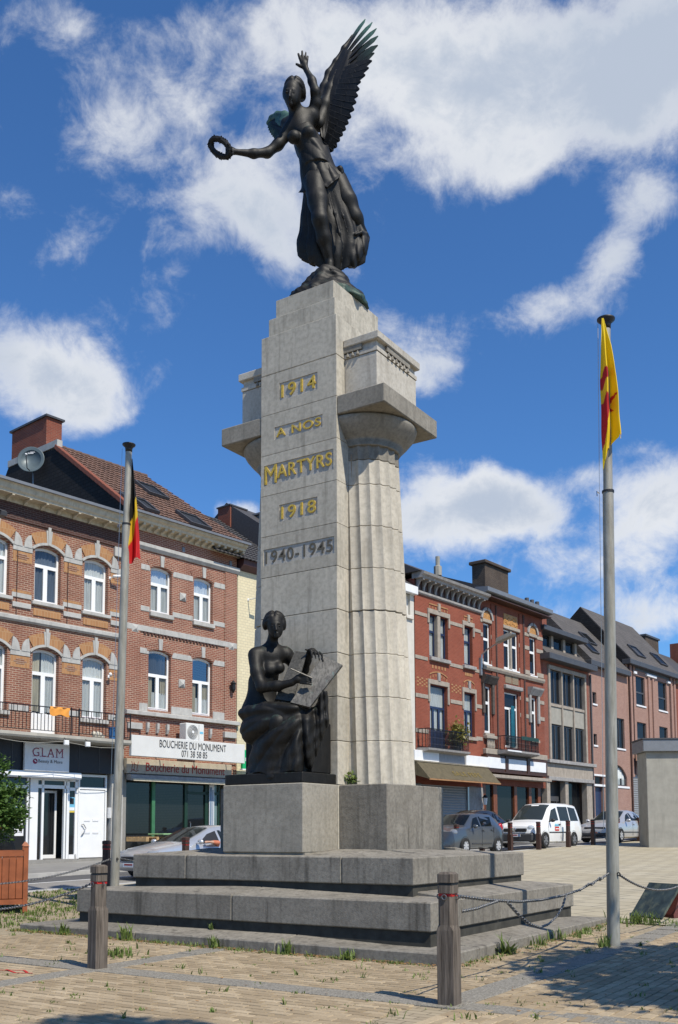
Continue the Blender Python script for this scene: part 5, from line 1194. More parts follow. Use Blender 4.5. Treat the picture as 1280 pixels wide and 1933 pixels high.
b = B().lathe([(.12,0),(.15,.40),(.165,.40),(.165,.43),(.14,.43)], 14); onhouse(HA, 'bucket', b, MA['blue_p'], 'blue plastic bin on the end of the balcony', 'bin', (3.75, -.6, 4.60))
b = B().ell((0,0,.11), (.20,.14,.13), 10, 6).ell((.16,.02,.07), (.12,.12,.09), 8, 5).ell((-.12,.03,.16), (.09,.08,.08), 8, 5); onhouse(HA, 'bag', b, MA['sack'], 'white bag lying on the balcony floor', 'bag', (3.05, -.72, 4.60))
for i, sx in enumerate((1.58, 2.38)):
    t = thing('floodlight', ('left', 'right')[i]+' one of two white floodlights under the balcony edge above the pink lettered sign', 'lamp', HA.world(sx, -1.04, 4.42), HA.rz(), 'floodlights over the beauty shop sign')
    obj('lamp_body', B().bbox(-.085, .085, -.14, -.06, -.16, .0, .012), MA['white'], t); obj('lamp_glass', B().box(-.065, .065, -.147, -.141, -.14, -.02), MA['whitep'], t); obj('bracket', B().tube([(0,-.09,-.02),(-.02,-.04,.07),(0,.06,.10)], .010, 6), MA['iron'], t)
b = B().tube([(-6.5+q*.5, -1.0, 4.40-.12*math.sin(PI*((q*.5) % 2.7)/2.7)) for q in range(22)], .010, 5); HA.o('cable', b, MA['concrete'])
# shop level
b = B().box(-6.5, 4.2, -.14, .1, 3.50, 4.42); HA.o('shop_fascia', b, MA['fascia'])
for xx in (-1.9, .30, 2.75, 3.55): HA.o('fascia_joint', B().box(xx-.008, xx+.008, -.15, -.139, 3.5, 4.4), MA['zincd'])
HA.o('pier', B().bbox(4.16, 4.64, -.05, .3, .4, 4.40, .01), MA['band']); HA.o('pier', B().bbox(4.22, 4.40, -.065, .2, .4, 3.5, .008), MA['whitep'])
HA.o('wall', B().box(-6.5, -6.2, 0, .3, .3, 4.4).box(-6.5, 4.6, 4.5, 4.6, .3, 4.4).box(-6.5, 4.6, .2, 4.5, 3.45, 3.49).box(-6.5, 4.6, .1, 4.5, .3, .66), MA['room'])
SG = thing('shop_sign', 'white sign board reading GLAM Beauty & More over the shop door', 'sign', HA.world(.66, -.18, 3.47), HA.rz())
obj('sign_board', B().bbox(0, 1.63, -.10, 0, 0, .90, .008), MA['whitep'], SG)
g = text_mesh('GLAM', 1.10, .27, .006, MA['wine'], bold=-.012, spacing=1.2); link('lettering', g, SG, loc=(.27, -.108, .46))
b = B()
for xx, zz in ((.30,.455),(.66,.455),(.555,.455),(.80,.455),(.985,.455),(1.13,.455),(1.33,.455),(.55,.725),(1.13,.725),(1.33,.725)): b.box(xx-.05+.02, xx+.05+.02, -.107, -.101, zz, zz+.014)
obj('serif', b, MA['wine'], SG)
link('lettering', text_mesh('Beauty & More', .88, .135, .006, MA['grey_t'], bold=-.008), SG, loc=(.48, -.108, .235))
obj('emblem', B().add([(.365+.085*math.cos(a), -.106, .30+.085*math.sin(a)) for a in np.linspace(0, 2*PI, 25)[:-1]], [tuple(range(24))]).add([(.365+.05*math.cos(a)-.01, -.109, .31+.028*math.sin(a+.6)) for a in np.linspace(0, 2*PI, 17)[:-1]], [tuple(range(16))]), [MA['wine']], SG)
obj('emblem_mark', B().add([(.37+.04*math.cos(a), -.112, .31+.035*math.sin(a-.8)) for a in np.linspace(.4, 2*PI-.6, 14)], [tuple(range(14))]), MA['whitep'], SG)
HA.o('roller_shutter_box', B().prism([(.1,3.26),(-.22,3.26),(-.25,3.30),(-.22,3.47),(.1,3.49)], -6.2, 2.80, 'x'), MA['white'], fix=True)
f = B()
for a, c in ((1.02,1.08),(1.14,1.42),(1.56,1.64),(2.40,2.46),(2.50,2.60),(2.82,2.96)): f.box(a, c, .12, .22, .66, 3.28)
f.box(-6.2, 1.05, .12, .22, .66, .78).box(-6.2, 1.05, .12, .22, 2.93, 3.02).box(1.40, 2.50, .12, .22, 2.95, 3.06).box(1.40, 2.9, .12, .22, 3.2, 3.28).box(2.58, 2.9, .12, .22, .66, .80).box(2.58, 2.9, .12, .22, 2.9, 3.0).box(-2.6, -2.5, .12, .22, .66, 3.2)
sf = HA.o('shopfront', f, MA['white'])
HA.o('pane', B().quad((-6.2,.17,.7),(1.05,.17,.7),(1.05,.17,3.25),(-6.2,.17,3.25)), MA['glass_d'], sf); HA.o('pane', B().quad((2.58,.17,.7),(2.84,.17,.7),(2.84,.17,3.25),(2.58,.17,3.25)), MA['glass_d'], sf)
HA.o('pane', B().quad((1.44,.17,3.06),(2.46,.17,3.06),(2.46,.17,3.2),(1.44,.17,3.2)), MA['glass_d'], sf); HA.o('pane', B().quad((1.42,.17,.7),(1.56,.17,.7),(1.56,.17,2.95),(1.42,.17,2.95)), MA['glass_d'], sf)
d_ = HA.o('glass_door', B().box(1.82, 1.90, .55, .62, .68, 2.9).box(2.33, 2.40, .55, .62, .68, 2.9).box(1.9, 2.33, .55, .62, .68, .80).box(1.9, 2.33, .55, .62, 2.82, 2.9), MA['white'], label='white glazed shop door standing open'); HA.o('pane', B().quad((1.9,.58,.8),(2.33,.58,.8),(2.33,.58,2.82),(1.9,.58,2.82)), MA['glass_d'], d_)
HA.o('interior_floor', B().box(-6.2, 4.1, .2, 4.4, .58, .67), MA['int'])
dr = HA.o('front_door', B().bbox(2.98, 3.98, .10, .16, .68, 2.94, .012).box(2.92, 2.97, .08, .2, .66, 3.46).box(3.99, 4.05, .08, .2, .66, 3.46).box(2.97, 3.99, .08, .2, 2.96, 3.03).box(2.97, 3.99, .08, .2, 3.38, 3.46), MA['white'], label='white front door with four small slots and a bent handle')
HA.o('pane', B().quad((2.97,.14,3.03),(3.99,.14,3.03),(3.99,.14,3.38),(2.97,.14,3.38)), MA['glass_d'], dr)
for xx in (3.28, 3.62):
    for zz in (1.93, 1.52): HA.o('door_slot', B().bbox(xx-.12, xx+.12, .085, .11, zz-.045, zz+.045, .008), MA['whitep'], dr)
HA.o('door_handle', B().tube([(3.05,.07,1.78),(3.10,.03,1.80),(3.20,.03,1.66),(3.10,.03,1.50),(3.05,.07,1.42)], .016, 6), MA['steel'], dr)
HA.o('letterbox', B().bbox(4.08, 4.17, -.03, .1, 2.0, 2.36, .01), MA['whitep'])
def poster(h, x0, x1, z0, z1, y, cols, label, grp=None):
    t = thing('poster', label, 'poster', h.world((x0+x1)/2, y, z0), h.rz(), grp); w = x1-x0; hh = z1-z0
    obj('sheet', B().box(-w/2, w/2, 0, .004, 0, hh), cols[0], t)
    for (a, c, e, g_, m) in cols[1]: obj('print', B().quad((-w/2+a*w, -.003, e*hh), (-w/2+c*w, -.003, e*hh), (-w/2+c*w, -.003, g_*hh), (-w/2+a*w, -.003, g_*hh)), m, t)
skyb = plain('print sky blue', (.16,.45,.62), .5); yelp = plain('print yellow', (.65,.5,.08), .5)
poster(HA, 2.60, 2.84, 2.18, 2.68, .155, (skyb, [(.15,.8,.55,.95,MA['black']),(.0,1,.0,.12,yelp),(.1,.9,.14,.34,MA['whitep'])]), 'blue poster with a dark hair shape on the sidelight of the shop door')
poster(HA, .62, .86, 2.02, 2.36, .155, (MA['whitep'], [(.1,.5,.6,.9,skyb),(.2,.5,.1,.4,MA['wine']),(.15,.6,.42,.55,yelp)]), 'small white flyer with a blue number, topmost on the shop window')
poster(HA, .70, .92, 1.70, 2.0, .155, (MA['whitep'], [(.1,.9,.2,.25,MA['grey_t']),(.1,.9,.4,.44,MA['grey_t']),(.1,.9,.6,.64,MA['grey_t'])]), 'plain white notice between two flyers on the shop window')
poster(HA, .62, .94, 1.42, 1.68, .152, (MA['whitep'], [(.2,.35,.35,.6,MA['char_t']),(.45,.6,.4,.5,MA['char_t']),(.68,.82,.35,.6,MA['char_t'])]), 'white notice with black pictograms, lowest on the shop window')
poster(HA, -.02-.35, .02, 1.05, 1.88, .152, (MA['black'], [(.0,1,.0,.32,MA['red_t']),(.3,.85,.42,.85,MA['skin']),(.1,.9,.05,.08,MA['whitep']),(.1,.9,.14,.18,MA['whitep']),(0,1,.95,1,MA['whitep'])]), 'tall poster with a face above red lines at the left edge')
poster(HA, .06, .46, 1.60, 1.90, .150, (MA['whitep'], [(.0,.12,.1,.7,MA['redp']),(.15,.4,0,.9,MA['redp']),(.5,.6,.1,.9,MA['black']),(.7,.85,.1,.8,yelp),(.88,.98,.2,.95,skyb)]), 'row of red and white product cards in the shop window')
# cameras and the dark lantern
def wallcam(h, x, y, z, label, flip=1):
    t = thing('security_camera', label, 'camera', h.world(x, 0, z), h.rz()); obj('camera_body', B().tube([(-.02,y,-.03),(.24*flip,y-.06,.02)], .05, 10), MA['white'], t, smooth=True); obj('bracket', B().tube([(0,.02,-.06),(0,y,-.05)], .02, 6).box(-.04, .04, -.02, .02, -.10, .0), MA['white'], t)
wallcam(HA, 3.96, -.22, 10.35, 'white bullet camera beside the upper right window of the beauty shop house'); wallcam(HA, 3.98, -.16, 6.9, 'small white camera beside the lower right window above the balcony', -.4)
t = thing('wall_lantern', 'dark street lantern jutting in at the left edge under the cornice', 'lamp', HA.world(-.62, 0, 11.25), HA.rz()); obj('lamp_head', B().prism([(-.5,.02),(-.95,.0),(-.98,.12),(-.85,.20),(-.55,.20)], -.05, .16, 'x').xf(Matrix.Translation((0,.2,0))), MA['trim'], t, fix=True); obj('lamp_arm', B().tube([(0,0,-.1),(0,-.25,.05),(.02,-.4,.1)], .025, 8), MA['trim'], t)

# --- butcher's house
HB = House('butcher_house', 'red brick house with tiled roof above the butcher shop', FLO, FLA, 4.66, .62)
bu = [(5.75,6.72),(7.79,8.74)]; bl = [(5.69,6.72),(7.76,8.75)]
opsB = [(a, c, 9.42, 11.02, 11.13) for a, c in bu]+[(a, c, 5.88, 7.95, 8.06) for a, c in bl]
wall(HB, 4.66, 10.0, 4.0, 12.36, opsB, MA['bk_b'])
for i, (a, c) in enumerate(bu): window(HB, a, c, 9.42, 11.02, 11.13, sill=(.06,.10,.16), tr=.68, cur='net', y=.14, curm=[(a, a+.40, 9.5, 10.5, 'net'), (c-.36, c, 9.5, 10.5, 'net'), (a, c, 10.5, 11.1, 'net')])
for i, (a, c) in enumerate(bl): window(HB, a, c, 5.88, 7.95, 8.06, sill=None, tr=.62, y=.14, cur='net', curm=[(a, a+.34, 5.95, 7.1, 'net2'), (c-.33, c-.05, 6.5, 7.1, 'net2'), (a+.28, c, 5.95, 6.55, 'net')]+([(a, c, 7.2, 8.05, 'netd')] if i == 0 else []))
spB = [(4.66,5.0),(5.0,5.70),(6.77,7.74),(8.79,9.35),(9.35,10.0)]
bands(HB, 'band', [(10.90,11.10),(9.40,9.58),(7.86,8.06)], spB, .02)
bands(HB, 'band', [(5.80,6.08)], [(4.66,5.66),(6.75,7.74),(8.78,10.0)], .03)
HB.o('string_course', B().prism([(.1,11.62),(-.05,11.62),(-.13,11.73),(-.13,11.85),(.1,11.88)], 4.66, 10.06, 'x'), MA['band'], fix=True)
HB.o('string_course', B().bbox(4.66, 10.0, -.05, .1, 8.65, 8.86, .01), MA['band'])
HB.o('string_course', B().prism([(.1,5.62),(-.16,5.64),(-.16,5.76),(-.05,5.80),(.1,5.80)], 4.66, 10.1, 'x'), MA['band'], fix=True)
den = B().box(-.05, .05, -.045, .05, 0, .07).mesh('dentil', MA['bk_dk'])
for i in range(22): link('dentil', den, HB.r, loc=(5.5+.165*i-HB.s0, 0, 8.57-HB.zg))
for a, c, zs, zc in [(a, c, 11.02, 11.13) for a, c in bu]+[(a, c, 7.95, 8.06) for a, c in bl]:
    for k in range(17):
        if k in (8,): continue
        HB.o('arch_brick', B().prism(vous(a-.05, c+.05, zs-.01, zc+.01, k/17+.004, (k+1)/17-.004, .02, .30, 1), -.022, .05, 'y'), MA['bk_b'], fix=True)
    HB.o('keystone', B().prism(vous(a-.05, c+.05, zs-.01, zc+.01, .44, .56, .0, .40, 2), -.06, .05, 'y'), MA['band'], fix=True)
def diamond(x, z, w=.30): HB.o('diamond_stone', B().add([(x-w/2,-.02,z-w/2),(x+w/2,-.02,z-w/2),(x+w/2,-.02,z+w/2),(x-w/2,-.02,z+w/2),(x,-.11,z-.03),(x-w/2,.05,z-w/2),(x+w/2,.05,z-w/2),(x+w/2,.05,z+w/2),(x-w/2,.05,z+w/2)], [(0,1,4),(1,2,4),(2,3,4),(3,0,4),(0,5,6,1),(1,6,7,2),(2,7,8,3),(3,8,5,0)]), MA['band'])
diamond(7.25, 10.22); diamond(7.24, 6.98); diamond(5.05, 8.72, .36); diamond(9.70, 8.72, .36)
for x, z in ((4.95,12.08),(7.25,12.02),(9.65,12.0)): HB.o('anchor_plate', B().box(x-.06, x+.06, -.03, .02, z-.09, z+.09), MA['zinc'])
HB.o('pilaster', B().box(9.36, 9.98, -.04, .02, 4.1, 11.6), MA['bk_b']); HB.o('pilaster', B().box(4.66, 5.28, -.04, .02, 4.1, 11.6), MA['bk_b'])
HB.o('cornice', B().prism([(.1,12.30),(-.05,12.30),(-.06,12.42),(-.12,12.46),(-.38,12.50),(-.40,12.58),(-.50,12.64),(-.54,12.74),(.1,12.74)], 4.66, 10.12, 'x'), MA['cream'], fix=True)
HB.o('gutter', B().prism([(-.46,12.72),(-.62,12.72),(-.62,12.80),(-.46,12.80)], 4.60, 10.2, 'x'), MA['zinc'])
mod = B().prism([(-.05,12.32),(-.10,12.30),(-.16,12.36),(-.34,12.42),(-.36,12.50),(-.05,12.50)], -.055, .055, 'x').mesh('modillion', MA['cream'])
for i in range(17): link('modillion', mod, HB.r, loc=(4.85+.325*i-HB.s0, 0, -HB.zg))
# roof of courses of pantiles, gable clad black, verge tiles
Y0, Z0, Y1, Z1 = -.50, 12.74, 4.45, 16.38; sl = math.hypot(Y1-Y0, Z1-Z0); dy, dzz = (Y1-Y0)/sl, (Z1-Z0)/sl
RF = HB.o('roof', B().add([(4.62,Y0,Z0-.06),(10.1,Y0,Z0-.06),(8.95,Y1,Z1-.06),(4.62,Y1,Z1-.06),(4.62,8.6,12.9),(10.1,8.6,12.9)], [(0,1,2,3),(3,2,5,4),(0,3,4)]), MA['tile_d'])
b = B(); nr = 18; step_ = sl/nr
for r_ in range(nr):
    t0, t1 = r_*step_-.05, (r_+1)*step_; xe = 10.1+(8.95-10.1)*min(1, (r_+.5)/nr); n = int((xe-4.62)/.0525); vs = []
    for i in range(n+1):
        x = 4.62+(xe-4.62)*i/n; hgt = .035*abs(math.sin((i+(r_ % 2)*.0)*PI/4))+random.uniform(0, .006)
        for t, e in ((t0, .045), (t0, .010), (t1, .0)): vs.append((x, Y0+dy*t-dzz*(hgt+e), Z0+dzz*t+dy*(hgt+e)))
    fs = []
    for i in range(n): fs += [(3*i, 3*i+3, 3*i+5, 3*i+2), (3*i+1, 3*i+4, 3*i+3, 3*i)]
    b.add(vs, fs)
stuff(HB.o('roof_tiles', b, MA['tile'], RF))
vt = B().bbox(-.06, .14, -.19, .17, -.10, .075, .02).mesh('verge_tile', MA['verge']); ang = math.atan2(dzz, dy)
for i in range(19):
    t = (i+.5)*sl/19; link('verge_tile', vt, RF, M=Matrix.Translation((4.60, Y0+dy*t, Z0+dzz*t)) @ Matrix.Rotation(ang+.05, 4, 'X'))
rt_ = B().tube([(0,0,0),(.36,0,.01)], [.10,.11], 8).mesh('ridge_tile', MA['tile'])
for i in range(12): link('ridge_tile', rt_, RF, loc=(4.66+.36*i, Y1, Z1+.01))
HB.o('gable_wall', B().prism([(-.45,12.4),(-.45,12.72),(4.42,16.30),(7.75,16.45),(9.0,14.6),(9.0,12.4)], 4.60, 4.72, 'x'), MA['bk_black'], fix=True)
HB.o('gable_coping', B().box(4.56, 4.80, 4.3, 7.8, 16.36, 16.62), MA['band'])
CH = HB.o('chimney', B().box(4.62, 5.32, 5.15, 7.62, 16.5, 17.78), MA['bk_ch'], RF.parent if False else None); HB.o('chimney_cap', B().box(4.55, 5.40, 5.06, 7.72, 17.78, 17.86), MA['zincd'], CH)
def skylight(x0, x1, t0, t1, parent, P, Q, name='skylight', mat='glass_d', h=None):
    l = math.hypot(Q[0]-P[0], Q[1]-P[1]); ey, ez = (Q[0]-P[0])/l, (Q[1]-P[1])/l; M = Matrix(((1,0,0,x0),(0,ey,-ez,P[0]+ey*t0),(0,ez,ey,P[1]+ez*t0),(0,0,0,1))); w, L = x1-x0, t1-t0
    b = B().box(0, w, 0, .07, .02, .13).box(0, w, L-.07, L, .02, .13).box(0, .07, .07, L-.07, .02, .13).box(w-.07, w, .07, L-.07, .02, .13); b.xf(M); f_ = (h or HB).o(name, b, MA['zincd'], parent)
    q = B().quad((.06,.06,.10),(w-.06,.06,.10),(w-.06,L-.06,.10),(.06,L-.06,.10)); q.xf(M); (h or HB).o('pane', q, MA[mat], f_ if not parent else parent)
for x0, x1, t0, t1 in ((7.05,8.05,2.9,4.1), (5.25,5.85,.25,1.35), (4.72,5.05,.7,1.4), (7.3,8.35,.2,1.35)): skylight(x0, x1, t0, t1, None, (Y0, Z0+.06), (Y1, Z1+.06))
D_ = thing('satellite_dish', 'grey satellite dish on the black gable beside the chimney', 'satellite dish', HB.world(4.42, 5.5, 15.4), HB.rz())
dm = Matrix.Translation((-.28, -.1, .55)) @ Vector((-.72,-.62,.10)).to_track_quat('Z', 'Y').to_matrix().to_4x4()
b = B().lathe([(.0,.0),(.2,.008),(.4,.03),(.50,.05),(.525,.055),(.53,.03)], 28); b.xf(dm); obj('dish', b, MA['dish'], D_, smooth=True)
b = B().tube([(0,-.5,.1),(0,-.55,.42),(0,-.15,.62)], .02, 6); b.xf(dm); obj('feed_arm', b, MA['trim'], D_); obj('mast', B().tube([(.18,.02,-.9),(-.10,.0,-.7),(-.12,0,.5)], .03, 8), MA['zinc'], D_); b = B().ell((0,-.1,.62), (.05,.05,.07), 8, 6); b.xf(dm); obj('receiver', b, MA['whitep'], D_)
lg = text_mesh('Classic Club', .34, .07, .003, MA['whitep']); 
lo_ = link('printed_mark', B().box(-.12, .10, -.002, .0, 0, .03).box(-.02, .16, -.002, .0, .05, .07).mesh('printed_mark', MA['whitep']), D_); lo_.matrix_local = dm @ Matrix.Translation((0, .22, .085)) @ Matrix.Rotation(R(-90), 4, 'X')
V_ = thing('vent_pipe', 'small black roof vent with a cowl by the satellite dish', 'vent', HB.world(4.2, 7.3, 12.6), HB.rz()); obj('pipe', B().lathe([(.11,0),(.11,2.45),(.17,2.45),(.17,2.6),(.10,2.75),(.0,2.8)], 12), MA['black'], V_)
# air conditioner, signs
AC = thing('air_conditioner', 'cream outdoor air conditioning unit standing on the butcher sign', 'air conditioner', HB.world(7.38, -.42, 4.82), HB.rz())
obj('casing', B().bbox(-.43, .43, -.20, .18, 0, .64, .02), MA['ac'], AC)
obj('fan_grille', B().add([(-.12+.26*math.cos(a), -.204, .32+.26*math.sin(a)) for a in np.linspace(0, 2*PI, 33)[:-1]], [tuple(range(32))]), plain('grille grey', (.22,.22,.215), .6, 0, .1), AC)
b = B()
for rr in (.06,.11,.16,.21,.25): b.tube([(-.12+rr*math.cos(a), -.212, .32+rr*math.sin(a)) for a in np.linspace(0, 2*PI, 25)[:-1]], .006, 4, close=True)
obj('grille_ring', b, MA['ac'], AC); obj('fan_hub', B().add([(-.12+.05*math.cos(a), -.222, .32+.05*math.sin(a)) for a in np.linspace(0, 2*PI, 17)[:-1]], [tuple(range(16))]), MA['white'], AC); obj('casing_seam', B().box(.17, .178, -.207, -.2, .02, .62), MA['trim'], AC); obj('badge', B().box(.22, .38, -.205, -.2, .28, .36), skyb, AC)
S1 = thing('shop_sign', 'long white board reading BOUCHERIE DU MONUMENT 071 38 58 85', 'sign', HB.world(4.21, -.94, 4.09), HB.rz())
obj('sign_board', B().bbox(0, 5.24, -.09, .05, 0, .71, .01), MA['offw'], S1); obj('board_edge', B().box(5.235, 5.26, -.095, .06, -.005, .715), MA['whitep'], S1)
link('lettering', text_mesh('BOUCHERIE DU MONUMENT', 3.12, .255, .006, MA['char_t'], bold=-.010), S1, loc=(1.19, -.10, .365)); link('lettering', text_mesh('071 38 58 85', 1.20, .225, .006, MA['char_t'], bold=-.010), S1, loc=(2.18, -.10, .085))
for xx in (.3, 1.8, 3.4, 5.0): obj('bracket', B().box(xx-.02, xx+.02, .05, .96, .55, .60), MA['iron'], S1)
S2 = thing('shop_sign', 'cream fascia with red letters reading Boucherie du Monument under the white board', 'sign', HB.world(4.66, -.10, 3.56), HB.rz())
obj('sign_board', B().bbox(0, 4.95, -.10, .1, 0, .52, .01), plain('cream fascia', (.42,.37,.29), .5, 0, .12, 3, 0, 60, .4, ((.28,.22,.16), .5)), S2); link('lettering', text_mesh('Boucherie du Monument', 3.75, .30, .006, MA['red_t']), S2, loc=(.82, -.108, .10))
b = B()
for P in ([(.20,.10),(.24,.3),(.2,.42)],[(.3,.08),(.34,.28),(.3,.40)],[(.42,.1),(.46,.3),(.5,.42)],[(.16,.05),(.28,.14),(.4,.06),(.5,.12)],[(.24,.3),(.3,.34),(.4,.3),(.46,.3)]): b.tube([(x_, -.106, z_) for x_, z_ in P], .010, 4)
obj('emblem', b, MA['red_t'], S2)
HB.o('awning_cassette', B().prism([(-.10,3.34),(-.36,3.30),(-.40,3.36),(-.36,3.50),(-.10,3.55)], 4.72, 9.55, 'x'), MA['grey_w'], fix=True); HB.o('awning_front_bar', B().box(4.78, 9.5, -.44, -.39, 3.29, 3.37), MA['cream'])
HB.o('wall', B().box(4.66, 4.80, 0, .3, .3, 4.0), MA['room']); HB.o('wall', B().box(9.62, 10.0, 0, .3, .3, 4.0), MA['room']); HB.o('wall', B().box(4.8, 9.62, 0, .3, 3.36, 4.0), MA['room']); HB.o('interior_wall', B().box(4.66, 10, 6, 6.2, .3, 4), MA['room']); HB.o('interior_floor', B().box(4.7, 9.9, .1, 6, .3, .68), MA['int']); HB.o('wall', B().box(9.64, 10.02, -.02, .05, .3, 4.0), MA['bk_b'], label='brown brick pier beside the butcher shop')
f = B()
for a, c in ((4.80,4.86),(6.02,6.10),(7.52,7.66),(8.52,8.66),(9.18,9.24)): f.box(a, c, .08, .18, .66, 3.36)
f.box(4.8, 9.2, .08, .18, .66, .84).box(7.6, 9.2, .08, .18, 2.92, 3.02); sf = HB.o('shopfront', f, MA['dgreen']); HB.o('green_mullion', B().box(5.98, 6.12, .05, .12, .84, 3.36), MA['green'], sf)
HB.o('pane', B().quad((4.8,.14,.8),(7.55,.14,.8),(7.55,.14,3.36),(4.8,.14,3.36)), MA['glass_d'], sf); HB.o('pane', B().quad((7.62,.14,.8),(8.55,.14,.8),(8.55,.14,3.36),(7.62,.14,3.36)), MA['glass_d'], sf); HB.o('pane', B().quad((8.62,.15,.8),(9.2,.15,.8),(9.2,.15,3.36),(8.62,.15,3.36)), glass('pale glass', (.6,.7,.72), .1, .6, (.25,.36,.38)), sf)
HB.o('door_handle', B().tube([(7.74,.05,1.5),(7.74,.0,1.55),(7.74,.0,1.85),(7.74,.05,1.9)], .014, 6), MA['steel'], sf)
vb = HB.o('vertical_banner', B().box(8.68, 8.92, .03, .05, 1.0, 3.3), MA['whitep']); HB.o('print', B().box(8.72, 8.88, .022, .029, 1.1, 1.3).box(8.70, 8.80, .022, .029, 1.5, 3.2).box(8.83, 8.88, .022, .029, 1.6, 3.1), plain('banner print', (.16,.22,.3), .6), vb)
HB.o('wall_lamp', B().lathe([(.0,6.85),(.05,6.92),(.09,7.0),(.09,7.2),(.12,7.24),(.03,7.34),(.0,7.38)], 8, 9.68, -.18).box(9.67, 9.69, -.18, 0, 7.0, 7.03), MA['iron'])
for xx in (4.75, 9.3): HB.o('cornice_block', B().bbox(xx, xx+.62, -.14, .05, 5.12, 5.34, .01), MA['band'])
for i, xx in enumerate((5.65,6.1,6.55,8.2,8.62)): HB.o('corbel', B().prism([(.02,5.05),(-.06,5.05),(-.11,5.2),(-.11,5.4),(.02,5.4)], xx-.05, xx+.05, 'x'), MA['band'])
# things in front of the butcher: green table, pallets, sacks
TB = thing('table', 'pale green folding table in front of the butcher window', 'table', (*HB.world(6.35, -1.25, 0)[:2], gz(*HB.world(6.35,-1.25,0)[:2])+.0), HB.rz())
obj('tabletop', B().bbox(-1.25, 1.35, -.42, .42, .80, .86, .015), MA['lgreen'], TB)
for x in (-1.0, 1.1):
    for y in (-.3, .3): obj('leg', B().box(x-.03, x+.03, y-.03, y+.03, 0, .80), MA['dgreen'], TB)
for i, zz in enumerate((.0, .20, .40)):
    x, y = -1.0-.05*i, -.2
    p = HB.world(5.15-.06*i, -1.0+.04*i, 0); zg = gz(*p[:2])+zz
    if i == 2: p = HB.world(5.02, -.95, 0); zg = gz(*p[:2])+.62
    t = thing('pallet', ('lowest wooden pallet of the stack beside the green table', 'second wooden pallet of the stack beside the green table', 'wooden crate slats leaning higher, behind the green table end')[i], 'pallet', (p[0], p[1], zg), HB.rz()+.05*i, 'pallets before the butcher shop')
    for k in range(5): obj('plank', B().box(-.55, .55, -.4+k*.2-.07, -.4+k*.2+.07, .13, .155), MA['plwood'], t)
    for k in range(3): obj('block', B().box(-.55+k*.49, -.42+k*.49, -.47, .47, 0, .13), MA['plwood'], t)
for i, (dx, dy_, zz, r_) in enumerate(((.2,-.1,.0,.20),(.55,.0,.0,.17),(.9,-.15,.0,.19),(.35,.0,.26,.16),(1.15,.05,.0,.15),(.75,-.05,.27,.13))):
    p = HB.world(6.0+dx, -1.2+dy_, 0); b = B().ell((0,0,r_*.85), (r_*1.15,r_*.9,r_*.9), 10, 7)
    b.v = [(x+random.gauss(0,.012), y+random.gauss(0,.012), max(0, z+random.gauss(0,.012))) for x, y, z in b.v]; o = obj('sack', b, MA['sack']); o.location = (p[0], p[1], gz(*p[:2])+zz)
    tag(o, ('largest pale sack at the left end of the heap under the green table','pale sack lying second from the left under the green table','pale sack lying third from the left under the green table','pale sack on top of the left part of the heap under the green table','small pale sack at the right end of the heap under the green table','smallest pale sack on top of the right part of the heap under the green table')[i], 'sack', 'sacks under the green table')
# --- cream tiled house behind the stele
HC = House('cream_tiled_house', 'cream glazed tile house with dark roof, mostly hidden by the memorial', FLO, FLA, 10.05, .7)
wall(HC, 10.05, 16.9, .3, 11.86, [(12.0,13.1,8.6,10.6,10.6),(12.0,13.1,5.0,7.2,7.2),(14.2,15.3,8.6,10.6,10.6)], MA['cream_t'], name='wall')
window(HC, 12.0, 13.1, 8.6, 10.6); window(HC, 12.0, 13.1, 5.0, 7.2); window(HC, 14.2, 15.3, 8.6, 10.6)
HC.o('cornice', B().prism([(.1,11.80),(-.08,11.84),(-.30,12.0),(-.34,12.22),(.1,12.22)], 10.08, 16.9, 'x'), plain('plum brown cornice', (.07,.03,.032), .5), fix=True)
RC = HC.o('roof', B().add([(8.6,-.38,12.2),(16.9,-.38,12.2),(16.9,4.5,15.55),(8.6,4.5,15.55),(16.9,9,12.2),(8.6,9,12.2)], [(0,1,2,3),(3,2,4,5)]), MA['tile_d'])
b = B(); q0, q1 = (-.38,12.2), (4.5,15.55); sl2 = math.hypot(q1[0]-q0[0], q1[1]-q0[1]); ey, ez = (q1[0]-q0[0])/sl2, (q1[1]-q0[1])/sl2
for r_ in range(17):
    t0, t1 = r_*sl2/17-.05, (r_+1)*sl2/17; vs = []; n = 110
    for i in range(n+1):
        x = 8.6+5.6*i/n; hg = .035*abs(math.sin(i*PI/4))
        for t, e in ((t0,.045),(t0,.01),(t1,0)): vs.append((x, q0[0]+ey*t-ez*(hg+e), q0[1]+ez*t+ey*(hg+e)))
    b.add(vs, [f for i in range(n) for f in ((3*i,3*i+3,3*i+5,3*i+2),(3*i+1,3*i+4,3*i+3,3*i))])
stuff(HC.o('roof_tiles', b, MA['tile_d'], RC))
c_ = HC.o('chimney', B().box(13.0, 14.0, 3.6, 4.4, 14.6, 16.0), MA['bk_ch']); HC.o('chimney_cap', B().box(12.95, 14.05, 3.55, 4.45, 16.0, 16.06), MA['zincd'], c_)
d_ = HC.o('dormer', B().box(14.15, 16.2, 1.8, 4.5, 13.7, 15.7), MA['zinc']); HC.o('dormer_roof', B().box(14.05, 16.3, 1.7, 4.5, 15.7, 15.78), MA['zinc'], d_); HC.o('pane', B().quad((14.3,1.78,14.0),(16.1,1.78,14.0),(16.1,1.78,15.6),(14.3,1.78,15.6)), MA['glass_d'], d_)
wallcam(HC, 10.62, -.5, 10.78, 'white camera on a bracket on the cream tiled wall', 1)
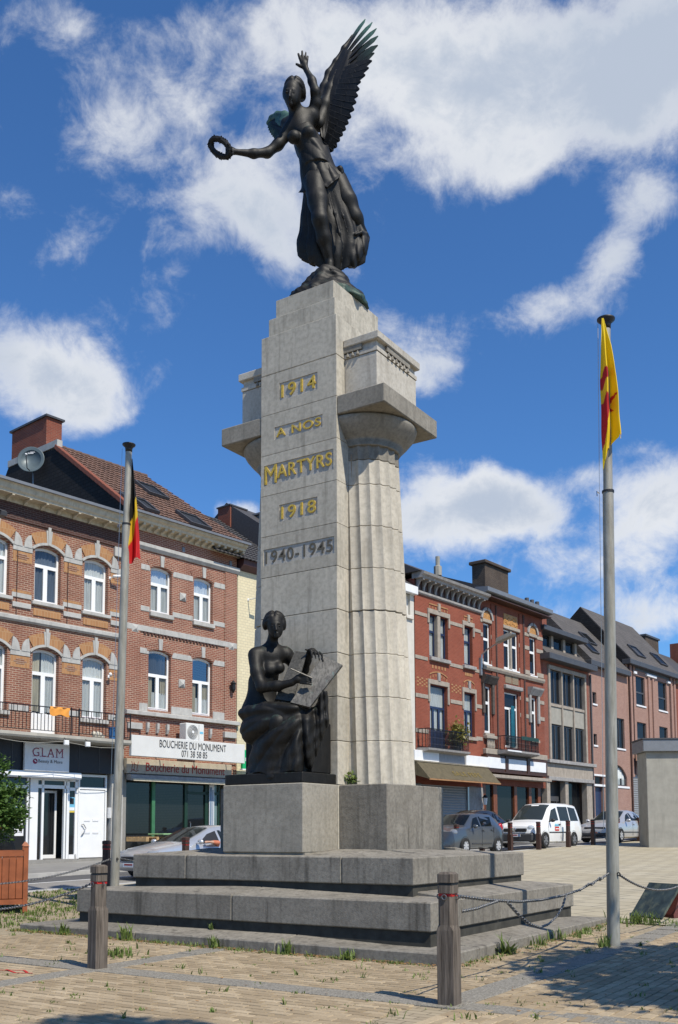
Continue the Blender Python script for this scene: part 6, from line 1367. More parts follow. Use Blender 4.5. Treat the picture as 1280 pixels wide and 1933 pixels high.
PX = thing('pharmacy_sign', 'green and white pharmacy cross box sign half hidden by the seated bronze', 'sign', HC.world(9.72, -.62, 3.92), HC.rz()); obj('sign_box', B().bbox(0, .75, -.06, .06, 0, .72, .01), MA['pgreen'], PX); obj('cross', B().box(.30, .45, -.07, -.061, .12, .6).box(.13, .62, -.072, -.062, .29, .43), MA['whitep'], PX); obj('frame', B().box(-.02, .77, -.075, .075, -.05, -.002), MA['whitep'], PX)
# --- the row on the right, farther up the street
def frow(name, label, s0, zg=1.3): return House(name, label, FRO, FRA, s0, zg)
HD = frow('cream_rendered_house', 'cream rendered house showing as a narrow strip beside the column', -3, 1.0)
wall(HD, -3, 5.86, .6, 13.1, [(4.6,5.55,11.95,13.0,13.0),(1,2.2,7,9,9)], MA['render']); window(HD, 4.6, 5.55, 11.95, 13.0, tr=None, cur='net'); window(HD, 1, 2.2, 7, 9)
HD.o('cornice', B().bbox(-3, 5.9, -.25, .1, 13.0, 13.4, .02), MA['whitep']); HD.o('roof', B().prism([(-.2,13.4),(4,16.2),(8,13.4)], -3, 5.86, 'x'), MA['tile_d'], fix=True); HD.o('window_sill', B().bbox(4.5, 5.7, -.12, .1, 11.75, 11.93, .02), MA['render'])
HE = frow('orange_brick_house', 'orange red brick house with bracketed cornice and dark blue windows', 5.92)
eu = [(7.18,8.90),(10.45,11.30)]; elw = [(7.16,8.75),(10.33,11.40)]
wall(HE, 5.92, 12.14, 3.8, 13.9, [(7.18,8.90,10.18,12.34,12.34),(10.45,11.30,10.22,12.26,12.26),(7.16,8.75,5.60,8.78,8.78),(10.33,11.40,6.42,8.72,8.72)], MA['bk_e'], depth=8)
for a, c in ((7.18,7.92),(8.14,8.90)): window(HE, a, c, 10.18, 12.34, fm='navy', mull=0, tr=.62, y=.18)
HE.o('mullion', B().bbox(7.90, 8.16, -.05, .3, 10.18, 12.34, .03), MA['sand'])
window(HE, 10.45, 11.30, 10.22, 12.26, fm='navy', mull=0, tr=.62, y=.18); window(HE, 7.16, 8.75, 5.60, 8.78, fm='navy', mull=2, tr=.66, y=.18, solid=.95, name='balcony_door'); window(HE, 10.33, 11.40, 6.42, 8.72, fm='navy', mull=1, tr=.60, y=.18, sill=(.15,.12,.18,'sand'))
spE = [(5.92,7.0),(9.05,10.3),(11.5,12.14)]
bands(HE, 'sand', [(12.10,12.28),(9.92,10.10),(8.02,8.22),(6.30,6.50)], spE)
for a, c, z in ((7.18,8.90,12.36),(10.45,11.30,12.28),(7.16,8.75,8.80),(10.33,11.40,8.74)):
    HE.o('lintel', B().bbox(a-.16, c+.16, -.06, .2, z, z+.24, .012).bbox(a-.16, a-.02, -.06, .1, z-.5 if z > 10 else z-.9, z, .01).bbox(c+.02, c+.16, -.06, .1, z-.5 if z > 10 else z-.9, z, .01), MA['sand'])
    n = 7 if c-a > 1.2 else 4
    for k in range(n):
        xx = a+.05+(c-a-.1)*k/(n-1); rz_ = .16*(1-((2*k/(n-1))-1)**2) if z < 10 else 0
        HE.o('yellow_brick', B().box(xx-.03, xx+.03, -.022, .03, z+.27+rz_, z+.40+rz_), MA['ochre'])
    P = [(a+(c-a)*i/8, z+.46+(.18*(1-(i/4-1)**2) if z < 10 else 0)) for i in range(9)]
    HE.o('arch_line', B().prism(P+[(x, q+.06) for x, q in P[::-1]], -.03, .03, 'y'), MA['ochre'], fix=True); HE.o('keystone', B().bbox((a+c)/2-.10, (a+c)/2+.10, -.09, .05, z+.2, z+.62, .02), MA['sand'] if z > 10 else MA['grey_w'])
for x0 in (6.05, 9.15):
    for r_ in range(5):
        for k in range(5):
            if (r_+k) % 2 == 0: HE.o('yellow_brick', B().box(x0+k*.19, x0+k*.19+.16, -.012, .03, 8.60+r_*.09, 8.60+r_*.09+.07), MA['ochre'])
for a, c in ((7.3,8.8),(10.4,11.3)):
    HE.o('sill_corbel', B().bbox(a-.15, c+.15, -.16, .1, 9.98, 10.17, .02), MA['grey_w'])
    for k in range(5): HE.o('yellow_brick', B().box(a+.08+(c-a-.2)*k/4.6, a+.20+(c-a-.2)*k/4.6, -.02, .03, 9.62, 9.78), MA['ochre'])
HE.o('cornice_moulding', B().prism([(.1,13.16),(-.06,13.16),(-.12,13.22),(-.12,13.32),(.1,13.36)], 5.92, 12.2, 'x'), MA['grey_w'], fix=True); HE.o('frieze', B().box(5.94, 12.14, -.03, .05, 13.36, 13.9), MA['darkwood'])
HE.o('cornice', B().prism([(.1,13.86),(-.46,13.86),(-.50,13.96),(-.62,14.02),(-.66,14.14),(.1,14.20)], 5.86, 12.2, 'x'), MA['grey_w'], fix=True)
cbr = B().prism([(-.02,13.36),(-.10,13.36),(-.13,13.56),(-.24,13.74),(-.46,13.78),(-.46,13.86),(-.02,13.86)], -.06, .06, 'x').mesh('cornice_bracket', MA['grey_w'])
for i in range(12): link('cornice_bracket', cbr, HE.r, loc=(6.1+.525*i-HE.s0, 0, -HE.zg))
HE.o('roof', B().prism([(-.5,14.16),(3.2,16.0),(8,14.0)], 5.7, 12.2, 'x'), MA['tile_d'], fix=True); HE.o('roof_pot', B().lathe([(.22,15.2),(.22,15.7),(.12,15.75),(.12,16.25)], 8, 10.5, 1.6), MA['concrete'])
HE.o('balcony_slab', B().prism([(.1,5.30),(-.55,5.36),(-.70,5.42),(-.72,5.52),(.1,5.55)], 5.95, 9.75, 'x'), MA['grey_w'], fix=True)
def scrollrail(h, x0, x1, y, z0, z1, gap=.12, ends=True):
    rl = h.o('balcony_railing', B().box(x0, x1, y-.02, y+.02, z1-.04, z1).box(x0, x1, y-.015, y+.015, z0, z0+.03).box(x0, x0+.04, y, 0, z1-.04, z1).box(x1-.04, x1, y, 0, z1-.04, z1), MA['iron'])
    b = B().box(-.012, .012, -.012, .012, 0, z1-z0); 
    for k in range(3): b.tube([(.045*math.sin(a*2)*(1-.1*a), 0, (k+.15)*(z1-z0)/3+.045*a) for a in np.linspace(0, 5, 12)], .010, 4)
    me = b.mesh('baluster', MA['iron']); n = int((x1-x0)/gap)
    for i in range(n+1): link('baluster', me, rl, loc=(x0+(x1-x0)*i/n, y, z0))
    for e in (x0+.02, x1-.02):
        for k in range(3): link('baluster', me, rl, loc=(e, y*(k+.5)/3.2, z0))
scrollrail(HE, 6.0, 9.7, -.64, 5.55, 6.48)
P_ = thing('balcony_plant', 'yellow green bushy pot plant on the balcony of the orange brick house', 'plant', HE.world(9.2, -.32, 5.55), HE.rz()); obj('pot', B().lathe([(.16,0),(.24,.4),(.26,.4),(.22,.38)], 12), MA['trim'], P_)
def leafcloud(n, f, size, flat=.4):
    b = B()
    for _ in range(n):
        c = Vector(f()); d = Vector((random.gauss(0,1), random.gauss(0,1), random.gauss(0,1)*flat)).normalized(); s_ = d.cross(Vector((random.gauss(0,.5), random.gauss(0,.5), 1))).normalized(); L = size*random.uniform(.6, 1.3); q = s_*L*.32
        b.add([c, c+d*L*.5+q, c+d*L, c+d*L*.5-q], [(0,1,2,3)])
    return b
obj('foliage', leafcloud(900, lambda: (random.gauss(0,.24), random.gauss(0,.2), .85+random.gauss(0,.26)), .16, 1), MA['oleander'], P_)
S3 = thing('shop_sign', 'blank white fascia of the shuttered shop, grey panel between two white ones', 'sign', HE.world(5.3, -.30, 4.90), HE.rz()); obj('panel', B().bbox(0, 2.1, -.05, .2, 0, .5, .01), MA['whitep'], S3); obj('panel', B().bbox(2.102, 4.55, -.03, .2, 0, .5, .01), plain('grey panel', (.26,.26,.27), .5), S3, ); obj('panel', B().bbox(4.552, 6.85, -.10, .2, -.02, .5, .01), MA['whitep'], S3)
AW = thing('awning', 'brown folded shop awning with faded lettering over the grey shutter', 'awning', HE.world(5.2, -.2, 3.9), HE.rz())
obj('canvas', B().prism([(.2,.92),(-.30,.92),(-1.05,.10),(-1.02,.07),(.2,.40)], .0, 6.6, 'x'), MA['awning'], AW, fix=True); obj('valance_trim', B().box(.0, 6.6, -1.07, -1.02, .03, .09), MA['ochre'], AW); obj('top_sheet', B().prism([(.2,1.0),(-.35,.95),(-.35,.93),(.2,.96)], -.05, 6.7, 'x'), MA['cream'], AW, fix=True)
lt = link('lettering', text_mesh('SALE PEPE', 2.6, .30, .004, MA['awn_t'], spacing=1.15), AW); lt.matrix_local = Matrix.Translation((2.5, -.86, .33)) @ Matrix.Rotation(R(-42), 4, 'X')
HE.o('wall', B().box(5.92, 6.35, 0, .3, .4, 3.85), MA['grey_w']); HE.o('wall', B().box(10.75, 12.14, 0, .3, .4, 3.85), MA['grey_w'])
b = B()
for k in range(26): b.prism([(.14,.5+k*.13),(.10,.5+k*.13),(.08,.565+k*.13),(.10,.625+k*.13),(.14,.625+k*.13)], 6.35, 10.6, 'x')
HE.o('roller_shutter', b, MA['shutter'], fix=True); HE.o('shutter_guide', B().box(10.6, 10.74, .0, .14, .4, 3.8).box(6.25, 6.35, .0, .14, .4, 3.8), MA['steel'])
LN = thing('wall_lantern', 'old style black and white lantern by the wooden shopfront', 'lamp', HE.world(11.9, 0, 2.9), HE.rz()); obj('lamp_glass', B().lathe([(.08,0),(.13,.36),(.13,.36)], 6, 0, -.25), MA['whitep'], LN); obj('lamp_cap', B().lathe([(.17,.36),(.05,.52),(0,.56)], 6, 0, -.25), MA['iron'], LN); obj('bracket', B().tube([(0,0,-.2),(0,-.25,-.25),(0,-.25,0)], .018, 6), MA['iron'], LN)
# house with balcony and terracotta
HF = frow('terracotta_house', 'red brick house with terracotta reliefs, white window frames and a dark wooden bar front', 12.14)
fu = [(12.42,13.15),(14.62,16.26),(17.64,18.40)]; fl = [(12.40,13.10),(14.55,16.17),(17.60,18.33)]
wall(HF, 12.14, 19.28, 4.0, 14.3, [(12.42,13.15,10.50,12.76,12.76),(14.62,16.26,10.50,12.77,12.77),(17.64,18.40,10.55,12.75,12.75),(12.40,13.10,6.73,9.30,9.30),(14.55,16.17,6.13,9.22,9.22),(17.60,18.33,6.78,9.22,9.22)], MA['bk_f'], depth=8)
for a, c in ((12.42,13.15),(14.62,15.36),(15.52,16.26),(17.64,18.40)): window(HF, a, c, 10.52, 12.76, gl='glass_d', cur=None, mull=0, tr=.62, y=.10, fw=.08, sill=(.05,.08,.08,'whitep'))
HF.o('mullion', B().bbox(15.36, 15.52, -.03, .25, 10.5, 12.77, .02), MA['sand'])
for a, c, z in ((12.40,13.10,9.30),(17.60,18.33,9.22)):
    window(HF, a, c, 6.75, z, gl='glass_d', cur=None, mull=0, tr=.66, y=.10, fw=.09, sill=(.12,.14,.16,'sand'))
    HF.o('window_hood', B().prism([(.1,z+.12),(-.12,z+.12),(-.34,z+.46),(-.36,z+.56),(.1,z+.60)], a-.30, c+.36, 'x').bbox(a-.26, a-.04, -.12, .1, z-1.5, z+.12, .02).bbox(c+.04, c+.26, -.12, .1, z-1.5, z+.12, .02), plain('sooty stone hood', (.075,.06,.05), .8, 0, .3, 6) if a < 13 else MA['grey_w'], fix=True)
window(HF, 14.55, 16.17, 6.13, 9.22, gl='glass_d', cur='netd', mull=1, tr=.72, y=.12, fw=.075, name='balcony_door')
vs = []; n = 14
for i in range(n+1): x = 15.30+.34*i/n; yy = .02+.05*math.sin(i*1.3); vs += [(x, yy, 6.15), (x+.02, yy*.6, 8.5)]
onhouse(HF, 'curtain', B().add([(x-15.3, y, z-6.15) for x, y, z in vs], [(2*i,2*i+2,2*i+3,2*i+1) for i in range(n)]), MA['teal'], 'teal curtain blowing out of the open balcony door', 'curtain', (15.3, -.02, 6.15))
spF = [(12.14,12.36),(13.22,13.62),(13.8,14.55),(16.34,16.75),(16.95,17.58),(18.46,19.28)]
bands(HF, 'sand', [(11.95,12.18),(10.50,10.76),(11.2,11.36) if False else (12.75,12.95),(8.92,9.14),(7.95,8.18)], spF)
for a, c in ((12.42,13.15),(17.64,18.40)):
    HF.o('terracotta_relief', B().prism(arc(a, c, 12.98, 13.40)+[], -.03, .05, 'y'), MA['terra'], fix=True); HF.o('relief_sill', B().bbox(a-.12, c+.12, -.08, .05, 12.78, 12.97, .02), MA['sand'])
    for t0, t1 in ((0,.47),(.53,1)): HF.o('arch_moulding', B().prism(vous(a-.12, c+.12, 12.98, 13.46, t0, t1, .0, .16, 8), -.09, .05, 'y'), MA['grey_w'], fix=True)
HF.o('terracotta_relief', B().bbox(14.66, 16.22, -.03, .05, 12.98, 13.66, .02), MA['terra']); HF.o('relief_sill', B().bbox(14.5, 16.4, -.10, .05, 12.78, 12.97, .02), MA['sand'])
rn = random.Random(4)
for k in range(34): HF.o('relief_leaf', B().ell((14.75+rn.random()*1.4, -.035, 13.06+rn.random()*.52), (.07,.03,.06), 7, 5), MA['terra'])
HF.o('mosaic_panel', B().bbox(14.72, 15.42, -.03, .05, 9.72, 10.25, .02).bbox(15.50, 16.2, -.03, .05, 9.72, 10.25, .02), MA['mosaic']); HF.o('panel_hood', B().bbox(14.45, 16.4, -.22, .05, 9.38, 9.60, .03), MA['grey_w'])
HF.o('sill_course', B().prism([(.1,10.18),(-.10,10.18),(-.16,10.30),(-.16,10.42),(.1,10.46)], 12.2, 19.2, 'x'), MA['sand'], fix=True)
for a, c in ((13.66,13.78),(16.78,16.92)): HF.o('pilaster_joint', B().box(a, c, -.09, .02, 4.9, 13.9), MA['bk_dk'])
HF.o('pilaster', B().box(13.25, 13.64, -.05, .02, 6, 13.9).box(13.82, 14.5, -.05, .02, 6, 13.9).box(16.4, 16.76, -.05, .02, 6, 13.9), MA['bk_f'])
HF.o('eaves', B().prism([(.1,14.12),(-.62,14.26),(-.70,14.30),(-.70,14.52),(.1,14.60)], 11.8, 19.35, 'x'), MA['zinc'], fix=True); HF.o('soffit', B().box(11.9, 19.3, -.60, .05, 14.06, 14.12), MA['darkwood'])
HF.o('roof', B().prism([(-.6,14.5),(3.4,16.0),(8,14.3)], 11.9, 19.3, 'x'), MA['tile_d'], fix=True)
c_ = HF.o('chimney', B().box(17.85, 20.7, 3.0, 3.9, 14.8, 17.72), MA['bk_chd']); HF.o('chimney_cap', B().bbox(17.7, 20.85, 2.85, 4.05, 17.72, 17.92, .03), MA['bk_chd'], c_)
HF.o('balcony_slab', B().prism([(.1,5.60),(-.72,5.72),(-.82,5.78),(-.82,5.88),(.1,5.90)], 13.35, 17.05, 'x'), MA['grey_w'], fix=True); HF.o('white_edge', B().box(13.4, 14.9, -.84, -.80, 5.80, 5.88), MA['whitep'])
scrollrail(HF, 13.4, 17.0, -.76, 5.90, 6.66, .105)
HF.o('green_screen', B().box(15.0, 17.0, -.80, -.785, 6.52, 6.72), MA['dgreen'])
for k in range(5): HF.o('stone_baluster', B().lathe([(.05,5.95),(.07,6.1),(.04,6.3),(.06,6.45)], 8, 12.5+.16*k, -.12), MA['sand'])
HF.o('stone_rail', B().bbox(12.25, 13.35, -.24, .05, 6.45, 6.62, .02).bbox(12.2, 19.2, -.20, .05, 5.62, 5.92, .02), MA['sand'])
HF.o('fascia_frame', B().box(12.0, 18.85, -.34, .1, 4.72, 5.58), MA['darkwood'])
for a, c in ((12.12,13.9),(14.3,16.3),(16.75,18.65)): HF.o('fascia_panel', B().bbox(a, c, -.37, -.33, 4.86, 5.44, .01), MA['whitep'])
HF.o('fascia_rail', B().box(12.0, 18.9, -.42, .1, 4.64, 4.72).box(13.95, 14.22, -.38, -.3, 4.7, 5.58).box(16.4, 16.68, -.38, -.3, 4.7, 5.58), MA['darkwood'])
HF.o('canopy_edge', B().bbox(12.0, 18.9, -.60, .1, 4.34, 4.52, .02), MA['sand'])
f = B()
for a, c in ((12.2,12.5),(13.3,13.7),(15.6,15.9),(17.3,17.6),(18.4,18.7)): f.box(a, c, .05, .25, .6, 4.3)
f.box(12.2, 18.7, .05, .25, .6, 1.2).box(12.2, 18.7, .05, .25, 4.1, 4.34); sf = HF.o('shopfront', f, MA['shopwood']); HF.o('pane', B().quad((12.4,.16,1.2),(18.5,.16,1.2),(18.5,.16,4.1),(12.4,.16,4.1)), MA['glass_d'], sf); HF.o('wall', B().box(12.2, 18.9, 4, 4.2, .6, 4.4).box(12.2, 18.9, .3, 4, .6, .7), MA['int'])
HN = onhouse(HF, 'carved_head', B().ell((0,-.3,.25), (.22,.30,.22), 10, 7).ell((.02,-.62,.12), (.13,.2,.13), 8, 6).tube([(0,0,.3),(0,-.25,.3)], .09, 8), plain('carved brown wood', (.20,.075,.02), .5, 0, .2), 'brown carved animal head mounted on the wooden shopfront post', 'carving', (12.2, 0, 1.95))
SL = thing('street_lamp', 'grey wall mounted street lamp on a bent arm against the terracotta house', 'street lamp', HF.world(12.0, -.12, 10.3), HF.rz()); obj('lamp_arm', B().tube([(0,0,-.1),(0,-.02,.60),(.05,-.3,.85),(.05,-1.1,1.2)], .045, 8), MA['steel'], SL); obj('lamp_head', B().prism([(-.95,1.12),(-1.9,1.40),(-2.0,1.46),(-1.7,1.56),(-1.0,1.36)], -.16, .26, 'x'), MA['concrete'], SL, fix=True); obj('junction_box', B().box(-.09, .09, .0, .12, -.5, .45), MA['zinc'], SL)
# flat fronted house with concrete window frame
HG = frow('concrete_frame_house', 'brown brick house with a concrete framed window grid and flat dormer', 19.28)
ops = [(19.95,24.80,5.75,11.18,11.18)]
wall(HG, 19.28, 25.46, 4.7, 11.9, ops, MA['bk_g'], depth=8)
HG.o('stone_frame', B().bbox(19.80, 24.95, -.12, .2, 11.18, 11.42, .02).bbox(19.8, 20.02, -.10, .2, 5.75, 11.18, .02).bbox(24.74, 24.95, -.10, .2, 5.75, 11.18, .02), MA['sand'])
for i in range(3):
    a = 20.02+i*1.58; c = a+1.50
    if i < 2: HG.o('mullion', B().bbox(c-.02, c+.30 if False else c+.10, -.10, .2, 5.75, 11.18, .02), MA['sand'])
    window(HG, a+.02, c-.03, 9.14, 11.18, fm='zincd', gl='glass_d', cur='netd', mull=1, tr=None, y=.08); window(HG, a+.02, c-.03, 5.75, 7.86, fm='zincd', gl='glass_d', cur='netd', mull=1, tr=None, y=.08)
    HG.o('spandrel_panel', B().bbox(a, c-.02, .0, .2, 7.90, 8.95, .01), MA['concrete']); HG.o('window_sill', B().bbox(a, c-.02, -.06, .2, 8.95, 9.12, .01), MA['sand'])
HG.o('canopy', B().bbox(18.9, 25.5, -.65, .3, 11.62, 11.98, .02), MA['zincd']); d_ = HG.o('dormer', B().box(19.3, 24.9, .5, 6, 11.98, 13.5), MA['zincd'])
for i in range(4): HG.o('dormer_post', B().bbox(19.4+i*1.62, 19.7+i*1.62, .30, .5, 12.0, 13.4, .02), MA['sand'], d_)
for i in range(3): HG.o('pane', B().quad((19.7+i*1.62,.46,12.1),(21.02+i*1.62,.46,12.1),(21.02+i*1.62,.46,13.35),(19.7+i*1.62,.46,13.35)), MA['glass_d'], d_)
HG.o('dormer_roof', B().bbox(19.1, 25.1, -.25, 6, 13.42, 13.72, .02), MA['zincd'], d_)
HG.o('roof', B().prism([(-.3,11.98),(4.0,16.2),(8,12)], 19.4, 25.4, 'x'), MA['slate'], fix=True)
c_ = HG.o('chimney', B().box(26.6, 29.5, 3.1, 4.4, 13, 16.55) if False else B().box(22.6, 25.0, 2.6, 3.3, 13, 15.9), MA['bk_ch']); HG.o('chimney_cap', B().bbox(22.5, 25.1, 2.5, 3.4, 15.9, 16.02, .02), MA['grey_w'], c_)
for i in range(3): HG.o('chimney_pot', B().lathe([(.16,16.0),(.14,16.5)], 10, 23.0+i*.7, 2.95), MA['zincd'], c_)
HG.o('ledge', B().bbox(19.28, 25.7, -.32, .1, 5.52, 5.72, .02), MA['grey_w']); HG.o('stone_fascia', B().bbox(19.3, 25.5, -.12, .1, 4.72, 5.5, .01), MA['sand']); HG.o('stone_fascia', B().bbox(19.3, 25.5, -.22, .1, 4.50, 4.72, .01), MA['grey_w'])
for a, c in ((19.3,19.7),(21.7,22.1),(24.7,25.46)): HG.o('pier', B().bbox(a, c, -.08, .3, .6, 4.5, .02), MA['sand'])
HG.o('shop_wall', B().box(19.7, 24.7, .7, .9, .6, 4.5), MA['int']); sf = HG.o('shopfront', B().box(19.7, 21.7, .4, .5, 3.3, 3.6).box(20.0, 20.1, .4, .5, .6, 3.3).box(21.4, 21.5, .4, .5, .6, 3.3).box(22.1, 24.7, .4, .5, .6, 1.0), MA['zincd']); HG.o('pane', B().quad((20.1,.45,.8),(21.4,.45,.8),(21.4,.45,3.3),(20.1,.45,3.3)), MA['glass'], sf); HG.o('pane', B().quad((22.1,.45,1),(24.7,.45,1),(24.7,.45,4.5),(22.1,.45,4.5)), MA['glass_d'], sf)
HG.o('rain_pipe', B().tube([(25.62,-.08,.6),(25.62,-.08,11.5)], .06, 8), MA['zincd'])
# pale brown brick block in two steps
HH = frow('pink_brick_house', 'pink brown brick house with small square windows and slate roof', 25.50, 1.4)
wall(HH, 25.50, 31.55, .5, 12.36, [(26.02,26.62,9.70,10.46,10.46),(26.02,26.55,7.02,7.74,7.74),(29.52,31.0,7.05,9.1,9.1),(26.03,27.4,.9,4.34,4.34),(26.03,27.4,4.5,5.0,5.0),(28.2,31.2,4.52,5.1,5.9)], MA['bk_h'], depth=8)
for a, c, e, q in ((26.02,26.62,9.70,10.46),(26.02,26.55,7.02,7.74)): window(HH, a, c, e, q, fm='zincd', gl='glass_d', cur=None, mull=0, tr=None, y=.10, sill=(.04,.06,.12,'whitep'))
window(HH, 29.52, 31.0, 7.05, 9.1, fm='zincd', gl='glass_d', cur=None, mull=1, tr=None, y=.10, sill=(.05,.06,.12,'whitep')); window(HH, 28.2, 31.2, 4.52, 5.1, 5.9, fm='zincd', gl='glass', cur='net', mull=3, tr=None, y=.10)
HH.o('front_door', B().bbox(26.1, 27.35, .2, .26, .9, 4.34, .01), MA['navy']); HH.o('pane', B().quad((26.03,.15,4.5),(27.4,.15,4.5),(27.4,.15,5.0),(26.03,.15,5.0)), MA['glass'])
HH.o('white_course', B().bbox(25.9, 31.5, -.05, .1, 4.36, 4.5, .01).bbox(25.9, 28.1, -.05, .1, 5.02, 5.14, .01), MA['whitep'])
HH.o('pilaster_joint', B().box(28.0, 28.2, -.03, .02, 4.7, 12.2).box(28.55, 28.62, -.02, .02, 6, 12.2), MA['bk_dk']); HH.o('eaves', B().bbox(25.2, 31.6, -.38, .2, 12.08, 12.42, .02), MA['zincd'])
P0, P1 = (-.36, 12.42), (3.2, 16.3)
HH.o('roof', B().prism([P0, P1, (8,12.4)], 25.4, 31.5, 'x'), MA['slate'], fix=True)
skylight(26.8, 27.9, 1.0, 2.2, None, P0, P1, h=HH); skylight(28.2, 29.4, 2.2, 3.4, None, P0, P1, h=HH)
HI = frow('pink_brick_block', 'taller pink brown brick block with ribbed piers and steep grey slate roof', 31.55, 1.5)
iw = [(33.20,34.85,10.34,12.40),(37.35,39.05,10.36,12.50),(33.2,34.9,7.05,9.12),(37.35,39.0,7.05,9.14)]
wall(HI, 31.55, 40.9, .5, 13.2, [(a, c, e, q, q) for a, c, e, q in iw]+[(32.2,36.5,.9,5.4,5.4)], MA['bk_h'], depth=8)
for a, c, e, q in iw: window(HI, a, c, e, q, fm='zincd', gl='glass_d', cur='netd', mull=0, tr=.45, y=.10, sill=(.05,.06,.12,'whitep'))
HI.o('rain_pipe', B().tube([(31.9,-.08,.6),(31.9,-.08,13)], .07, 8).tube([(32.5,-.08,5.4),(32.5,-.08,13)], .05, 8), MA['bk_dk'])
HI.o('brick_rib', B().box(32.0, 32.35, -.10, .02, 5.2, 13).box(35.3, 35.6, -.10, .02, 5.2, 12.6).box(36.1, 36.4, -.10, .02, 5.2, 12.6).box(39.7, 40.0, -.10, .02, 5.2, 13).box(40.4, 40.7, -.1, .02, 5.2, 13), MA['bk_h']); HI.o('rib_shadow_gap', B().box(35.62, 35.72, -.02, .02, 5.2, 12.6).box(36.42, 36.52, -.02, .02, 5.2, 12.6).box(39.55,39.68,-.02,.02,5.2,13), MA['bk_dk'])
HI.o('white_cap', B().bbox(35.0, 36.8, -.16, .05, 12.55, 12.75, .02).bbox(32.7, 33.2, -.14, .05, 12.45, 12.65, .02).bbox(39.1, 39.6, -.14, .05, 12.5, 12.7, .02), MA['whitep'])
HI.o('dark_panel', B().box(33.2, 40.7, -.02, .03, 12.78, 13.1), MA['zincd']); HI.o('eaves', B().bbox(31.4, 41.2, -.42, .2, 12.98, 13.32, .02), MA['zincd'])
P0, P1 = (-.40, 13.32), (3.25, 17.5)
HI.o('roof', B().prism([P0, P1, (8,13)], 31.55, 40.9, 'x'), MA['slate'], fix=True); HI.o('gable_wall', B().prism([(-.36,13.0),(-.36,13.28),(3.25,17.44),(8,13)], 31.46, 31.54, 'x'), MA['bk_black'], fix=True)
skylight(33.8, 35.3, .7, 1.9, None, P0, P1, mat='glass', h=HI); skylight(38.0, 39.4, .6, 1.9, None, P0, P1, h=HI)
b = B()
for k in range(30): b.prism([(.14,.9+k*.15),(.09,.9+k*.15),(.06,.975+k*.15),(.09,1.045+k*.15),(.14,1.045+k*.15)], 32.2, 36.5, 'x')
HI.o('roller_shutter', b, MA['shutter'], fix=True)
PXS = thing('shop_sign', 'small black and white boxed sign above the grey garage shutter', 'sign', HI.world(32.1, -.5, 6.0), HI.rz()); obj('sign_box', B().bbox(0, 2.0, -.06, .1, 0, .9, .01), MA['black'], PXS); obj('print', B().box(.2, .5, -.075, -.061, .1, .8).box(.8, 1.6, -.075, -.061, .32, .58), MA['whitep'], PXS)
HJ = frow('end_house', 'brick house with grey roof at the far right end of the row', 40.95, 1.6)
wall(HJ, 40.95, 50, .5, 12.9, [(42.0,43.2,10.2,12.2,12.2),(42.0,43.2,6.5,9.0,9.0)], MA['bk_f'], depth=8); window(HJ, 42.0, 43.2, 10.2, 12.2); window(HJ, 42.0, 43.2, 6.5, 9.0)
HJ.o('cornice', B().bbox(40.9, 50, -.3, .1, 12.7, 13.0, .02), MA['sand']); HJ.o('gable_wall', B().prism([(-.3,12.9),(3.0,16.0),(8,12.9)], 40.96, 41.05, 'x'), MA['bk_black'], fix=True); HJ.o('roof', B().prism([(-.3,13.0),(3.0,16.05),(8,13)], 41.0, 50, 'x'), MA['tile_d'], fix=True)
c_ = HJ.o('chimney', B().box(43.4, 46.2, 3.2, 4.0, 14, 17.2), MA['bk_chd']); HJ.o('chimney_cap', B().box(43.3, 46.3, 3.1, 4.1, 17.2, 17.35), MA['zincd'], c_); HJ.o('chimney', B().box(48.2, 49.2, 2, 3, 14, 17.2), MA['bk_ch'])
for a, c in ((46,47.2),(44,45.2)): pass
# ------------------------------------------------------------------ cars
def car(name, label, kind, paint, loc, rz, L=4.2, Wd=1.74, H=1.5, st=None, glass='glass_c', bumper=None, plate=True):
    """x forward. st: stations (x, zbottom, zbelt, ztop, half belt, half roof)"""
    t = thing(name, label, kind, loc, rz); hw = Wd/2; b = B(); rings = []
    for (x, zb, zs, zt, wb, wt) in st:
        cab = zt-zs > .12; m = zs-.22
        half = [(0, zb), (wb*.86, zb), (wb*.97, zb+.07), (wb*1.0, (zb+m)/2), (wb, m), (wb*.955, zs)]
        half += [((wb*.955+(wt-wb*.955)*q), zs+(zt-.07-zs)*q) for q in (.5, 1)] if cab else [(wb*.90, zs+.4*(zt-zs)), (wt, zs+.8*(zt-zs))]
        half += [(wt*.86, zt-.012), (wt*.5, zt+.004), (0, zt+.012)]
        rings.append([(x, -y, z) for y, z in half] + [(x, y, z) for y, z in half[-2:0:-1]])
    n = len(rings[0]); b.add(sum(rings, []), [(j*n+i, (j+1)*n+i, (j+1)*n+(i+1) % n, j*n+(i+1) % n) for j in range(len(rings)-1) for i in range(n)]+[tuple(range(n)), tuple(range(len(rings)*n-1, (len(rings)-1)*n-1, -1))])
    o = obj('body', b, MA[paint], t, smooth=True); edge_smooth(o, 38)
    def at(x):
        for i in range(len(st)-1):
            if st[i][0] >= x >= st[i+1][0]: q = (st[i][0]-x)/(st[i][0]-st[i+1][0]); return [st[i][k]+(st[i+1][k]-st[i][k])*q for k in range(6)]
        return st[-1]
    t['_'] = 0; del t['_']
    def side(x, v, s, e=.004):            # point on the glasshouse side: v 0 belt .. 1 roof edge
        p = at(x); wb, wt = p[4]*.955, p[5]; return (x, s*(wb+(wt-wb)*v+e), p[2]+(p[3]-.07-p[2])*v)
    return t, at, side, hw
